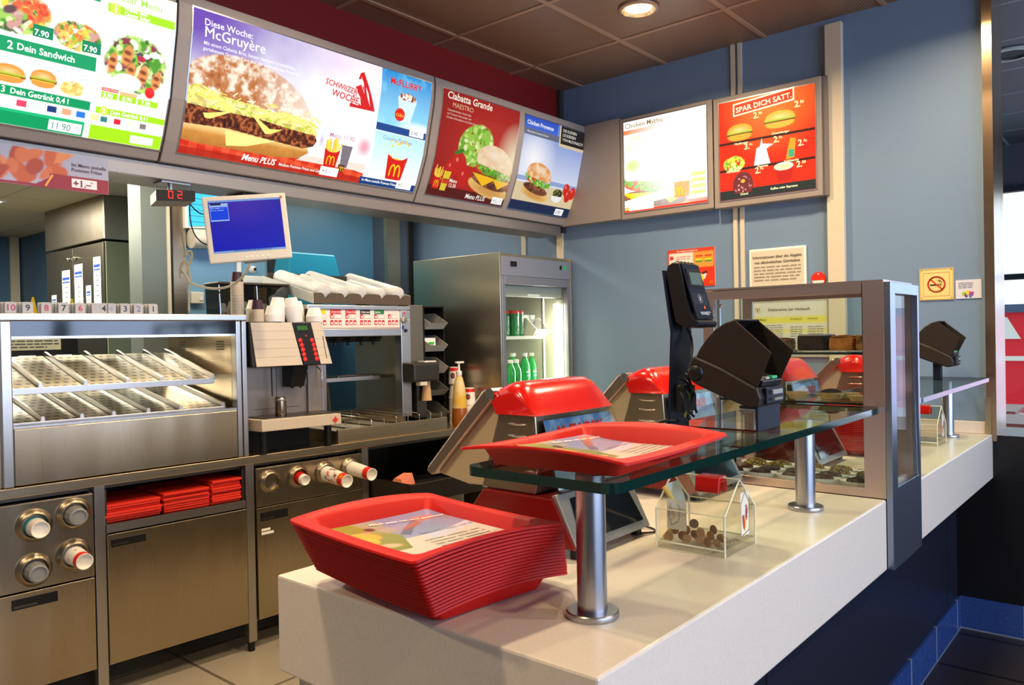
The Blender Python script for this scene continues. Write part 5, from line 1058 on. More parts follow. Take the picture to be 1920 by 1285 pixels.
# on the light blue kitchen wall
x = thing('fly_killer', 'white wall-mounted insect lamp with glowing cyan panel behind the monitor', 'insect lamp', (2.43, 4.5, 2.0))
g = G(); g.hexa([(2.30, 4.47, 2.105), (2.57, 4.47, 2.125), (2.57, 4.52, 2.125), (2.30, 4.52, 2.105), (2.30, 4.47, 2.39), (2.57, 4.47, 2.41), (2.57, 4.52, 2.41), (2.30, 4.52, 2.39)]); g.o('housing', WHITE, x, bevel=.005)
g = G(); g.hexa([(2.318, 4.462, 2.12), (2.55, 4.462, 2.14), (2.55, 4.47, 2.14), (2.318, 4.47, 2.12), (2.318, 4.462, 2.375), (2.55, 4.462, 2.395), (2.55, 4.47, 2.395), (2.318, 4.47, 2.375)]); g.o('glow_panel', CYAN, x)
g = G()
for k in range(7): g.box(2.318, 2.55, 4.458, 4.462, 2.145 + .035 * k, 2.149 + .035 * k)
g.o('grille', mat('cyan_grille', (60, 150, 190), .4), x)
g = G(); g.cyl((2.33, 4.47, 2.045), (2.60, 4.47, 2.06), .058); g.o('lower_tube', IVORY, x, smooth='auto')
x = thing('light_switch', 'small white switch box on the light blue wall below the knotted cable', 'switch', (2.385, 4.53, 1.70)); G().box(2.345, 2.425, 4.505, 4.535, 1.66, 1.73).o('box', IVORY, x, bevel=.004); G().box(2.395, 2.415, 4.50, 4.505, 1.68, 1.70).o('rocker', WHITE, x)
x = thing('security_camera', 'small white wall camera with dark lens above the framed sheet', 'camera', (2.76, 4.5, 1.888)); g = G(); g.lathe([(0, .04), (.012, .038), (.022, .02), (.024, 0)], (2.77, 4.535, 1.888), 20, (0, -1, 0), caps=False); g.o('body', WHITE, x, smooth=True); g = G(); g.lathe([(0, .043), (.011, .040)], (2.77, 4.535, 1.888), 16, (0, -1, 0), caps=False); g.o('lens', BLACK, x)
x = thing('framed_notice', 'white framed notice on the light blue wall behind the purple cups', 'notice', (2.78, 4.53, 1.68)); G().box(2.70, 2.865, 4.515, 4.535, 1.60, 1.845).o('frame', WHITE, x, bevel=.004)
cards('sheet', None, None, .12, .19, plane((2.722, 4.512, 1.625), (1, 0, 0), (0, 0, 1), (0, -1, 0)), (214, 216, 220), lambda p: p.lines(.01, .11, .18, .01, 7, (130, 130, 150)), parent=x)
x = thing('turquoise_bin', 'turquoise plastic bin behind the rack of lid tubes', 'bin', (2.98, 4.2, 1.5)); G().hexa([(2.74, 4.1, 1.50), (3.24, 4.1, 1.50), (3.24, 4.35, 1.50), (2.74, 4.35, 1.50), (2.80, 4.15, 1.975), (3.14, 4.15, 1.975), (3.14, 4.30, 1.975), (2.80, 4.30, 1.975)]).o('body', mat('turquoise_plastic', (34, 140, 168), .35), x, bevel=.01)
G().box(2.5, 3.5, 4.05, 4.549, 1.46, 1.499).o('shelf', STEELB, x)

# steel hood cabinet in the kitchen
hc = thing('extraction_cabinet', 'tall steel extraction cabinet with double doors and pinned notes', 'cabinet', (2.6, 6.4, 0))
G().box(2.41, 2.78, 5.86, 6.95, 0, 2.165).o('lower_body', STEELD, hc); G().box(2.40, 2.79, 5.85, 6.97, 2.18, 2.498).o('hood', mat('hood_steel', (170, 158, 138), .34, 1, brushed=((3, 3, 3), .3)), hc, bevel=.006)
KD = mat('kitchen_door_steel', (120, 112, 98), .36, 1, brushed=((2, 160, 2), .2))
for a, b, yk in ((5.865, 6.40, 6.34), (6.41, 6.945, 6.47)):
    d = G().box(2.396, 2.409, a, b, .3, 2.16).o('door', KD, hc, bevel=.003)
    for z in (2.08, 1.65): g = G(); g.ell((2.386, yk, z), (.014, .014, .014)); g.o('knob', CHROME, d, smooth=True)
    for q in ((a + .09, 1.74, 2.02) if a < 6 else (a + .02, 1.70, 1.97),):
        pass
G().box(2.41, 2.95, 5.845, 5.86, 0, 2.165).o('end_face', mat('cabinet_end_steel', (118, 122, 96), .5, .3), hc); G().box(2.79, 3.0, 5.83, 5.87, 0, 2.498).o('corner_strip', mat('corner_strip_blue', (70, 130, 150), .4, .4), hc)
def note(y, z0, z1, w, lab, rows=5):
    p = Pr(w, z1 - z0, 2, 2, (226, 222, 210), plane((2.3935, y, z0), (0, -1, 0), (0, 0, 1), (-1, 0, 0)))
    H = z1 - z0; p.flat([(.01, H * .78), (w - .01, H * .78), (w - .01, H * .84), (.01, H * .84)], (40, 70, 150)); p.flat([(.01, H * .71), (w - .01, H * .71), (w - .01, H * .75), (.01, H * .75)], (60, 90, 160))
    for k in range(rows): p.flat([(w * .35, H * (.6 - .11 * k)), (w * .7, H * (.6 - .11 * k)), (w * .7, H * (.615 - .11 * k)), (w * .35, H * (.615 - .11 * k))], (60, 60, 66))
    o = p.build('pinned_note', PRINT, at=(2.3935, y, z0)); tagit(o, lab, 'note', 'notes pinned to the steel cabinet')
note(6.62, 1.66, 2.0, .155, 'white note with blue header pinned on the left steel cabinet door'); note(6.38, 1.69, 2.03, .155, 'white note with blue header pinned beside the knobs on the right cabinet door'); note(6.03, 1.72, 2.06, .125, 'white note with blue header nearest the cabinet corner')
note(6.84, 1.62, 1.82, .10, 'small greyish note low on the left cabinet door', 3); note(6.17, 1.60, 1.86, .09, 'small cream note low on the right cabinet door', 3)
p = Pr(.5, .33, 4, 4, (150, 178, 196), plane((2.795, 7.9, 1.72), (0, -1, 0), (0, 0, 1), (-1, 0, 0)))
for r in range(3):
    for c in range(6): p.flat([(.03 + .08 * c, .03 + .1 * r), (.08 + .08 * c, .03 + .1 * r), (.08 + .08 * c, .10 + .1 * r), (.03 + .08 * c, .10 + .1 * r)], random.choice([(30, 60, 90), (230, 236, 240), (60, 110, 140)]))
o = p.build('wall_chart', PRINT, at=(2.795, 7.9, 1.72)); tagit(o, 'pale blue picture chart on the dark blue kitchen wall', 'chart')
x = thing('kitchen_oven', 'dark kitchen appliance against the far blue wall at the left', 'oven', (2.2, 8.4, 0)); G().box(1.4, 2.66, 8.2, 8.79, 0, 1.75).o('body', STEELD, x, bevel=.01); G().box(1.6, 2.5, 8.19, 8.2, 1.35, 1.68).o('glass_door', BLACK, x)
struct('trim_21', G().box(2.70, 2.78, 8.76, 8.79, 0, 2.5), STRIP)

# ================================================================ FRIDGE
fr = thing('drinks_fridge', 'tall steel drinks fridge with lit glass front in the corner', 'fridge', (3.8, 3.4, 0))
X0, X1, Y0, Y1 = 3.445, 4.165, 3.0, 3.74
FI = mat('fridge_inside', (206, 204, 186), .45)
G().box(X0, X0 + .02, Y0, Y1, .06, 1.92).o('side_panel', mat('fridge_side_steel', (184, 174, 152), .3, 1, brushed=((2, 2, 200), .35)), fr, bevel=.002)
G().box(X1 - .02, X1, Y0, Y1, .06, 1.92).o('side_panel', STEEL, fr, bevel=.002)
g = G(); g.box(X0 + .02, X1 - .02, Y0 + .02, Y1, 1.90, 1.92); g.box(X0 + .02, X1 - .02, Y0 + .02, Y1, .06, .10); g.box(X0 + .02, X1 - .02, Y1 - .02, Y1, .1, 1.9); g.o('body', STEEL, fr)
G().box(X0 + .022, X1 - .022, Y1 - .03, Y1 - .021, .1, 1.72).o('inner_back', mat('fridge_dark_back', (72, 84, 66), .5), fr); G().box(X1 - .032, X1 - .021, Y0 + .03, Y1 - .03, .1, 1.76).o('inner_side', FI, fr); G().box(X0 + .021, X0 + .03, Y0 + .03, Y1 - .03, .1, 1.76).o('inner_side', FI, fr)
hd = G().box(X0 + .021, X1 - .021, Y0 + .002, Y0 + .06, 1.785, 1.899).o('header', mat('fridge_header', (150, 154, 166), .38, .6), fr, bevel=.002)
G().box(3.545, 3.60, Y0 - .003, Y0 + .002, 1.842, 1.872).o('thermostat', BLACK, hd); G().box(4.035, 4.052, Y0 - .002, Y0 + .002, 1.845, 1.872).o('switch', BLACK, hd); G().box(4.075, 4.096, Y0 - .003, Y0 + .002, 1.845, 1.872).o('switch', GREEN, hd)
g = G(); g.box(X0 + .021, X0 + .05, Y0 + .002, Y0 + .04, .10, 1.783); g.box(X1 - .05, X1 - .021, Y0 + .002, Y0 + .04, .10, 1.783); g.box(X0 + .05, X1 - .05, Y0 + .002, Y0 + .04, 1.735, 1.783); g.box(X0 + .05, X1 - .05, Y0 + .002, Y0 + .04, .10, .16); g.o('door_frame', mat('fridge_frame', (150, 152, 160), .36, .7), fr, bevel=.002)
sh = G().box(X0 + .052, X1 - .055, Y0 + .045, Y0 + .08, 1.665, 1.733).o('roller_blind', GREYL, fr, bevel=.006); G().box(3.75, 3.87, Y0 + .04, Y0 + .045, 1.672, 1.684).o('logo_plate', WHITE, sh)
G().box(X0 + .05, X1 - .05, Y0 + .018, Y0 + .024, .16, 1.735).o('glass_door', PANE, fr)
G().box(X0 + .03, 4.0, Y0 + .11, Y1 - .03, 1.405, 1.425).o('shelf', mat('white_shelf', (220, 220, 210), .4), fr); G().box(X0 + .03, 4.0, Y0 + .11, Y1 - .03, 1.05, 1.07).o('shelf', mat('white_shelf_low', (220, 220, 210), .4), fr); G().box(X0 + .03, 4.0, Y0 + .11, Y1 - .03, .6, .62).o('shelf', FI, fr)
g = G(); g.cyl((4.085, Y0 + .07, .2), (4.085, Y0 + .07, 1.63), .022); g.o('light_tube', TUBE, fr); G().box(4.055, 4.13, Y0 + .06, Y0 + .10, 1.63, 1.66).o('tube_socket', FI, fr)
g = G(); g.box(4.015, 4.03, Y0 + .13, Y0 + .145, .1, 1.75); g.o('shelf_rail', GREYP, fr)
for a in (X0 + .04, X1 - .04):
    for b in (Y0 + .05, Y1 - .05): G().cyl((a, b, 0), (a, b, .06), .02).o('foot', BLACK, fr)
light('fridge_glow', 'AREA', (4.055, 3.10, 1.2), 10, (1, .97, .86), .9, .05, (0, PI / 2, 0))
GCAN = mat('green_can', (20, 110, 44), .25, .3); 
def can(x, y, z, lab):
    t = thing('drink_can', lab, 'can', (x, y, z), group='green cans on the top fridge shelf')
    g = G(); g.lathe([(.028, 0), (.033, .006), (.033, .150), (.029, .158)], (x, y, z), 24); g.o('body', GCAN, t, smooth='auto')
    g = G(); g.lathe([(.0332, .140), (.0332, .150), (.029, .159), (.027, .162), (.0, .160)], (x, y, z), 24, caps=False); g.o('red_top', mat('red_can_top', (206, 40, 26), .3, .2), t, smooth='auto')
    mp = lambda a, b, l: (x + np.sin(a / .0335 - .5) * (.0335 + l), y - np.cos(a / .0335 - .5) * (.0335 + l), z + b)
    p = Pr(.05, .13, 16, 30, (24, 120, 50), mp); p.rect(.040, 0, .05, .13, (170, 200, 70)); p.text('Carlsberg', .026, .012, .028, (240, 245, 235), .03, rot=90, lift=.0006); p.build('label', PRINT, t, smooth=True)
can(3.765, 3.17, 1.4252, 'green beer can with red top, front left on the upper fridge shelf'); can(3.848, 3.20, 1.4252, 'green beer can with red top, right of the first can in the fridge'); can(3.690, 3.185, 1.4252, 'green beer can partly hidden at the left edge of the fridge shelf'); can(3.80, 3.27, 1.4252, 'green beer can standing behind the front pair in the fridge')
bx = thing('shelf_box', 'white and grey open box with small packets on the upper fridge shelf', 'box', (3.96, 3.2, 1.425))
g = G(); g.prism([(3.12, 1.4252), (3.36, 1.4252), (3.36, 1.54), (3.17, 1.54), (3.09, 1.465)], 'x', 3.895, 3.90); g.prism([(3.12, 1.4252), (3.36, 1.4252), (3.36, 1.54), (3.17, 1.54), (3.09, 1.465)], 'x', 4.02, 4.025); g.hexa([(3.90, 3.12, 1.4252), (4.02, 3.12, 1.4252), (4.02, 3.125, 1.4252), (3.90, 3.125, 1.4252), (3.90, 3.09, 1.465), (4.02, 3.09, 1.465), (4.02, 3.095, 1.465), (3.90, 3.095, 1.465)]); g.box(3.90, 4.02, 3.12, 3.36, 1.4252, 1.429); g.o('bin', WHITE, bx)
G().box(3.905, 4.015, 3.20, 3.35, 1.43, 1.56).o('packets', mat('silver_packets', (170, 170, 160), .35, .5, bump=(80, 1)), bx)
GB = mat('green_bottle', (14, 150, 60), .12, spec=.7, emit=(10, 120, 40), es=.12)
def bottle(x, y, z, lab, big=True):
    t = thing('drink_bottle', lab, 'bottle', (x, y, z), group='green plastic bottles in the fridge')
    s = 1 if big else .84
    g = G(); g.lathe([(.026, 0), (.032, .008), (.032, .05), (.029, .062), (.032, .075), (.033, .15 * s), (.030, .175 * s), (.018, .205 * s), (.0125, .215 * s), (.0125, .222 * s)], (x, y, z), 24); g.o('body', GB, t, smooth='auto')
    g = G(); g.lathe([(.0165, 0), (.0165, .018), (.015, .021), (0, .021)], (x, y, z + .222 * s), 20, caps=False); g.o('cap', WHITE, t, smooth='auto')
    mp = lambda a, b, l: (x + np.sin(a / .0335 - .7) * (.0338 * s + l), y - np.cos(a / .0335 - .7) * (.0338 * s + l), z + .08 + b)
    p = Pr(.05, .065, 16, 16, (20, 150, 90), mp); p.rect(0, .04, .05, .045, (220, 240, 230)); p.rect(.02, .045, .04, .058, (200, 60, 50)); p.text('VALSER', .006, .014, .013, (236, 245, 236), .03, lift=.0006); p.build('label', PRINT, t, smooth=True)
for x, y, lb in ((3.700, 3.15, 'short green bottle with white cap, left one of the front pair in the fridge'), (3.768, 3.16, 'short green bottle with white cap, right one of the front pair in the fridge'), (3.77, 3.28, 'green bottle at the far left behind the front pair in the fridge'), (3.838, 3.25, 'green bottle behind the front pair, left of the red-labelled ones'), (3.905, 3.20, 'green bottle with red label, second from the right in the fridge'), (3.975, 3.20, 'green bottle with red label at the right end of the fridge row'), (3.91, 3.30, 'green bottle hidden behind the red-labelled pair in the fridge')): bottle(x, y, 1.0702, lb, y > 3.17)

# ================================================================ WALL NOTICES
def wallcard(name, label, cat, y, z0, w, h, bg, fn, x=4.188, m=PRINT, frame=None, fw=.012, nx=24, ny=24, fm=None):
    t = thing(name, label, cat, (4.19, y, z0))
    if frame is not None:
        G().box(x - .012, 4.1895, y - w - fw, y + fw, z0 - fw, z0 + h + fw).o('frame', frame, t, bevel=.003); xx = x - .0125
    else: G().box(x - .002, 4.1895, y - w, y, z0, z0 + h).o('backing', PAPER, t); xx = x - .0025
    p = Pr(w, h, nx, ny, bg, plane((xx, y, z0), (0, -1, 0), (0, 0, 1), (-1, 0, 0))); fn(p); p.build('print', m, t)
def pc(p):
    W, H = p.W, p.H; p.rect(0, 0, W, H * .5, (214, 50, 20)); p.rect(.008, H * .50, W * .55, H * .9, (232, 222, 206)); p.rect(.008, .008, W * .55, H * .5, (232, 222, 206)); p.rect(W * .55, H * .5, W - .006, H * .9, (214, 150, 60))
    for k in (0, 1):
        for j, c in enumerate([(200, 40, 20), (230, 150, 20), (220, 210, 40), (60, 140, 60)]): p.rect(W * (.60 + .19 * k), H * (.76 - .045 * j), W * (.75 + .19 * k), H * (.805 - .045 * j), c)
    p.poly([(W * .65, H * .33), (W * .85, H * .40), (W * .80, H * .20), (W * .68, H * .16)], (232, 226, 214)); p.poly([(W * .65, H * .33), (W * .85, H * .40), (W * .84, H * .34), (W * .66, H * .26)], (70, 26, 20)); p.ell(W * .08, H * .78, .014, .014, (214, 40, 60)); p.lines(W * .18, W * .5, H * .82, H * .70, 2, (226, 130, 130), seed=1); p.lines(.02, W * .5, H * .62, H * .10, 6, (190, 170, 160), seed=1)
    p.text('Das Angebot im Restaurant', W * .2, H * .93, .012, (250, 230, 210), .03); p.arches(W * .90, H * .06, .018, .014); p.ell(W * .7, H * .2, .02, .03, (230, 200, 60))
wallcard('wall_poster', 'small red and orange poster behind the black customer display', 'poster', 2.305, 1.695, .30, .225, (206, 60, 36), pc, nx=60, ny=50)
def al(p):
    W = p.W; H = p.H; p.text('Informationen über die Abgabe', W / 2, H - .042, .0215, (96, 84, 70), .03, align='CENTER'); p.text('von alkoholischen Getränken', W / 2, H - .070, .0215, (96, 84, 70), .03, align='CENTER'); p.lines(.015, W - .015, H - .085, H - .175, 5, (150, 136, 116), .45, 7); p.text('„kein gültiger Ausweis, kein Bier“. Sorry.', W / 2, H - .205, .0150, (110, 98, 84), .02, align='CENTER'); p.lines(.015, W - .015, H - .215, .01, 2, (150, 136, 116), .4, 9)
wallcard('framed_notice', 'white framed notice about alcoholic drinks right of the cream wall strips', 'notice', 1.783, 1.615, .290, .252, (206, 196, 172), al, frame=WHITE)
def dk(p):
    W, H = p.W, p.H; p.rect(0, H - .115, W, H - .075, (214, 208, 90)); p.rect(0, H - .165, W, H - .145, (214, 208, 110)); p.rect(0, .02, W, .05, (214, 208, 120)); p.text('Deklaration der Herkunft', W / 2, H - .045, .022, (120, 110, 84), .02, align='CENTER'); p.arches(.015, H - .05, .03, .022, (214, 190, 80))
    p.text('Rindfleisch', .02, H - .095, .014, (130, 130, 50), .02); p.text('Produktion', W * .52, H - .095, .014, (130, 120, 60)); p.text('Herkunft', W * .75, H - .095, .014, (130, 120, 60)); p.lines(.02, W * .42, H - .12, .06, 9, (150, 146, 150), .4, 3); p.lines(W * .52, W * .68, H - .13, .03, 10, (150, 146, 150), .4, 4); p.lines(W * .75, W * .95, H - .13, .03, 10, (150, 146, 150), .4, 5)
wallcard('framed_notice', 'framed origin table with yellow bands seen through the pastry case', 'notice', 1.780, 1.295, .405, .285, (208, 208, 196), dk, frame=GREYL)
t = thing('round_sign', 'small round red and white sign right of the framed alcohol notice', 'sign', (4.19, 1.421, 1.695))
G().cyl((4.1895, 1.421, 1.695), (4.184, 1.421, 1.695), .038, n=32).o('disc', mat('sign_red', (214, 40, 22), .4), t)
g = G(); P = [(1.421 + .031 * math.cos(a), 1.688 + .026 * math.sin(a)) for a in np.linspace(PI, 2 * PI, 16)]; g.prism(P, 'x', 4.182, 4.184); g.o('white_field', WHITE, t); g = G(); g.ell((4.183, 1.421, 1.722), (.001, .004, .004)); g.o('screw', WHITE, t)
def ns(p):
    W, H = p.W, p.H; c = (W / 2, H / 2)
    R_ = [(c[0] + .036 * math.cos(a), c[1] + .036 * math.sin(a)) for a in np.linspace(0, 2 * PI, 33)]
    q = .056; fr_ = [(c[0] - q, c[1] - q), (c[0] + q, c[1] - q), (c[0] + q, c[1] + q), (c[0] - q, c[1] + q), (c[0] - q, c[1] - q)]; p.stroke(fr_, .0018, (206, 130, 60)); fr2 = [(.003, .003), (W - .003, .003), (W - .003, H - .003), (.003, H - .003), (.003, .003)]; p.stroke(fr2, .003, (196, 160, 90))
    p.flat([(c[0] - .028, c[1] - .007), (c[0] + .012, c[1] - .007), (c[0] + .012, c[1] + .001), (c[0] - .028, c[1] + .001)], (70, 60, 36)); p.flat([(c[0] + .014, c[1] - .007), (c[0] + .022, c[1] - .007), (c[0] + .022, c[1] + .001), (c[0] + .014, c[1] + .001)], (120, 100, 60))
    p.stroke([(c[0] + .016, c[1] + .004), (c[0] + .010, c[1] + .014), (c[0] + .020, c[1] + .014), (c[0] + .012, c[1] + .024)], .002, (90, 80, 56)); p.stroke([(c[0] + .024, c[1] + .004), (c[0] + .022, c[1] + .012), (c[0] + .010, c[1] + .018), (c[0] + .0, c[1] + .022)], .002, (90, 80, 56))
    p.stroke(R_, .0065, (206, 54, 20), .002); p.stroke([(c[0] - .025, c[1] + .025), (c[0] + .025, c[1] - .025)], .006, (206, 54, 20), .002)
    for a in (.010, W - .010):
        for b in (.010, H - .010): p.ell(a, b, .003, .003, (150, 110, 40))
wallcard('no_smoking_sign', 'brass-coloured plaque with a red no-smoking circle on the blue wall', 'sign', .938, 1.56, .148, .152, (232, 204, 130), ns, nx=40, ny=40)
def stk(p):
    p.lines(.012, p.W * .7, p.H - .012, p.H - .042, 4, (130, 130, 140), .4, 2)
    for a, b, c in ((.035, .022, (150, 190, 40)), (.045, .016, (90, 60, 150)), (.055, .024, (214, 60, 150)), (.062, .014, (60, 120, 180)), (.05, .028, (230, 200, 40)), (.068, .022, (160, 60, 160))): p.poly([(a - .009, b + .008), (a + .009, b + .010), (a + .004, b - .012), (a - .006, b - .010)], c)
wallcard('wall_sticker', 'small white sticker with colourful print next to the no-smoking plaque', 'sticker', .783, 1.562, .107, .088, (206, 208, 216), stk, nx=80, ny=66)

# ================================================================ SERVING COUNTER
ct = thing('serving_counter', 'long cream solid-surface serving counter with dark recessed base', 'counter', (2.5, 1.05, 0))
for a, b in ((.935, 2.428), (2.762, 4.188)): G().box(a, b, .640, 1.46, .725, .93).o('worktop', CREAM, ct, bevel=.005)
G().box(2.43, 2.76, .80, 1.46, .725, .90).o('under_case_deck', CREAMB, ct)
G().box(.98, 4.17, .79, .81, 0, .724).o('front_panel', NAVY, ct); G().box(.958, .978, .81, 1.42, 0, .724).o('end_panel', CREAMB, ct); G().box(.98, 4.17, 1.40, 1.42, .1, .724).o('rear_panel', STEELD, ct)
g = G(); g.box(1.9, 1.902, .788, .79, .16, .72); g.box(3.95, 3.952, .788, .79, .16, .72); g.o('panel_joint', BLACKM, ct)
G().box(4.160, 4.188, .665, 1.46, .931, .986).o('upstand', CREAM, ct, bevel=.002)
struct('baseboard_front', G().box(.98, 4.175, .778, .789, 0, .152), SKIRTX)

def pane_slab(pts, z0, z1, par, nm='glass_pane'):
    g = G(); A_ = [g.bm.verts.new((x, y, z0)) for x, y in pts]; B_ = [g.bm.verts.new((x, y, z1)) for x, y in pts]; n = len(pts)
    g.mi = 0; g._f(A_[::-1]); g._f(B_); g.mi = 1
    for i in range(n): g._f([A_[i], A_[(i + 1) % n], B_[(i + 1) % n], B_[i]])
    return g.o(nm, [GLASST, GEDGE], par)
def glass_shelf(x0, x1, y0, y1, posts, label):
    t = thing('glass_shelf', label, 'glass shelf', ((x0 + x1) / 2, (y0 + y1) / 2, .93))
    pane_slab(rrect(x0, x1, y0, y1, .025), 1.183, 1.200, t)
    for x, y in posts:
        p = G().lathe([(.0265, .012), (.0265, .252)], (x, y, .93), 40).o('post', ALU, t, smooth='auto')
        g = G(); g.lathe([(.047, 0), (.048, .003), (.047, .010), (.045, .012), (.0265, .012)], (x, y, .9302), 48, caps=False); g.o('base_disc', ALU, p, smooth='auto')
glass_shelf(1.00, 2.425, .650, .965, [(1.14, .790), (2.18, .785)], 'thick green-edged glass shelf on two aluminium posts above the near counter')
glass_shelf(2.80, 4.04, .625, .94, [(2.95, .785), (3.985, .785)], 'green-edged glass shelf over the far counter beyond the pastry case')

# ---------------------------------------------------------------- trays
def tray_mesh():
    L, W, hgt = .405, .335, .032   # L along local y, W along local x
    def loop(lx, ly, r, z, bow):
        P = rrect(-lx / 2, lx / 2, -ly / 2, ly / 2, r, 6); out = []
        Q = []
        for i in range(len(P)):      # subdivide the straight runs
            a, b = P[i], P[(i + 1) % len(P)]; d = math.hypot(b[0] - a[0], b[1] - a[1]); n = 10 if d > .08 else 1
            for k in range(n): Q.append((a[0] + (b[0] - a[0]) * k / n, a[1] + (b[1] - a[1]) * k / n))
        for x, y in Q: out.append((x, y, z + bow * ((1 - (2 * x / W) ** 2) * .013 * min(1, abs(2 * y / L)) ** 4 - .004 * (1 - (2 * y / L) ** 2) * abs(2 * x / W) ** 4)))
        return out
    g = G(); g.rings([loop(W - .004, L - .004, .011, hgt - .0046, 1), loop(W, L, .012, hgt - .0036, 1), loop(W, L, .012, hgt - .0005, 1), loop(W - .002, L - .002, .011, hgt + .001, 1), loop(W - .046, L - .046, .014, hgt + .0012, 1), loop(W - .058, L - .058, .018, hgt - .003, .8), loop(W - .085, L - .085, .014, .004, 0), loop(W - .10, L - .10, .010, .0028, 0)], False, True)
    bmesh.ops.recalc_face_normals(g.bm, faces=g.bm.faces); me = bpy.data.meshes.new('serving_tray'); g.bm.to_mesh(me); g.bm.free(); me.materials.append(REDT)
    me.polygons.foreach_set('use_smooth', [True] * len(me.polygons)); me.set_sharp_from_angle(angle=math.radians(50)); return me
TRAY = tray_mesh()
def tray(x, y, z, rz, label, group=None, tilt=(0, 0)):
    o = bpy.data.objects.new('serving_tray', TRAY); COL.objects.link(o); o.location = (x, y, z); o.rotation_euler = (tilt[0], tilt[1], rz)
    m = o.modifiers.new('solid', 'SOLIDIFY'); m.thickness = .0022; m.offset = -1
    tagit(o, label, 'tray', group); return o
def liner_paint(p):
    W, H = p.W, p.H; n = p.noise(.05, 3, 3)
    p.grad(0, 0, W, H * .52, (216, 208, 198), (206, 202, 196)); p.grad(0, H * .52, W, H, (140, 152, 190), (110, 122, 168)); p.put((p.B > H * .55) * np.clip((n - .5) * 3, 0, .6), (160, 130, 120))
    p.put((p.A < W * .46) * (p.B > H * .62) * np.clip((n - .3) * 3, 0, 1) * .9, (150, 150, 130)); p.poly([(0, H * .34), (W * .26, H * .34), (W * .40, H * .60), (W * .26, H), (0, H)], (128, 136, 50))
    p.ell(W * .17, H * .70, W * .11, H * .11, (244, 170, 14), 20, .2); p.ell(W * .12, H * .60, W * .09, H * .09, (236, 180, 40), -10, .3); p.ell(W * .31, H * .82, W * .045, H * .045, (54, 34, 30), 0, .3); p.ell(W * .25, H * .78, W * .04, H * .03, (200, 130, 100), 0, .3); p.ell(W * .07, H * .82, W * .07, H * .05, (240, 238, 232), 20, .3); p.ell(W * .16, H * .46, W * .12, H * .05, (222, 180, 140), -20, .4)
    p.poly([(W * .40, H * .62), (W * .72, H * .86), (W * .74, H * .82), (W * .44, H * .56)], (90, 96, 130)); p.ell(W * .62, H * .74, .05, .012, (150, 90, 70), 30, .5); p.ell(W * .80, H * .84, .035, .02, (206, 110, 90), 0, .6); p.put((p.B < H * .5) * (p.A > W * .4) * np.clip(np.sin(p.B * 900) * .5, 0, .12), (120, 120, 130))
    p.poly([(W * .5, H * .5), (W, H * .60), (W, H * .52), (W * .5, H * .40)], (196, 200, 222)); p.text('Mach jetzt mit und gewinne!', W * .36, H * .88, .014, (250, 250, 250), .03, rot=-12); p.text('Sport macht Spass – hol dir dein Trikot', W * .50, H * .53, .011, (110, 110, 120), .02, rot=-3)
    for k in range(5): p.text('Lorem', -9, -9, .001, (0, 0, 0)) if False else None
    p.lines(W * .42, W * .9, H * .42, H * .12, 6, (190, 186, 180), .35, 5)
def liner(x, y, z, rz, label, curl=0, w=.262, l=.335):
    c, s = math.cos(rz), math.sin(rz)
    def mp(a, b, li):
        u, v = a - w / 2, b - l / 2
        e = (abs(2 * v / l) ** 5 * .004 + abs(2 * u / w) ** 6 * .003) + curl * np.clip((v / l + .1), 0, 1) ** 2
        return (x + u * c - v * s, y + u * s + v * c, z + e + li)
    p = Pr(w, l, int(w * 420), int(l * 420), (230, 226, 216), mp); liner_paint(p)
    o = p.build('tray_liner', PRINTG, at=(x, y, z), smooth=True); tagit(o, label, 'tray liner'); return o
NT = 17
for k in range(NT):
    f = k / (NT - 1)
    cx, cy = 1.092 - .105 * f, 1.128 - .070 * f
    tray(cx + random.uniform(-.0003, .0003), cy + random.uniform(-.0003, .0003), .9306 + .0079 * k, math.radians(-7 + random.uniform(-.08, .08)), 'topmost red tray with a printed liner on the tall stack' if k == NT - 1 else 'plain red tray nested inside the tall leaning stack on the near counter end', None if k == NT - 1 else 'red trays nested in the leaning stack')
liner(.990, 1.060, .9306 + .0079 * (NT - 1) + .0060, math.radians(-7), 'printed paper liner with a yellow-shirted person lying in the topmost stacked tray', w=.262, l=.335)
tray(1.200, .810, 1.2003, math.radians(-87), 'single red tray with a printed liner lying on the glass shelf')
liner(1.262, .822, 1.2068, math.radians(7), 'printed paper liner with bare trees lying in the tray on the glass shelf', curl=.036, w=.262, l=.285)
for k in range(24):
    tray(3.34 + .001 * k, 1.06, .9306 + .0070 * k, math.radians(2), 'plain red tray in the stack seen through the pastry case', 'red trays stacked on the far counter')

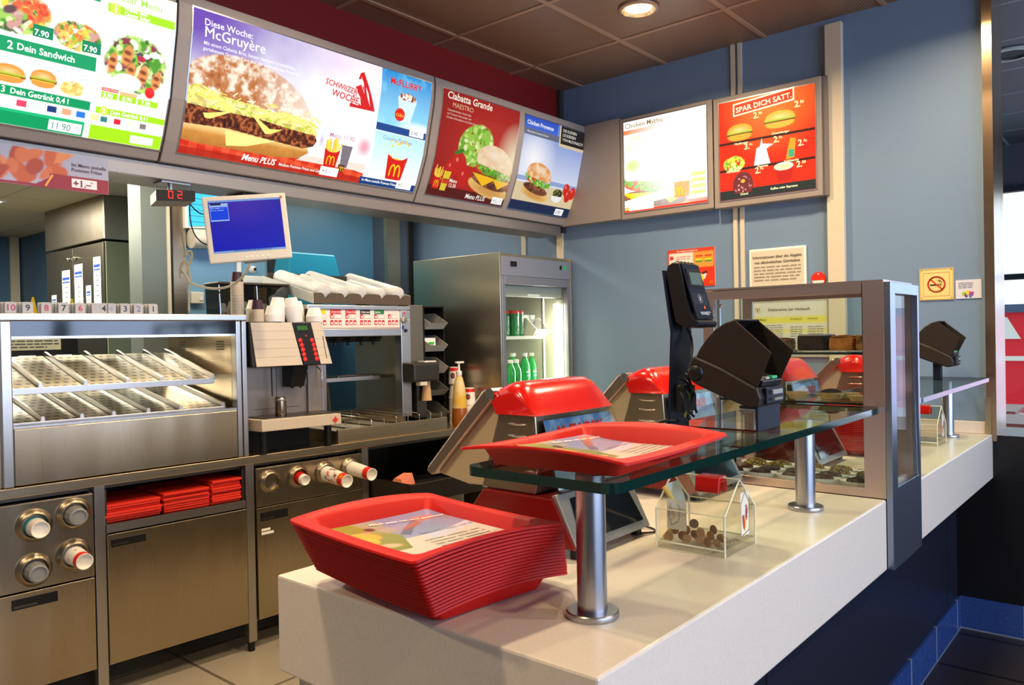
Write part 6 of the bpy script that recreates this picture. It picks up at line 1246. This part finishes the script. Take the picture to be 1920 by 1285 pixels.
# ---------------------------------------------------------------- cash registers
def register():
    t = thing('cash_register', 'cash register with glossy red hood nearest to the tray stacks', 'cash register', (1.54, 1.18, .93))
    a, b = 1.38, 1.70
    SS = mat('register_side_steel', (150, 138, 118), .34, .9); DR = mat('shaded_red_plastic', (112, 14, 12), .3)  # lower body red darkened in its colour for the shadow there
    G().prism([(1.0, .955), (1.062, 1.062), (1.27, 1.062), (1.36, .955)], 'x', a, b).o('lower_body', DR, t, bevel=.003)
    f = G().hexa([(a + .006, .994, .950), (b - .006, .994, .950), (b - .006, 1.004, .955), (a + .006, 1.004, .955), (a + .006, 1.056, 1.072), (b - .006, 1.056, 1.072), (b - .006, 1.068, 1.068), (a + .006, 1.068, 1.068)]).o('screen_frame', SILV, t, bevel=.003)
    def q(u, s, k): return (a + u, .994 + .062 * s - .002 - k, .950 + .122 * s + k * .3)
    g = G(); P = [(.03, .16), (.29, .16), (.275, .88), (.05, .88)]; g.hexa([q(*P[0], .002), q(*P[1], .002), q(*P[1], -.002), q(*P[0], -.002), q(*P[3], .002), q(*P[2], .002), q(*P[2], -.002), q(*P[3], -.002)]); g.o('dark_screen', mat('dark_glass', (16, 18, 22), .08, spec=.7, coat=.5), f)
    up_ = G().prism([(1.118, 1.063), (1.108, 1.15), (1.115, 1.246), (1.225, 1.246), (1.285, 1.063)], 'x', a + .012, b - .012).o('upper_body', SS, t, bevel=.004)
    for z in (1.160, 1.195, 1.225 - .002):
        g = G(); g.ell((a + .012, 1.168, z), (.004, .030, .0036)); g.o('louvre', CHROME, up_, smooth=True)
    g = G(); rs = []
    for s_ in (0, .004, .014, .03, .055, .09, .13, .17, .4, .6, .85, .90, .94, .97, .99, 1):
        x = a + (b - a) * s_; e = 1 - min(1, s_ / .17, (1 - s_) / .15); h = .50 + .50 * math.sqrt(max(0, 1 - e ** 2.4)) 
        sec = [(1.098, 1.245), (1.112, 1.262), (1.130, 1.290), (1.148, 1.310), (1.166, 1.320), (1.190, 1.321), (1.215, 1.314), (1.238, 1.303), (1.240, 1.296), (1.231, 1.27), (1.229, 1.245)]
        cy = 1.165; rs.append([(x, cy + (y - cy) * (1 - .06 * e), 1.245 + (z - 1.245) * h) for y, z in sec])
    g.rings(rs); g.o('red_hood', RED, t, smooth='auto', angle=60)
    G().prism([(1.232, 1.285), (1.20, 1.07), (1.33, 1.065), (1.445, 1.085)], 'x', a + .014, b - .014).o('rear_housing', mat('beige_register_side', (166, 154, 124), .45), t, bevel=.003)
    g = G(); g.prism([(1.245, 1.302), (1.225, 1.288), (1.228, 1.280), (1.43, 1.083), (1.446, 1.078), (1.462, 1.086), (1.458, 1.100), (1.262, 1.300)], 'x', a - .002, b + .002); g.o('operator_panel', mat('register_slab_steel', (170, 150, 136), .3, .9), t, bevel=.005)
    g = G(); g.cyl((a - .004, 1.238, 1.292), (b + .004, 1.238, 1.292), .014); g.o('hinge', CHROME, t, smooth='auto')
    ph = G().hexa([(a + .01, 1.052, 1.074), (b + .005, 1.052, 1.074), (b + .005, 1.056, 1.074), (a + .01, 1.056, 1.074), (a + .025, 1.096, 1.242), (b - .01, 1.096, 1.242), (b - .01, 1.100, 1.242), (a + .025, 1.100, 1.242)]).o('poster_holder', CLEAR, t)
    W_, H_ = .275, .160
    p = Pr(W_, H_, 90, 50, (70, 130, 190), plane((a + .024, 1.0590, 1.078), (1, 0, 0), (0, .255, .967), (0, -.967, .255)))
    p.grad(0, 0, W_, H_, (190, 214, 232), (60, 110, 180)); p.put(np.clip((p.noise(.03, 5, 3) - .45) * 3, 0, .7), (140, 180, 220)); p.text('McFLURRY', W_ / 2, H_ * .72, .040, (200, 36, 34), .04, align='CENTER'); p.ell(W_ * .5, H_ * .18, .06, .03, (200, 130, 110), 0, .7); p.build('poster', PRINTG, ph)
    g = G(); g.box(a + .02, b - .01, 1.046, 1.06, 1.0725, 1.0765); g.o('holder_base', BLACK, ph)
    for x in (a + .03, b - .03):
        for y in (1.02, 1.33): G().cyl((x, y, .9302), (x, y, .956), .012).o('foot', BLACK, t)
    return t
reg = register()
for dx, dy, lb in ((.70, .065, 'cash register with red hood and blue poster, half behind the black customer display'), (1.40, -.045, 'cash register with red hood seen through the left part of the pastry case'), (2.10, -.13, 'farthest cash register, a sliver of red at the edge of the pastry case')):
    r = copy_tree(reg); r.location = reg.location + Vector((dx, dy, 0)); r['label'] = lb
x = thing('register_cable', 'thin black cable loop behind the clear donation house', 'cable', (1.66, 1.0, .93)); g = G(); g.tube([(1.70 + .035 * math.cos(t), 1.02 + .03 * math.sin(t * 1.0), .9335 + .002 * math.sin(t * 2)) for t in np.linspace(0, 2 * PI, 24)], .0025, closed=True); g.o('cable', BLACK, x)

# ---------------------------------------------------------------- customer payment stand on the glass
def pay_stand(name, label, screen=True):
    t = thing(name, label, 'payment stand', (1.755, .83, 1.2))
    a, b = 1.700, 1.800
    if screen:
        g = G(); g.box(a, b + .03, .722, .945, 1.2003, 1.2045); g.o('base_plate', mat('polished_dark_plate', (120, 104, 92), .08, 1), t)
        G().box(a, b + .03, .716, .722, 1.2003, 1.258).o('front_upstand', NAVYMET, t, bevel=.001); G().box(a, b + .03, .722, .76, 1.252, 1.258).o('upstand_lip', NAVYMET, t)
        g = G(); g.hexa([(a, .940, 1.2003), (b, .940, 1.2003), (b, .946, 1.2003), (a, .946, 1.2003), (a, .928, 1.43), (b, .928, 1.43), (b, .934, 1.43), (a, .934, 1.43)]); g.hexa([(a, .928, 1.43), (b, .928, 1.43), (b, .934, 1.43), (a, .934, 1.43), (a, .948, 1.582), (b, .948, 1.582), (b, .954, 1.582), (a, .954, 1.582)]); g.o('upright', NAVYMET, t, bevel=.001)
        dv = G().prism([(.875, 1.443), (.893, 1.438), (.921, 1.455), (.945, 1.575), (.940, 1.592), (.925, 1.600), (.908, 1.598), (.900, 1.560), (.893, 1.52), (.880, 1.475), (.866, 1.457)], 'x', a + .002, b - .002).o('display_unit', mat('customer_display_black', (26, 24, 26), .35), t, bevel=.003)
        def q(x, s, k): # face of the display, s=0 bottom, 1 top
            y = .866 + (.908 - .866) * s - .004 * math.sin(PI * s) * -1; z = 1.457 + .141 * s; return (x, y - .0035 - k, z)
        def face(u0, u1, s0, s1, k, m, nm, par): return G().hexa([q(a + u0, s0, k), q(a + u1, s0, k), q(a + u1, s0, -.002), q(a + u0, s0, -.002), q(a + u0, s1, k), q(a + u1, s1, k), q(a + u1, s1, -.002), q(a + u0, s1, -.002)]).o(nm, m, par)
        face(.006, .092, .03, .98, .001, NAVYMET, 'front_plate', dv); face(.014, .086, .58, .90, .0055, BLACKM, 'screen_frame', dv); sc_ = face(.022, .080, .62, .84, .007, mat('display_glass', (92, 108, 100), .25, spec=.5), 'screen', dv)  # greenish grey of the screen colour stands for a reflection
        g = G()
        for k in range(5): g.tube([(a + .014 + .018 * k, .935, 1.597), (a + .014 + .018 * k, .918, 1.602), (a + .014 + .018 * k, .906, 1.594)], .0025, 6)
        g.o('top_ribs', BLACK, dv); G().cyl((a + .001, .868, 1.449), (b - .001, .868, 1.449), .009).o('lower_roll', NAVYMET, dv)
        p = Pr(.070, .060, 2, 2, (30, 32, 40), plane((a + .015, .8695 - .0045, 1.467), (1, 0, 0), (0, .28, .96), (0, -.96, .28)))
        cc_ = (.032, .045); p.stroke([(cc_[0] + .010 * math.cos(t_), cc_[1] + .010 * math.sin(t_)) for t_ in np.linspace(0, 2 * PI, 20)], .001, (170, 174, 180)); p.flat([(cc_[0] - .003, cc_[1] - .005), (cc_[0] + .003, cc_[1] - .006), (cc_[0] + .004, cc_[1] + .005), (cc_[0] - .002, cc_[1] + .006)], (180, 184, 190))
        p.ell(.045, .02, .004, .004, (230, 90, 20)); p.flat([(.038, .022), (.045, .028), (.048, .022), (.042, .017)], (236, 100, 30)); p.text('YOUNG', .012, .004, .010, (220, 222, 226), .05); p.text('PARTNER', .042, .008, .0055, (200, 202, 206), .03); p.text('CARD', .042, .003, .0055, (200, 202, 206), .03); p.build('print', PRINT, dv)
        g = G(); g.tube(bez((a + .06, .925, 1.445), (a + .075, .90, 1.41), (a + .06, .91, 1.36), (a + .025, .90, 1.33)), .0028); g.o('display_cable', BLACK, t, smooth=True)
        for k in range(7):
            rnd = random.Random(k); g = G(); g.tube(bez((a + rnd.uniform(0, .05), .92, 1.33 - .01 * k), (a + rnd.uniform(-.03, .09), .88, 1.27 + rnd.uniform(-.02, .04)), (a + rnd.uniform(.0, .1), .93, 1.25 + rnd.uniform(-.02, .02)), (a + rnd.uniform(.0, .07), .90, 1.215 + .003 * k)), .0032); g.o('cable', mat('olive_cable', (92, 90, 30), .5) if k == 3 else BLACK, t, smooth=True)
        g = G(); g.tube(bez((a + .02, .925, 1.212), (a - .01, .96, 1.22), (a - .05, .955, 1.205), (a - .09, .95, 1.204)), .004); g.o('cable', BLACK, t, smooth=True)
        G().box(a + .01, a + .07, .905, .927, 1.235, 1.30).o('cable_junction', BLACKM, t, bevel=.003)
    else: G().box(a + .05, a + .09, .77, .80, 1.2003, 1.27).o('upright', NAVYMET, t)
    hx0, hx1 = 1.700, 1.838
    side = [(.768, 1.456), (.793, 1.447), (.817, 1.432), (.838, 1.412), (.856, 1.389), (.865, 1.372), (.80, 1.345), (.716, 1.302), (.683, 1.380)]
    hd_ = G(); hd_.prism(side, 'x', hx0, hx0 + .004); hd_.prism([(y + .004 if y > .7 else y, z + .002) for y, z in side], 'x', hx1 - .004, hx1)
    top_ = [(.766, 1.458), (.793, 1.450), (.819, 1.434), (.840, 1.413), (.858, 1.390), (.868, 1.372)]; low_ = [(y - .003, z - .004) for y, z in top_]
    hd_.prism(top_ + low_[::-1], 'x', hx0 + .004, hx1 - .004); hd_.o('privacy_hood', BROWNBLK, t, bevel=.0015)
    cr = G().prism([(.868, 1.374), (.884, 1.358), (.890, 1.338), (.884, 1.316), (.866, 1.304), (.80, 1.277), (.735, 1.254), (.712, 1.256), (.708, 1.276), (.716, 1.302), (.80, 1.346)], 'x', hx0 - .006, hx1 + .004).o('cradle', BROWNBLK, t, bevel=.006)
    g = G(); g.lathe([(.021, -.003), (.020, .002), (.012, .006), (0, .007)], (hx0 - .006, .866, 1.334), 32, (-1, 0, 0), caps=False); g.o('pivot_knob', BLACK, cr, smooth=True)
    kp = G().hexa([(hx0 + .012, .712, 1.300), (hx1 - .012, .712, 1.300), (hx1 - .012, .83, 1.352), (hx0 + .012, .83, 1.352), (hx0 + .012, .708, 1.316), (hx1 - .012, .708, 1.316), (hx1 - .012, .826, 1.368), (hx0 + .012, .826, 1.368)]).o('keypad', BLACK, t, bevel=.003)
    G().box(hx0 + .075, hx0 + .105, .712, .730, 1.318, 1.324).o('green_key', GREEN, kp); G().box(hx0 + .04, hx0 + .06, .712, .728, 1.318, 1.323).o('key', GREYL, kp)
    G().box(hx0 + .02, hx1 - .02, .702, .712, 1.262, 1.300).o('card_slot', NAVYMET, t, bevel=.003); G().box(hx0 + .04, hx1 - .04, .696, .702, 1.284, 1.294).o('slot_lip', SILV, t); G().box(hx0 + .045, hx1 - .045, .694, .702, 1.270, 1.276).o('slot_lip', GREYP, t)
    return t
pay_stand('payment_stand', 'black payment terminal with hooded keypad and tilted customer display on the near glass shelf')
h2 = pay_stand('payment_stand', 'black hooded keypad standing on the far glass shelf, seen right of the pastry case', False); h2.location += Vector((2.13, .02, 0))
for o_ in list(h2.children):
    if o_.name.startswith('upright'): pass

# ---------------------------------------------------------------- donation houses
def house(label, coins=True):
    t = thing('donation_house', label, 'donation box', (1.683, .84, .93))
    x0, x1, y0, y1 = 1.602, 1.764, .755, .925; zb, ze, zr = .9302, 1.020, 1.092; xm = (x0 + x1) / 2; T_ = .004
    for y in (y0, y1 - T_): G().prism([(x0, zb), (x1, zb), (x1, ze), (xm, zr), (x0, ze)], 'y', y, y + T_).o('gable', CLEAR, t)
    for x in (x0, x1 - T_): G().box(x, x + T_, y0 + T_, y1 - T_, zb, ze).o('side_wall', CLEAR, t)
    for s_ in (0, 1):
        xe = x0 if s_ == 0 else x1; k = 1 if s_ == 0 else -1
        G().prism([(xe, ze), (xm, zr), (xm, zr - .005), (xe + k * .004, ze - .003)], 'y', y0 + T_, y1 - T_).o('roof_panel', CLEAR, t)
    G().box(x0 + T_, x1 - T_, y0 + T_, y1 - T_, .944, .947).o('floor', CLEAR, t)
    ED = mat('acrylic_edge', (226, 222, 200), .2, spec=.6)
    g = G(); e = .0022
    for y in (y0, y1):
        for P in ([(x0, zb), (x0, ze)], [(x1, zb), (x1, ze)], [(x0, ze), (xm, zr)], [(xm, zr), (x1, ze)]): g.tube([(P[0][0], y, P[0][1]), (P[1][0], y, P[1][1])], e, 6)
    g.tube([(xm, y0, zr), (xm, y1, zr)], e, 6)
    for x in (x0, x1): g.tube([(x, y0, ze), (x, y1, ze)], e * .6, 6); g.tube([(x, y0, .945), (x, y1, .945)], e, 6)
    g.o('edge_lines', ED, t)
    cl = G(); cl.prism([(xm - .020, zr + .003), (xm + .020, zr + .003), (xm + .026, zr - .034), (xm + .012, zr - .036), (xm + .006, zr - .010), (xm - .006, zr - .010), (xm - .012, zr - .036), (xm - .026, zr - .034)], 'y', .795, .855); cl.o('coin_slot', mat('translucent_red', (206, 14, 12), .25, coat=.4), t, bevel=.003)
    p = Pr(x1 - x0, ze - zb, 30, 20, (226, 222, 206), plane((x0, y0 - .0006, zb), (1, 0, 0), (0, 0, 1), (0, -1, 0)))
    # drawn house sign on the gable
    q_ = Pr(.044, .10, 2, 2, (232, 226, 208), plane((xm + .002, y0 - .0007, .960), (1, 0, 0), (0, 0, 1), (0, -1, 0)))
    q_.C[:] = lin((226, 220, 200)); q_.stroke([(0, 0), (.044, .01), (.044, .075), (.022, .1), (0, .075), (0, 0)], .0015, (40, 40, 70)); q_.flat([(.008, .045), (.016, .05), (.020, .020), (.014, .015)], (206, 30, 26)); q_.flat([(.018, .010), (.024, .012), (.030, .045), (.024, .05)], (236, 190, 30)); q_.flat([(.026, .035), (.032, .035), (.034, .06), (.028, .065)], (210, 40, 40)); q_.text('HELP', .034, .040, .014, (130, 50, 110), .03, rot=90)
    q_.build('house_sign', PRINT, t)
    if coins:
        pb = G(); pb.sheet([(.915 - .02 * math.sin(PI * s), .948 + .125 * s) for s in np.linspace(0, 1, 10)], 'x', x0 + .03, x0 + .09); pb.o('paper_scroll', mat('scroll_paper', (206, 208, 196), .6), t, smooth=True)
        g = G(); g.tube([(x0 + .022, .915 - .03 * math.sin(PI * s) , .948 + .120 * s) for s in np.linspace(0, 1, 10)], .0065, 10); g.o('bamboo_stick', mat('bamboo', (206, 172, 92), .5), t, smooth=True)
        q2 = Pr(.05, .07, 2, 2, (206, 206, 198), plane((x0 + .006, .90, .975), (0, -1, 0), (0, 0, 1), (-1, 0, 0))); q2.stroke([(.01, .06), (.005, .03), (.012, .01), (.03, .02), (.035, .05), (.028, .06)], .001, (90, 70, 70)); q2.stroke([(.012, .05), (.02, .03), (.01, .02)], .0012, (206, 70, 60)); q2.build('child_drawing', PRINT, t)
    return t
hs1 = house('clear acrylic donation house with red coin slot and coins on the near counter')
hs2 = house('clear acrylic donation house on the far counter beside the wall', False); hs2.location += Vector((2.03, .0, 0))
COINM = [mat('copper_nickel_coin', (168, 138, 108), .35, .7), mat('brass_coin', (150, 112, 64), .35, .7), mat('dull_coin', (126, 98, 78), .4, .7)]
g = G(); g.lathe([(.0098, 0), (.0105, .0004), (.0105, .0014), (.0098, .0018), (.0088, .0018), (.0085, .0015), (0, .0015)], (0, 0, 0), 24, caps=False); g.lathe([(0, 0), (.0098, 0)], (0, 0, 0), 24, caps=False); c0 = g.o('coin', COINM[0], smooth='auto')
rnd = random.Random(11); first = True
spots = [(0, .897, .957), (0, .884, .972), (0, .868, .960), (0, .852, .958), (0, .856, .976), (0, .836, .968), (0, .820, .957), (0, .803, .955), (0, .838, .992), (0, .818, .975), (0, .795, .972), (0, .790, .985), (0, .778, .958), (0, .770, .970), (0, .874, .983)]
for i, (dx, y, z) in enumerate(spots):
    o = c0 if i == 0 else c0.copy()
    if i: COL.objects.link(o)
    o.location = (1.613 + .004 * (i % 3), y, z); o.rotation_euler = (0, -PI / 2 + rnd.uniform(-.25, .2), rnd.uniform(-.3, .3)); o.data = c0.data if i % 3 == 0 else c0.data.copy()
    if i % 3: o.data.materials[0] = COINM[i % 3]
    tagit(o, 'small coin standing on edge in the pile inside the near donation house', 'coin', 'coins in the donation house')
for i in range(16):
    o = c0.copy(); COL.objects.link(o); o.location = (1.63 + .02 * (i % 4) + rnd.uniform(-.004, .004), .775 + .03 * (i // 4) + rnd.uniform(-.006, .006), .9475 + .002 * (i % 2)); o.rotation_euler = (rnd.uniform(-.1, .1), rnd.uniform(-.1, .1), 0)
    tagit(o, 'small coin lying flat on the floor of the near donation house', 'coin', 'flat coins in the donation house')

# ---------------------------------------------------------------- pastry case
pcs = thing('pastry_case', 'steel-framed glass pastry display case standing in the counter', 'display case', (2.595, .92, .93))
def frame_x(x0, x1, nm, m):
    g = G(); g.box(x0, x1, .640, .700, .931, 1.565); g.box(x0, x1, 1.172, 1.210, .931, 1.565); g.box(x0, x1, .700, 1.172, 1.535, 1.565); g.box(x0, x1, .700, 1.172, .931, .957); return g.o(nm, m, pcs, bevel=.001)
CS = mat('case_steel', (206, 184, 174), .34, .95, brushed=((2, 2, 140), .05)); CF = mat('case_steel_daylit', (150, 160, 180), .3, .95)  # front steel coloured bluer for the daylight reflected in it
frame_x(2.430, 2.445, 'side_frame', CS); frame_x(2.745, 2.760, 'side_frame', CS)
g = G(); g.box(2.430, 2.484, .622, .6395, .726, 1.565); g.box(2.742, 2.762, .622, .6395, .726, 1.565); g.box(2.484, 2.742, .622, .6395, 1.532, 1.565); g.box(2.484, 2.742, .622, .6395, .726, .960); g.o('front_frame', CF, pcs, bevel=.001)
G().box(2.4305, 2.7595, .641, 1.209, 1.5655, 1.572).o('top', CS, pcs); G().box(2.446, 2.744, .655, 1.19, .931, .944).o('deck', mat('case_deck', (206, 198, 186), .4), pcs)
G().box(2.4455, 2.4495, .70, 1.172, .957, 1.535).o('side_pane', PANE, pcs); G().box(2.7405, 2.7445, .70, 1.172, .957, 1.535).o('side_pane', PANE, pcs); G().box(2.484, 2.742, .641, .645, .96, 1.532).o('front_pane', PANE, pcs)
for z in (1.352, 1.200): pane_slab([(2.452, .66), (2.738, .66), (2.738, 1.165), (2.452, 1.165)], z, z + .007, pcs, 'glass_level')
for y in (.665, 1.16):
    g = G(); g.cyl((2.448, y, 1.515), (2.462, y, 1.515), .006); g.o('bolt', CHROME, pcs)
G().box(2.452, 2.462, 1.16, 1.17, .944, 1.535).o('corner_post', ALU, pcs)
DOILY = mat('white_doily', (236, 234, 226), .7, bump=(90, 1))
def doily(y0, y1, z, lab):
    g = G(); P = []
    for i in range(60):
        a = 2 * PI * i / 60; P.append((2.585 + .115 * math.copysign(abs(math.cos(a)) ** .6, math.cos(a)) * (1 + .03 * (i % 2)), (y0 + y1) / 2 + (y1 - y0) / 2 * math.copysign(abs(math.sin(a)) ** .6, math.sin(a)) * (1 + .03 * (i % 2))))
    g.prism(P, 'z', z, z + .0035); o = g.o('doily', DOILY, at=(2.585, (y0 + y1) / 2, z)); tagit(o, lab, 'doily')
doily(.70, .93, 1.3595, 'white lace paper under the cakes at the right of the upper glass level'); doily(.94, 1.14, 1.3595, 'white lace paper under the tart on the upper glass level')
def cake(nm, lab, x, y, z, w, l, h, body, top, cat='cake', wavy=0):
    t = thing(nm, lab, cat, (x, y, z)); rn = random.Random(int(y * 1000))
    g = G(); rs = []
    for k, (s, zz) in enumerate(((.94, 0), (1, .15), (1.0, .6), (.98, .92), (.9, 1.0))):
        rs.append([(x + px * s * (1 + rn.uniform(-.02, .02)), y + py * s * (1 + rn.uniform(-.02, .02)), z + h * zz * (1 + rn.uniform(-.04, .04) * (k > 2))) for px, py in rrect(-w / 2, w / 2, -l / 2, l / 2, min(w, l) * .15, 4)])
    g.rings(rs); g.o('crumb', body, t, smooth='auto')
    g = G(); rs = [[(x + px * s, y + py * s, z + h * .97 + h * zz + rn.uniform(-.002, .002) * wavy) for px, py in rrect(-w / 2, w / 2, -l / 2, l / 2, min(w, l) * .2, 5)] for s, zz in ((.98, 0), (.94, .07), (.6, .09), (.2, .10))]
    g.rings(rs); g.o('topping', top, t, smooth=True)
CH = mat('chocolate_crumb', (74, 52, 40), .8, noise=(90, .2, (40, 26, 20)), bump=(140, .8)); SUG = mat('powder_sugar', (214, 200, 186), .8); OR = mat('apricot_cake', (222, 150, 56), .6, noise=(40, .2, (190, 110, 36)), bump=(60, .6)); CRU = mat('crumble', (206, 160, 104), .8, noise=(80, .25, (160, 110, 60)), bump=(110, 1)); MAR = mat('marbled_cake', (196, 140, 70), .7, noise=(28, .08, (96, 50, 28)), bump=(70, .6))
cake('crumble_tart', 'pale crumble tart at the left of the upper glass level', 2.585, 1.03, 1.3637, .16, .10, .034, CRU, CRU, wavy=3)
cake('chocolate_cake', 'dark chocolate loaf cake dusted with sugar on the upper glass level', 2.585, .885, 1.3637, .14, .085, .048, CH, SUG)
cake('apricot_cake', 'orange apricot cake slice right of the chocolate loaf', 2.585, .790, 1.3637, .14, .075, .042, OR, OR, wavy=2)
cake('marble_cake', 'brown marbled cake slice at the right end of the upper glass level', 2.585, .712, 1.3637, .14, .07, .040, MAR, MAR, wavy=2)
TART = mat('tart_crust', (216, 176, 120), .6, bump=(80, .6)); CUPP = mat('pleated_paper', (248, 244, 236), .7)
def tart(x, y, z, lab, r=.034, fill=None, hh=.014, group=None):
    t = thing('tart', lab, 'pastry', (x, y, z), group=group); g = G(); rs = []
    for s, zz in ((.72, 0), (1.0, hh), (1.04, hh * 1.1), (.94, hh * 1.0), (.80, hh * .55)):
        rs.append([(x + r * s * (1 + (.03 if i % 2 else 0)) * math.cos(2 * PI * i / 36), y + r * s * (1 + (.03 if i % 2 else 0)) * math.sin(2 * PI * i / 36), z + zz) for i in range(36)])
    g.rings(rs, True, False); g.o('crust', TART, t, smooth='auto')
    g = G(); g.ell((x, y, z + hh * .7), (r * .9, r * .9, hh * (.9 if fill else .4)), 20, 10, .12, int(y * 997), zmin=-.2); g.o('filling', fill or mat('custard', (230, 190, 130), .5), t, smooth=True)
tart(2.56, .835, 1.2078, 'dark chocolate muffin top standing in the middle of the lower glass level', .040, CH, .020)
for i, (x_, y_) in enumerate(((2.53, .74), (2.60, .71), (2.62, .80), (2.53, .93), (2.60, .96), (2.55, 1.03), (2.63, 1.06), (2.56, 1.11))):
    tart(x_, y_, 1.2078, 'pale fluted tartlet on the lower glass level', .034, group='pale tartlets on the lower glass level')
ECH = mat('chocolate_glaze', (58, 28, 20), .35, bump=(60, .5)); PIS = mat('pistachio_crumbs', (156, 132, 40), .8, noise=(150, .06, (66, 40, 20)), bump=(220, 1))
def eclair(x, y, z, lab, glaze, group, rz=0, l=.043, w=.026):
    t = thing('cream_pastry', lab, 'pastry', (x, y, z), group=group)
    c, s = math.cos(rz), math.sin(rz)
    g = G(); rs = []
    for k, (sc_, zz) in enumerate(((.86, .0), (1.04, .010), (1.26, .021))):
        rs.append([(x + (w * sc_ * (1 + (.05 if i % 2 else 0)) * math.cos(2 * PI * i / 56)) * c - (l * sc_ * (1 + (.05 if i % 2 else 0)) * math.sin(2 * PI * i / 56)) * s, y + (w * sc_ * math.cos(2 * PI * i / 56)) * s + (l * sc_ * (1 + (.05 if i % 2 else 0)) * math.sin(2 * PI * i / 56)) * c, z + zz) for i in range(56)])
    g.rings(rs, True, False); g.o('paper_case', CUPP, t)
    g = G(); g.ell((0, 0, 0), (w * .82, l * .84, .014), 22, 12, .05, int(x * 999 + y * 77)); bmesh.ops.rotate(g.bm, verts=g.bm.verts, cent=(0, 0, 0), matrix=Matrix.Rotation(rz, 3, 'Z')); bmesh.ops.translate(g.bm, verts=g.bm.verts, vec=(x, y, z + .019)); g.o('pastry', glaze, t, smooth=True)
k = 0
for x_ in (2.490, 2.552, 2.616, 2.680):
    for y_ in (.735, .838, .941, 1.044, 1.13):
        far = x_ > 2.58
        eclair(x_ + .002 * math.sin(k), y_ + .008 * math.sin(k * 2.1), .9445, 'pistachio-sprinkled pastry in a pleated paper case at the back of the deck' if far else 'chocolate-glazed pastry in a white pleated paper case at the front of the deck', PIS if far else ECH, 'pistachio pastries' if far else 'chocolate pastries', .15 * math.sin(k)); k += 1
def pcard(x, y, z, lab, top, bot, txt):
    t = thing('price_card', lab, 'price card', (x, y, z)); w, h = .060, .062
    p = Pr(w, h, 8, 20, bot, plane((x, y, z), (.93, .36, 0), (-.07, .18, .96), (.36, -.93, .2))); p.rect(0, h * .45, w, h, top); p.text(txt, .006, h * .62, .014, (200, 60, 60), .03); p.lines(.006, .05, h * .4, .006, 2, (236, 220, 210), .4, 3); p.build('card', PRINTG, t)
    g = G(); g.sheet([(y + .003, z), (y + .03, z + .0005), (y + .012, z + .060)], 'x', x + .012, x + .05); g.o('stand', CLEAR, t)
pcard(2.60, .672, 1.3597, 'grey and brown price card at the front of the upper glass level', (196, 190, 186), (120, 70, 60), 'Kuchen'); pcard(2.62, .672, 1.2078, 'white and red price card at the front of the lower glass level', (228, 222, 218), (196, 24, 40), 'Muffin'); pcard(2.62, .672, .9445, 'yellow and white price card on the deck of the pastry case', (220, 214, 196), (206, 160, 80), 'Éclair')
struct('trim_30', G().box(4.152, 4.166, .640, .664, .93, 1.1), STEEL)
